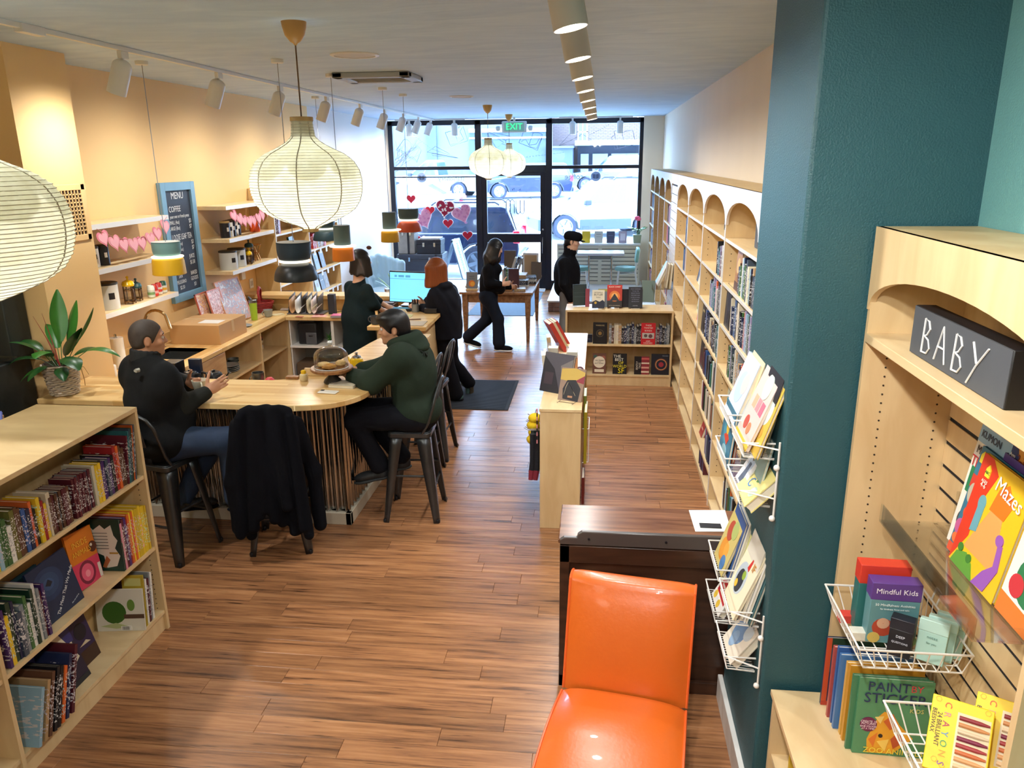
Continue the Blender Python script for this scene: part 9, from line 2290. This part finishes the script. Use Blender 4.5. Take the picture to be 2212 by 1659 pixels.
for k,(x,cov)in enumerate(((.612,'#1c1c22'),(.625,'#d9d0a8'),(.638,'#e0d8bc'))):PB(['thin black picture book','thin cream picture book','thin pale yellow picture book'][k]+' at the back of the top near pocket',2.90+.03*k,1.665,.22,.31+.01*k,cov,[],.22,x)
PB('blue picture book with red fish in the second tier far pocket',3.26,1.47,.24,.25,'#2d7390',[('disc',-.05,.5,.25,1,'#3f8fa8'),('poly',[(-.2,.4),(.1,.55),(.25,.45),(.1,.3)],'#c8402c'),('disc',.05,.6,.12,1,'#d8b43c'),('disc',-.3,.72,.1,1,'#d2572c'),('disc',0,.16,.2,.6,'#8fb0b8')],.1,.56)
PB('orange edged board book behind the fish book',3.3,1.47,.2,.24,'#d85a2a',[],.1,.59)
PB('white boxed book with pencil figure, second tier near pocket',3.0,1.47,.13,.2,'#e6e6e8',[('disc',0,.5,.28,1.2,'#b9c8dc'),('disc',.0,.65,.14,1,'#8c8478'),('poly',[(-.2,.05),(.2,.05),(.1,.5),(-.1,.5)],'#5a6478')],.5,.585,.05)
PB('pale yellow ABC board book lying across the second tier near pocket',2.87,1.47,.2,.22,'#e6d98a',[('text','A',-.12,.68,.085,'#c8502c',1,.3),('text','B',.06,.5,.07,'#5a8a3c',1,.3),('text','C',-.12,.3,.06,'#4a7ab0',1,.3),('disc',.25,.25,.12,1,'#b8d0c0')],.75,.57,.04)
PB('clear bagged cards behind the boxed book in the near pocket',2.93,1.47,.2,.24,'#8fa8a4',[],.2,.62)
PB('picture book with gold and blue leaf pattern in the lower rack top far pocket',3.27,.94,.22,.27,'#c9b870',[('disc',-.1,.3,.25,1,'#d89030'),('disc',.1,.35,.16,1,'#e0a040'),('disc',-.1,.65,.22,1,'#b04a34'),('disc',.15,.75,.2,1,'#a8b46a'),('disc',.2,.15,.16,1,'#4a7ab0')],.32,.575)
for k,(x,cov)in enumerate(((.6,'#2f5590'),(.613,'#dcd8c8'),(.626,'#cfd08a'),(.64,'#dedccf'))):PB(['thin blue','thin white','thin lime','thin ivory'][k]+' picture book behind the leaf pattern one',3.25-.02*k,.94,.22,.28+.012*k,cov,[],.22,x)
PB('cream picture book with drummer figure in the lower rack near pocket',2.93,.94,.22,.31,'#e8dfc0',[('disc',-.1,.42,.3,1.1,'#b4c0c8'),('disc',-.1,.38,.2,1.2,'#2c3038'),('disc',.0,.5,.09,1,'#8ca83c'),('disc',-.2,.3,.08,1,'#d8b43c'),('poly',[(-.02,.62),(.12,.9),(.1,.6)],'#c0302a'),('text','IF',.28,.72,.05,'#c8862c',1)],.36,.572)
for k,(x,cov)in enumerate(((.6,'#d8d4c4'),(.615,'#e4e2da'),(.63,'#2c5a60'))):PB(['ivory','white','teal'][k]+' thin picture book behind the drummer one',2.93-.02*k,.94,.21,.32,cov,[],.24,x)
PB('white book with red panel and yellow dots, lower rack second tier far pocket',3.27,.73,.2,.16,'#e8e4dc',[('rect',-.4,.3,.4,.75,'#b8282c'),('rect',-.3,.55,.3,.62,'#e8d8c8'),('disc',-.3,.18,.1,1,'#d8b43c'),('disc',.1,.15,.1,1,'#d8b43c')],.5,.575,.03)
PB('board book with blue watercolour elephant, lower rack second tier near pocket',2.92,.73,.2,.2,'#d8d0be',[('disc',-.1,.5,.3,1,'#6f8fb4'),('disc',-.1,.3,.16,1.2,'#88a4c0'),('disc',.22,.7,.18,1,'#b9c4c8')],.6,.575,.035)
# goods in the slatted right bay
chalk_sign('BABY chalk sign on a thick black block in the right arch',TR((.952,2.13,2.121),rz=-PI/2),.58,.145,.06,[],None)
t=bpy.data.objects['chalkboard_sign.008']
ch=mat('chalk','#dcdcd8',.9)
def cs(pts,ox):
 b=MB();b.tube([(ox+x*.085,-.002,.022+z*.1)for x,z in pts],.0028,5);b.build('chalk_letter',ch,t)
Bp=[(0,0),(.05,1),(.35,.95),(.5,.75),(.3,.55),(.08,.5),(.45,.42),(.6,.2),(.4,.02),(0,0)]
cs(Bp,-.2);cs([(0,0),(.45,1.0),(.8,0)],-.11);cs([(.15,.4),(.65,.4)],-.11);cs(Bp,.005);cs([(0,1),(.35,.5)],.105);cs([(.95,1),(.35,.45),(-.1,-.1)],.105)
def basket(label,x0,y0,x1,y1,zr,h):
 t=thing('wire_basket',label,'basket',TR(((x0+x1)/2,(y0+y1)/2,zr-h)),'white wire baskets on the slatted back')
 b=MB();b.tube([(x0,y0,zr),(x1,y0,zr),(x1,y1,zr),(x0,y1,zr)],.0042,6,closed=True);b.build('rim',M_WIRE,t,world=True)
 s_=.03;b=MB();b.tube([(x0+s_,y0+s_,zr-h),(x1-s_*.3,y0+s_,zr-h),(x1-s_*.3,y1-s_,zr-h),(x0+s_,y1-s_,zr-h)],.0032,6,closed=True)
 n=9
 for k in range(n+1):
  f=k/n;y=y0+(y1-y0)*f;yb=y0+s_+(y1-y0-2*s_)*f
  b.tube([(x0,y,zr),(x0+s_,yb,zr-h),(x1-s_*.3,yb,zr-h),(x1,y,zr)],.0022,5)
 for k in range(9):
  f=k/8;x=x0+(x1-x0)*f;xb2=x0+s_+(x1-x0-1.3*s_)*f
  b.tube([(x,y0,zr),(xb2,y0+s_,zr-h),(xb2,y1-s_,zr-h),(x,y1,zr)],.0022,5)
 b.build('wires',M_WIRE,t,world=True,kind='stuff')
 for y in(y0+.09,y1-.09):
  b=MB();b.tube([(x1,y-.02,zr),(x1+.012,y-.02,zr+.05),(x1+.012,y+.02,zr+.05),(x1,y+.02,zr)],.0035,6);b.build('hook',M_WIRE,t,world=True)
 return t
basket('white wire basket holding card boxes, further from the camera',.845,2.21,1.185,2.60,1.2,.085)
basket('white wire basket holding crayon boxes, nearest the camera',.86,1.62,1.19,2.02,1.16,.085)
def deck(label,M,w_,d_,h,body,lid,lines,art=(),group='boxed card decks in the wire basket'):
 t=thing('card_box',label,'box',M,group)
 b=MB();b.box(-w_/2,0,0,w_/2,d_,h*.72);b.build('carton',mat('deck_'+body[1:],body,.4),t,bev=.002)
 b=MB();b.box(-w_/2-.001,-.001,h*.72,w_/2+.001,d_+.001,h);b.build('lid',mat('decklid_'+lid[1:],lid,.4),t,bev=.002)
 if art:
  b=MB();ms=[]
  for k,a in enumerate(art):
   if a[3]not in ms:ms.append(a[3])
   b.k=ms.index(a[3]);b.lathe([(.001,.0005+.0004*k),(a[2],.0005+.0004*k),(a[2],0)],14,FR((a[0],0,a[1]),(1,0,0),(0,0,1)),cap=(False,False))
  b.build('printed_art',[flat(q)for q in ms],t)
 for(s_,z,size,hx)in lines:text(s_,size,flat(hx),t,FR((0,-.0022,z),(1,0,0),(0,0,1)))
 return t
deck('purple lidded deck box lettered Mindful Kids standing in the far basket',TR((1.0,2.37,1.122),rz=-.04),.155,.055,.225,'#5f8f94','#5a3a86',[('Mindful Kids',.195,.026,'#f0ecf4'),('50 Mindfulness Activities',.145,.0125,'#e8f0ee'),('for kindness, focus and calm',.13,.008,'#e8f0ee')],[(-.03,.06,.034,'#b0442c'),(-.03,.075,.02,'#d8a888'),(.04,.05,.03,'#2c2a34'),(.05,.075,.016,'#2c2a34'),(-.055,.02,.02,'#c9ae58'),(.06,.015,.022,'#7fa06a')])
deck('red lidded deck box standing behind the Mindful Kids box',TR((.985,2.44,1.122),rz=-.04),.16,.055,.25,'#2c6a66','#d23c28',[('Yoga Pretzels',.21,.02,'#f0e8d8')])
deck('small black deck box leaning in front of the purple box',TR((1.0,2.30,1.12),rz=-.5)@TR(rx=-.1),.07,.05,.13,'#14141c','#1c1c26',[('DEEP',.07,.012,'#c8ccd8'),('QUESTIONS',.05,.009,'#c8ccd8')])
for k in range(3):
 deck('pale mint notecard box, %s of three leaning by the slatted back'%NTH[k],TR((1.085+.035*k,2.275+.02*k,1.122),rz=-.55)@TR(rx=-.18),.085,.026,.14,'#a9cdc0','#b4d4c8',[('notes',.085,.014,'#6a8f84'),('for you',.065,.01,'#6a8f84')])
for k,(x,y,c2)in enumerate(((.9,2.5,'#c93a30'),(.91,2.4,'#d8d4c4'))):
 b=MB();b.box(x-.03,y-.02,1.119,x+.03,y+.02,1.15);tag(b.build('card_pack',mat('pack2_'+c2[1:],c2,.5,noise=(30,.2)),bev=.002),'small %s card pack lying on the far basket floor'%('red','ivory')[k],'box')
def crayons(label,M):
 t=thing('crayon_box',label,'box',M,'yellow crayon boxes in the near basket')
 YC=mat('crayon_carton','#f0cf1c',.45,noise=(14,.06))
 b=MB();b.box(-.075,0,0,.075,.028,.2);b.build('carton',YC,t,bev=.002)
 b=MB();b.box(-.01,-.0006,.02,.07,0,.17);b.build('window',mat('crayon_window','#d9c9a0',.3),t)
 for k,cn in enumerate(('#e0bf94','#d9a06a','#c46a3a','#a03a3c','#7a2440','#d8c2a0','#c88a54','#8a2c34')):
  b=MB();b.tube([(-.005,-.003,.03+k*.018),(.045,-.003,.03+k*.018),(.06,-.003,.03+k*.018),(.068,-.003,.03+k*.018)],[.006,.006,.004,.003],8);b.build('crayon',flat(cn),t)
 for k,chh in enumerate('CRAYONS'):text(chh,.024,flat(['#d8502c','#e08a8a','#b03a5a','#4a8ac0','#3a9a5a','#d8a02c','#8a4a9a'][k]),t,FR((-.035,-.0012,.18-k*.026),(0,0,-1),(1,0,0)))
 text('24 BRILLIANT',.017,flat('#4a3a1c'),t,FR((-.052,-.0012,.11),(0,0,-1),(1,0,0)),sx=.9);text('BEESWAX',.015,flat('#4a3a1c'),t,FR((-.066,-.0012,.13),(0,0,-1),(1,0,0)))
 b=MB()
 for(x,z)in((-.05,.03),(-.03,.02),(-.06,.19),(.06,.19)):b.lathe([(.008,0),(.008,.0008),(.0065,.0008),(.0065,0)],6,FR((x,-.0002,z),(1,0,0),(0,0,1)),cap=(False,False))
 b.build('honeycomb',mat('honeycomb_orange','#e2a81c',.5),t)
 return t
crayons('yellow crayon box lying against the basket side, nearer the aisle',TR((.98,1.82,1.085),rz=-.45)@TR(rx=-.75))
crayons('yellow crayon box behind, nearer the slatted back',TR((1.10,1.84,1.085),rz=-.5)@TR(rx=-.7))
GBX='picture books on the base cabinet'
ZBX=.669
face_book('green activity book lettered PAINT BY STICKER ZOO ANIMALS on the base cabinet',TR((1.05,2.37,ZBX),rz=-.03)@TR(rx=-.05),.245,.3,.014,'#4f8a64',[('poly',[(-.3,.02),(.05,.03),(.3,.25),(.1,.42),(.0,.55),(-.12,.58),(-.2,.5),(-.32,.2)],'#e0a02c'),('poly',[(-.12,.45),(.0,.56),(.08,.42),(-.02,.34)],'#c8602a'),('poly',[(-.3,.2),(-.18,.3),(-.22,.1)],'#d8762a'),('poly',[(.05,.1),(.22,.22),(.1,.34),(.0,.22)],'#b8502a'),('poly',[(-.18,.18),(-.02,.22),(-.06,.05)],'#ecc860'),('poly',[(-.24,.5),(-.12,.52),(-.16,.42)],'#ecd07a'),('disc',-.14,.26,.03,1,'#2a1c18'),('disc',-.32,.4,.115,1,'#6a1c4a')]+[('text','PAINT',-.1,.9,.05,'#1c2c5a',1),('text','BY',.27,.9,.036,'#c8404a',1),('text','STICKER',.0,.75,.055,'#1c2c5a',1),('text','KIDS',.3,.62,.022,'#c9c070',1),('text','CREATE 10',-.32,.44,.011,'#f0d8e4'),('text','PICTURES',-.32,.41,.011,'#f0d8e4'),('text','ONE STICKER',-.32,.375,.009,'#f0d8e4'),('text','AT A TIME!',-.32,.345,.009,'#f0d8e4'),('text','ZOO ANIMALS',.05,.06,.03,'#ecd84a',1)],GBX)
face_book('green spined book directly behind the sticker book',TR((1.035,2.39,ZBX))@TR(rx=-.03),.25,.3,.012,'#3f7a58',[],GBX)
for k,(x,y,cov,w_,h)in enumerate(((1.035,2.43,'#c98f2c',.25,.31),(1.03,2.46,'#d9a84a',.24,.3),(1.02,2.49,'#4a78b0',.25,.31),(1.015,2.52,'#3a62a0',.24,.32),(1.0,2.55,'#b0504c',.22,.3))):
 face_book(['ochre picture book with animal edge in the row behind the sticker book','tan picture book in the row behind the sticker book','blue picture book in the row behind the sticker book','darker blue picture book in the row behind the sticker book','brick red picture book in the row behind the sticker book'][k],TR((x,y,ZBX))@TR(rx=-.02),w_,h,.016,cov,[('disc',-.36,.3,.08,1,'#e8d8b0'),('disc',-.38,.6,.06,1,'#7a4a2c')]if k<2 else[],GBX)
face_book('dark blue and orange picture book lettered DO at the far end of the base cabinet',TR((1.005,2.62,ZBX))@TR(rx=-.03),.24,.29,.014,'#2a3450',[('rect',-.5,0,-.42,1,'#c8502c'),('rect',-.42,.86,.5,1,'#24402c'),('rect',-.5,0,.5,.06,'#b8402c'),('rect',-.42,.5,.5,.86,'#3a4a5c'),('text','DO',-.26,.44,.035,'#e8e0d0',1),('rect',-.3,.1,-.1,.22,'#d8d4cc')],GBX)
for k,(z,y,cn,cov)in enumerate(((.381,2.5,'yellow','#d8b42c'),(.381,2.42,'blue','#2c3f80'))):
 face_book('%s picture book with red umbrella in the open base cabinet'%cn if k==0 else 'dark blue book beside the yellow one in the base cabinet',TR((.86+.09*k,y,z))@TR(rx=-.05),.2,.25,.015,cov,[('disc',0,.45,.2,.6,'#b8402c'),('disc',0,.75,.1,1,'#c8862c'),('disc',-.05,.2,.2,1,'#a83028')]if k==0 else[],GBX)
t=thing('acrylic_tray','clear acrylic ledge hooked on the slatted back holding workbooks','acrylic holder',TR((1.1,2.16,1.5)))
b=MB();b.box(.97,1.83,1.5,1.213,2.52,1.505);b.box(.97,1.83,1.505,.975,2.52,1.565);b.box(1.205,1.83,1.505,1.213,2.52,1.62);b.box(.97,1.83,1.505,1.2,1.834,1.545);b.build('ledge',M_CLEAR,t,world=True)
GM='workbooks on the clear ledge'
def WBK(label,y,x,w_,h,cov,art,lean=.16,t_=.012):return face_book(label,TR((x,y,1.506),rz=-PI/2)@TR(rx=-lean),w_,h,t_,cov,art,GM)
WBK('red and orange volcano workbook lettered Mazes with two dinosaurs, front of the ledge',2.14,1.095,.27,.35,'#eec224',[('poly',[(-.5,.0),(-.5,1.0),(-.3,1.0),(-.12,.9),(-.3,.55),(-.28,.3)],'#d8381e'),('poly',[(-.3,.2),(.35,.2),(.2,.62),(-.05,.62)],'#e0a45a'),('poly',[(-.08,.62),(.22,.62),(.3,.78),(.12,.9),(-.02,.82)],'#ee7a1e'),('disc',-.24,.62,.075,1.2,'#6aa4b0'),('poly',[(-.3,.35),(-.17,.38),(-.17,.62),(-.29,.62)],'#6aa4b0'),('poly',[(.05,.0),(.3,.02),(.42,.25),(.36,.45),(.28,.44),(.32,.26),(.18,.16)],'#9a5ab4'),('disc',.28,.47,.07,.9,'#9a5ab4'),('poly',[(-.45,.0),(.05,.0),(-.05,.12),(-.2,.17),(-.38,.12)],'#5f9a34'),('disc',-.33,.17,.05,1,'#3f7a2c'),('disc',-.12,.14,.05,1,'#3f7a2c'),('poly',[(-.36,.83),(-.27,.83),(-.27,.9),(-.315,.94),(-.36,.9)],'#f2dc3a'),('text','Mazes',.18,.83,.062,'#f4f4f8',.95,-.12),('text','AGES',-.315,.79,.014,'#f4e8d8'),('text','4-6',-.315,.755,.022,'#f4e8d8'),('text','ABC',-.315,.87,.013,'#3a6a2c')])
WBK('teal sea workbook with shell just behind the Mazes book',2.20,1.115,.27,.35,'#2f6f8a',[('poly',[(-.5,.62),(.5,.62),(.5,.74),(-.5,.74)],'#c8392c'),('disc',-.4,.58,.08,1.5,'#b8b09a'),('disc',-.4,.25,.1,1,'#c05a90'),('disc',-.36,.4,.07,1,'#d8502c'),('disc',-.42,.14,.06,1,'#e0703a'),('poly',[(-.46,.86),(-.36,.86),(-.36,.93),(-.41,.97),(-.46,.93)],'#f2dc3a'),('rect',-.5,.0,-.1,.08,'#d8502c')])
WBK('white workbook lettered KUMON My First tracing with blue top',2.25,1.14,.30,.40,'#ece6d8',[('rect',-.5,.86,.12,1,'#9cc4de'),('rect',.12,.86,.5,1,'#dc9a3c'),('poly',[(.12,.86),(.22,.86),(.27,.93),(.22,1),(.12,1)],'#22346a'),('rect',-.45,.45,-.2,.66,'#1f7a4c'),('disc',-.3,.22,.13,1,'#4a3a34'),('disc',-.27,.22,.09,1,'#ece6d8'),('text','KUMON',-.25,.93,.032,'#2c3c5a',1),('text','My First',-.27,.80,.036,'#1c1c20',.9),('text','TRACING',-.16,.70,.048,'#c8242c',.95),('text','Ages',.17,.93,.016,'#f4f4f4',.9),('text','2-3-4',.37,.925,.036,'#8a2c20',1)],.13)
WBK('orange backed workbook at the back of the clear ledge',2.26,1.165,.30,.44,'#d8702a',[('rect',-.4,.8,.4,.98,'#b8281e'),('text','First',0,.93,.03,'#e8d8b8')],.1)
WBK('purple spined workbook behind the Mazes book',2.1,1.13,.25,.37,'#4a3486',[],.13)
WBK('green and white workbook with red boots at the near end of the ledge',1.86,1.10,.27,.33,'#e8e6e0',[('poly',[(-.5,0),(.5,0),(.5,.14),(-.5,.18)],'#e07a2c'),('disc',-.1,.4,.26,1,'#2f7a4c'),('disc',-.2,.75,.18,1,'#5a9ad0'),('disc',.2,.35,.14,1,'#c8343c'),('disc',-.3,.3,.12,1,'#c8343c'),('disc',.1,.66,.16,1,'#d8586a')],.16)
# lettering becomes plain mesh
dg=bpy.context.evaluated_depsgraph_get()
for o in[q for q in bpy.data.objects if q.type=='FONT']:
 me=bpy.data.meshes.new_from_object(o.evaluated_get(dg),depsgraph=dg)
 nm=o.name;o.name='old_'+nm
 n=bpy.data.objects.new(nm.split('.')[0],me);COL.objects.link(n)
 n.location=o.location;n.rotation_euler=o.rotation_euler;n.scale=o.scale;n.parent=o.parent
 for k in('label','category','group','kind'):
  if k in o:n[k]=o[k]
 bpy.data.objects.remove(o)
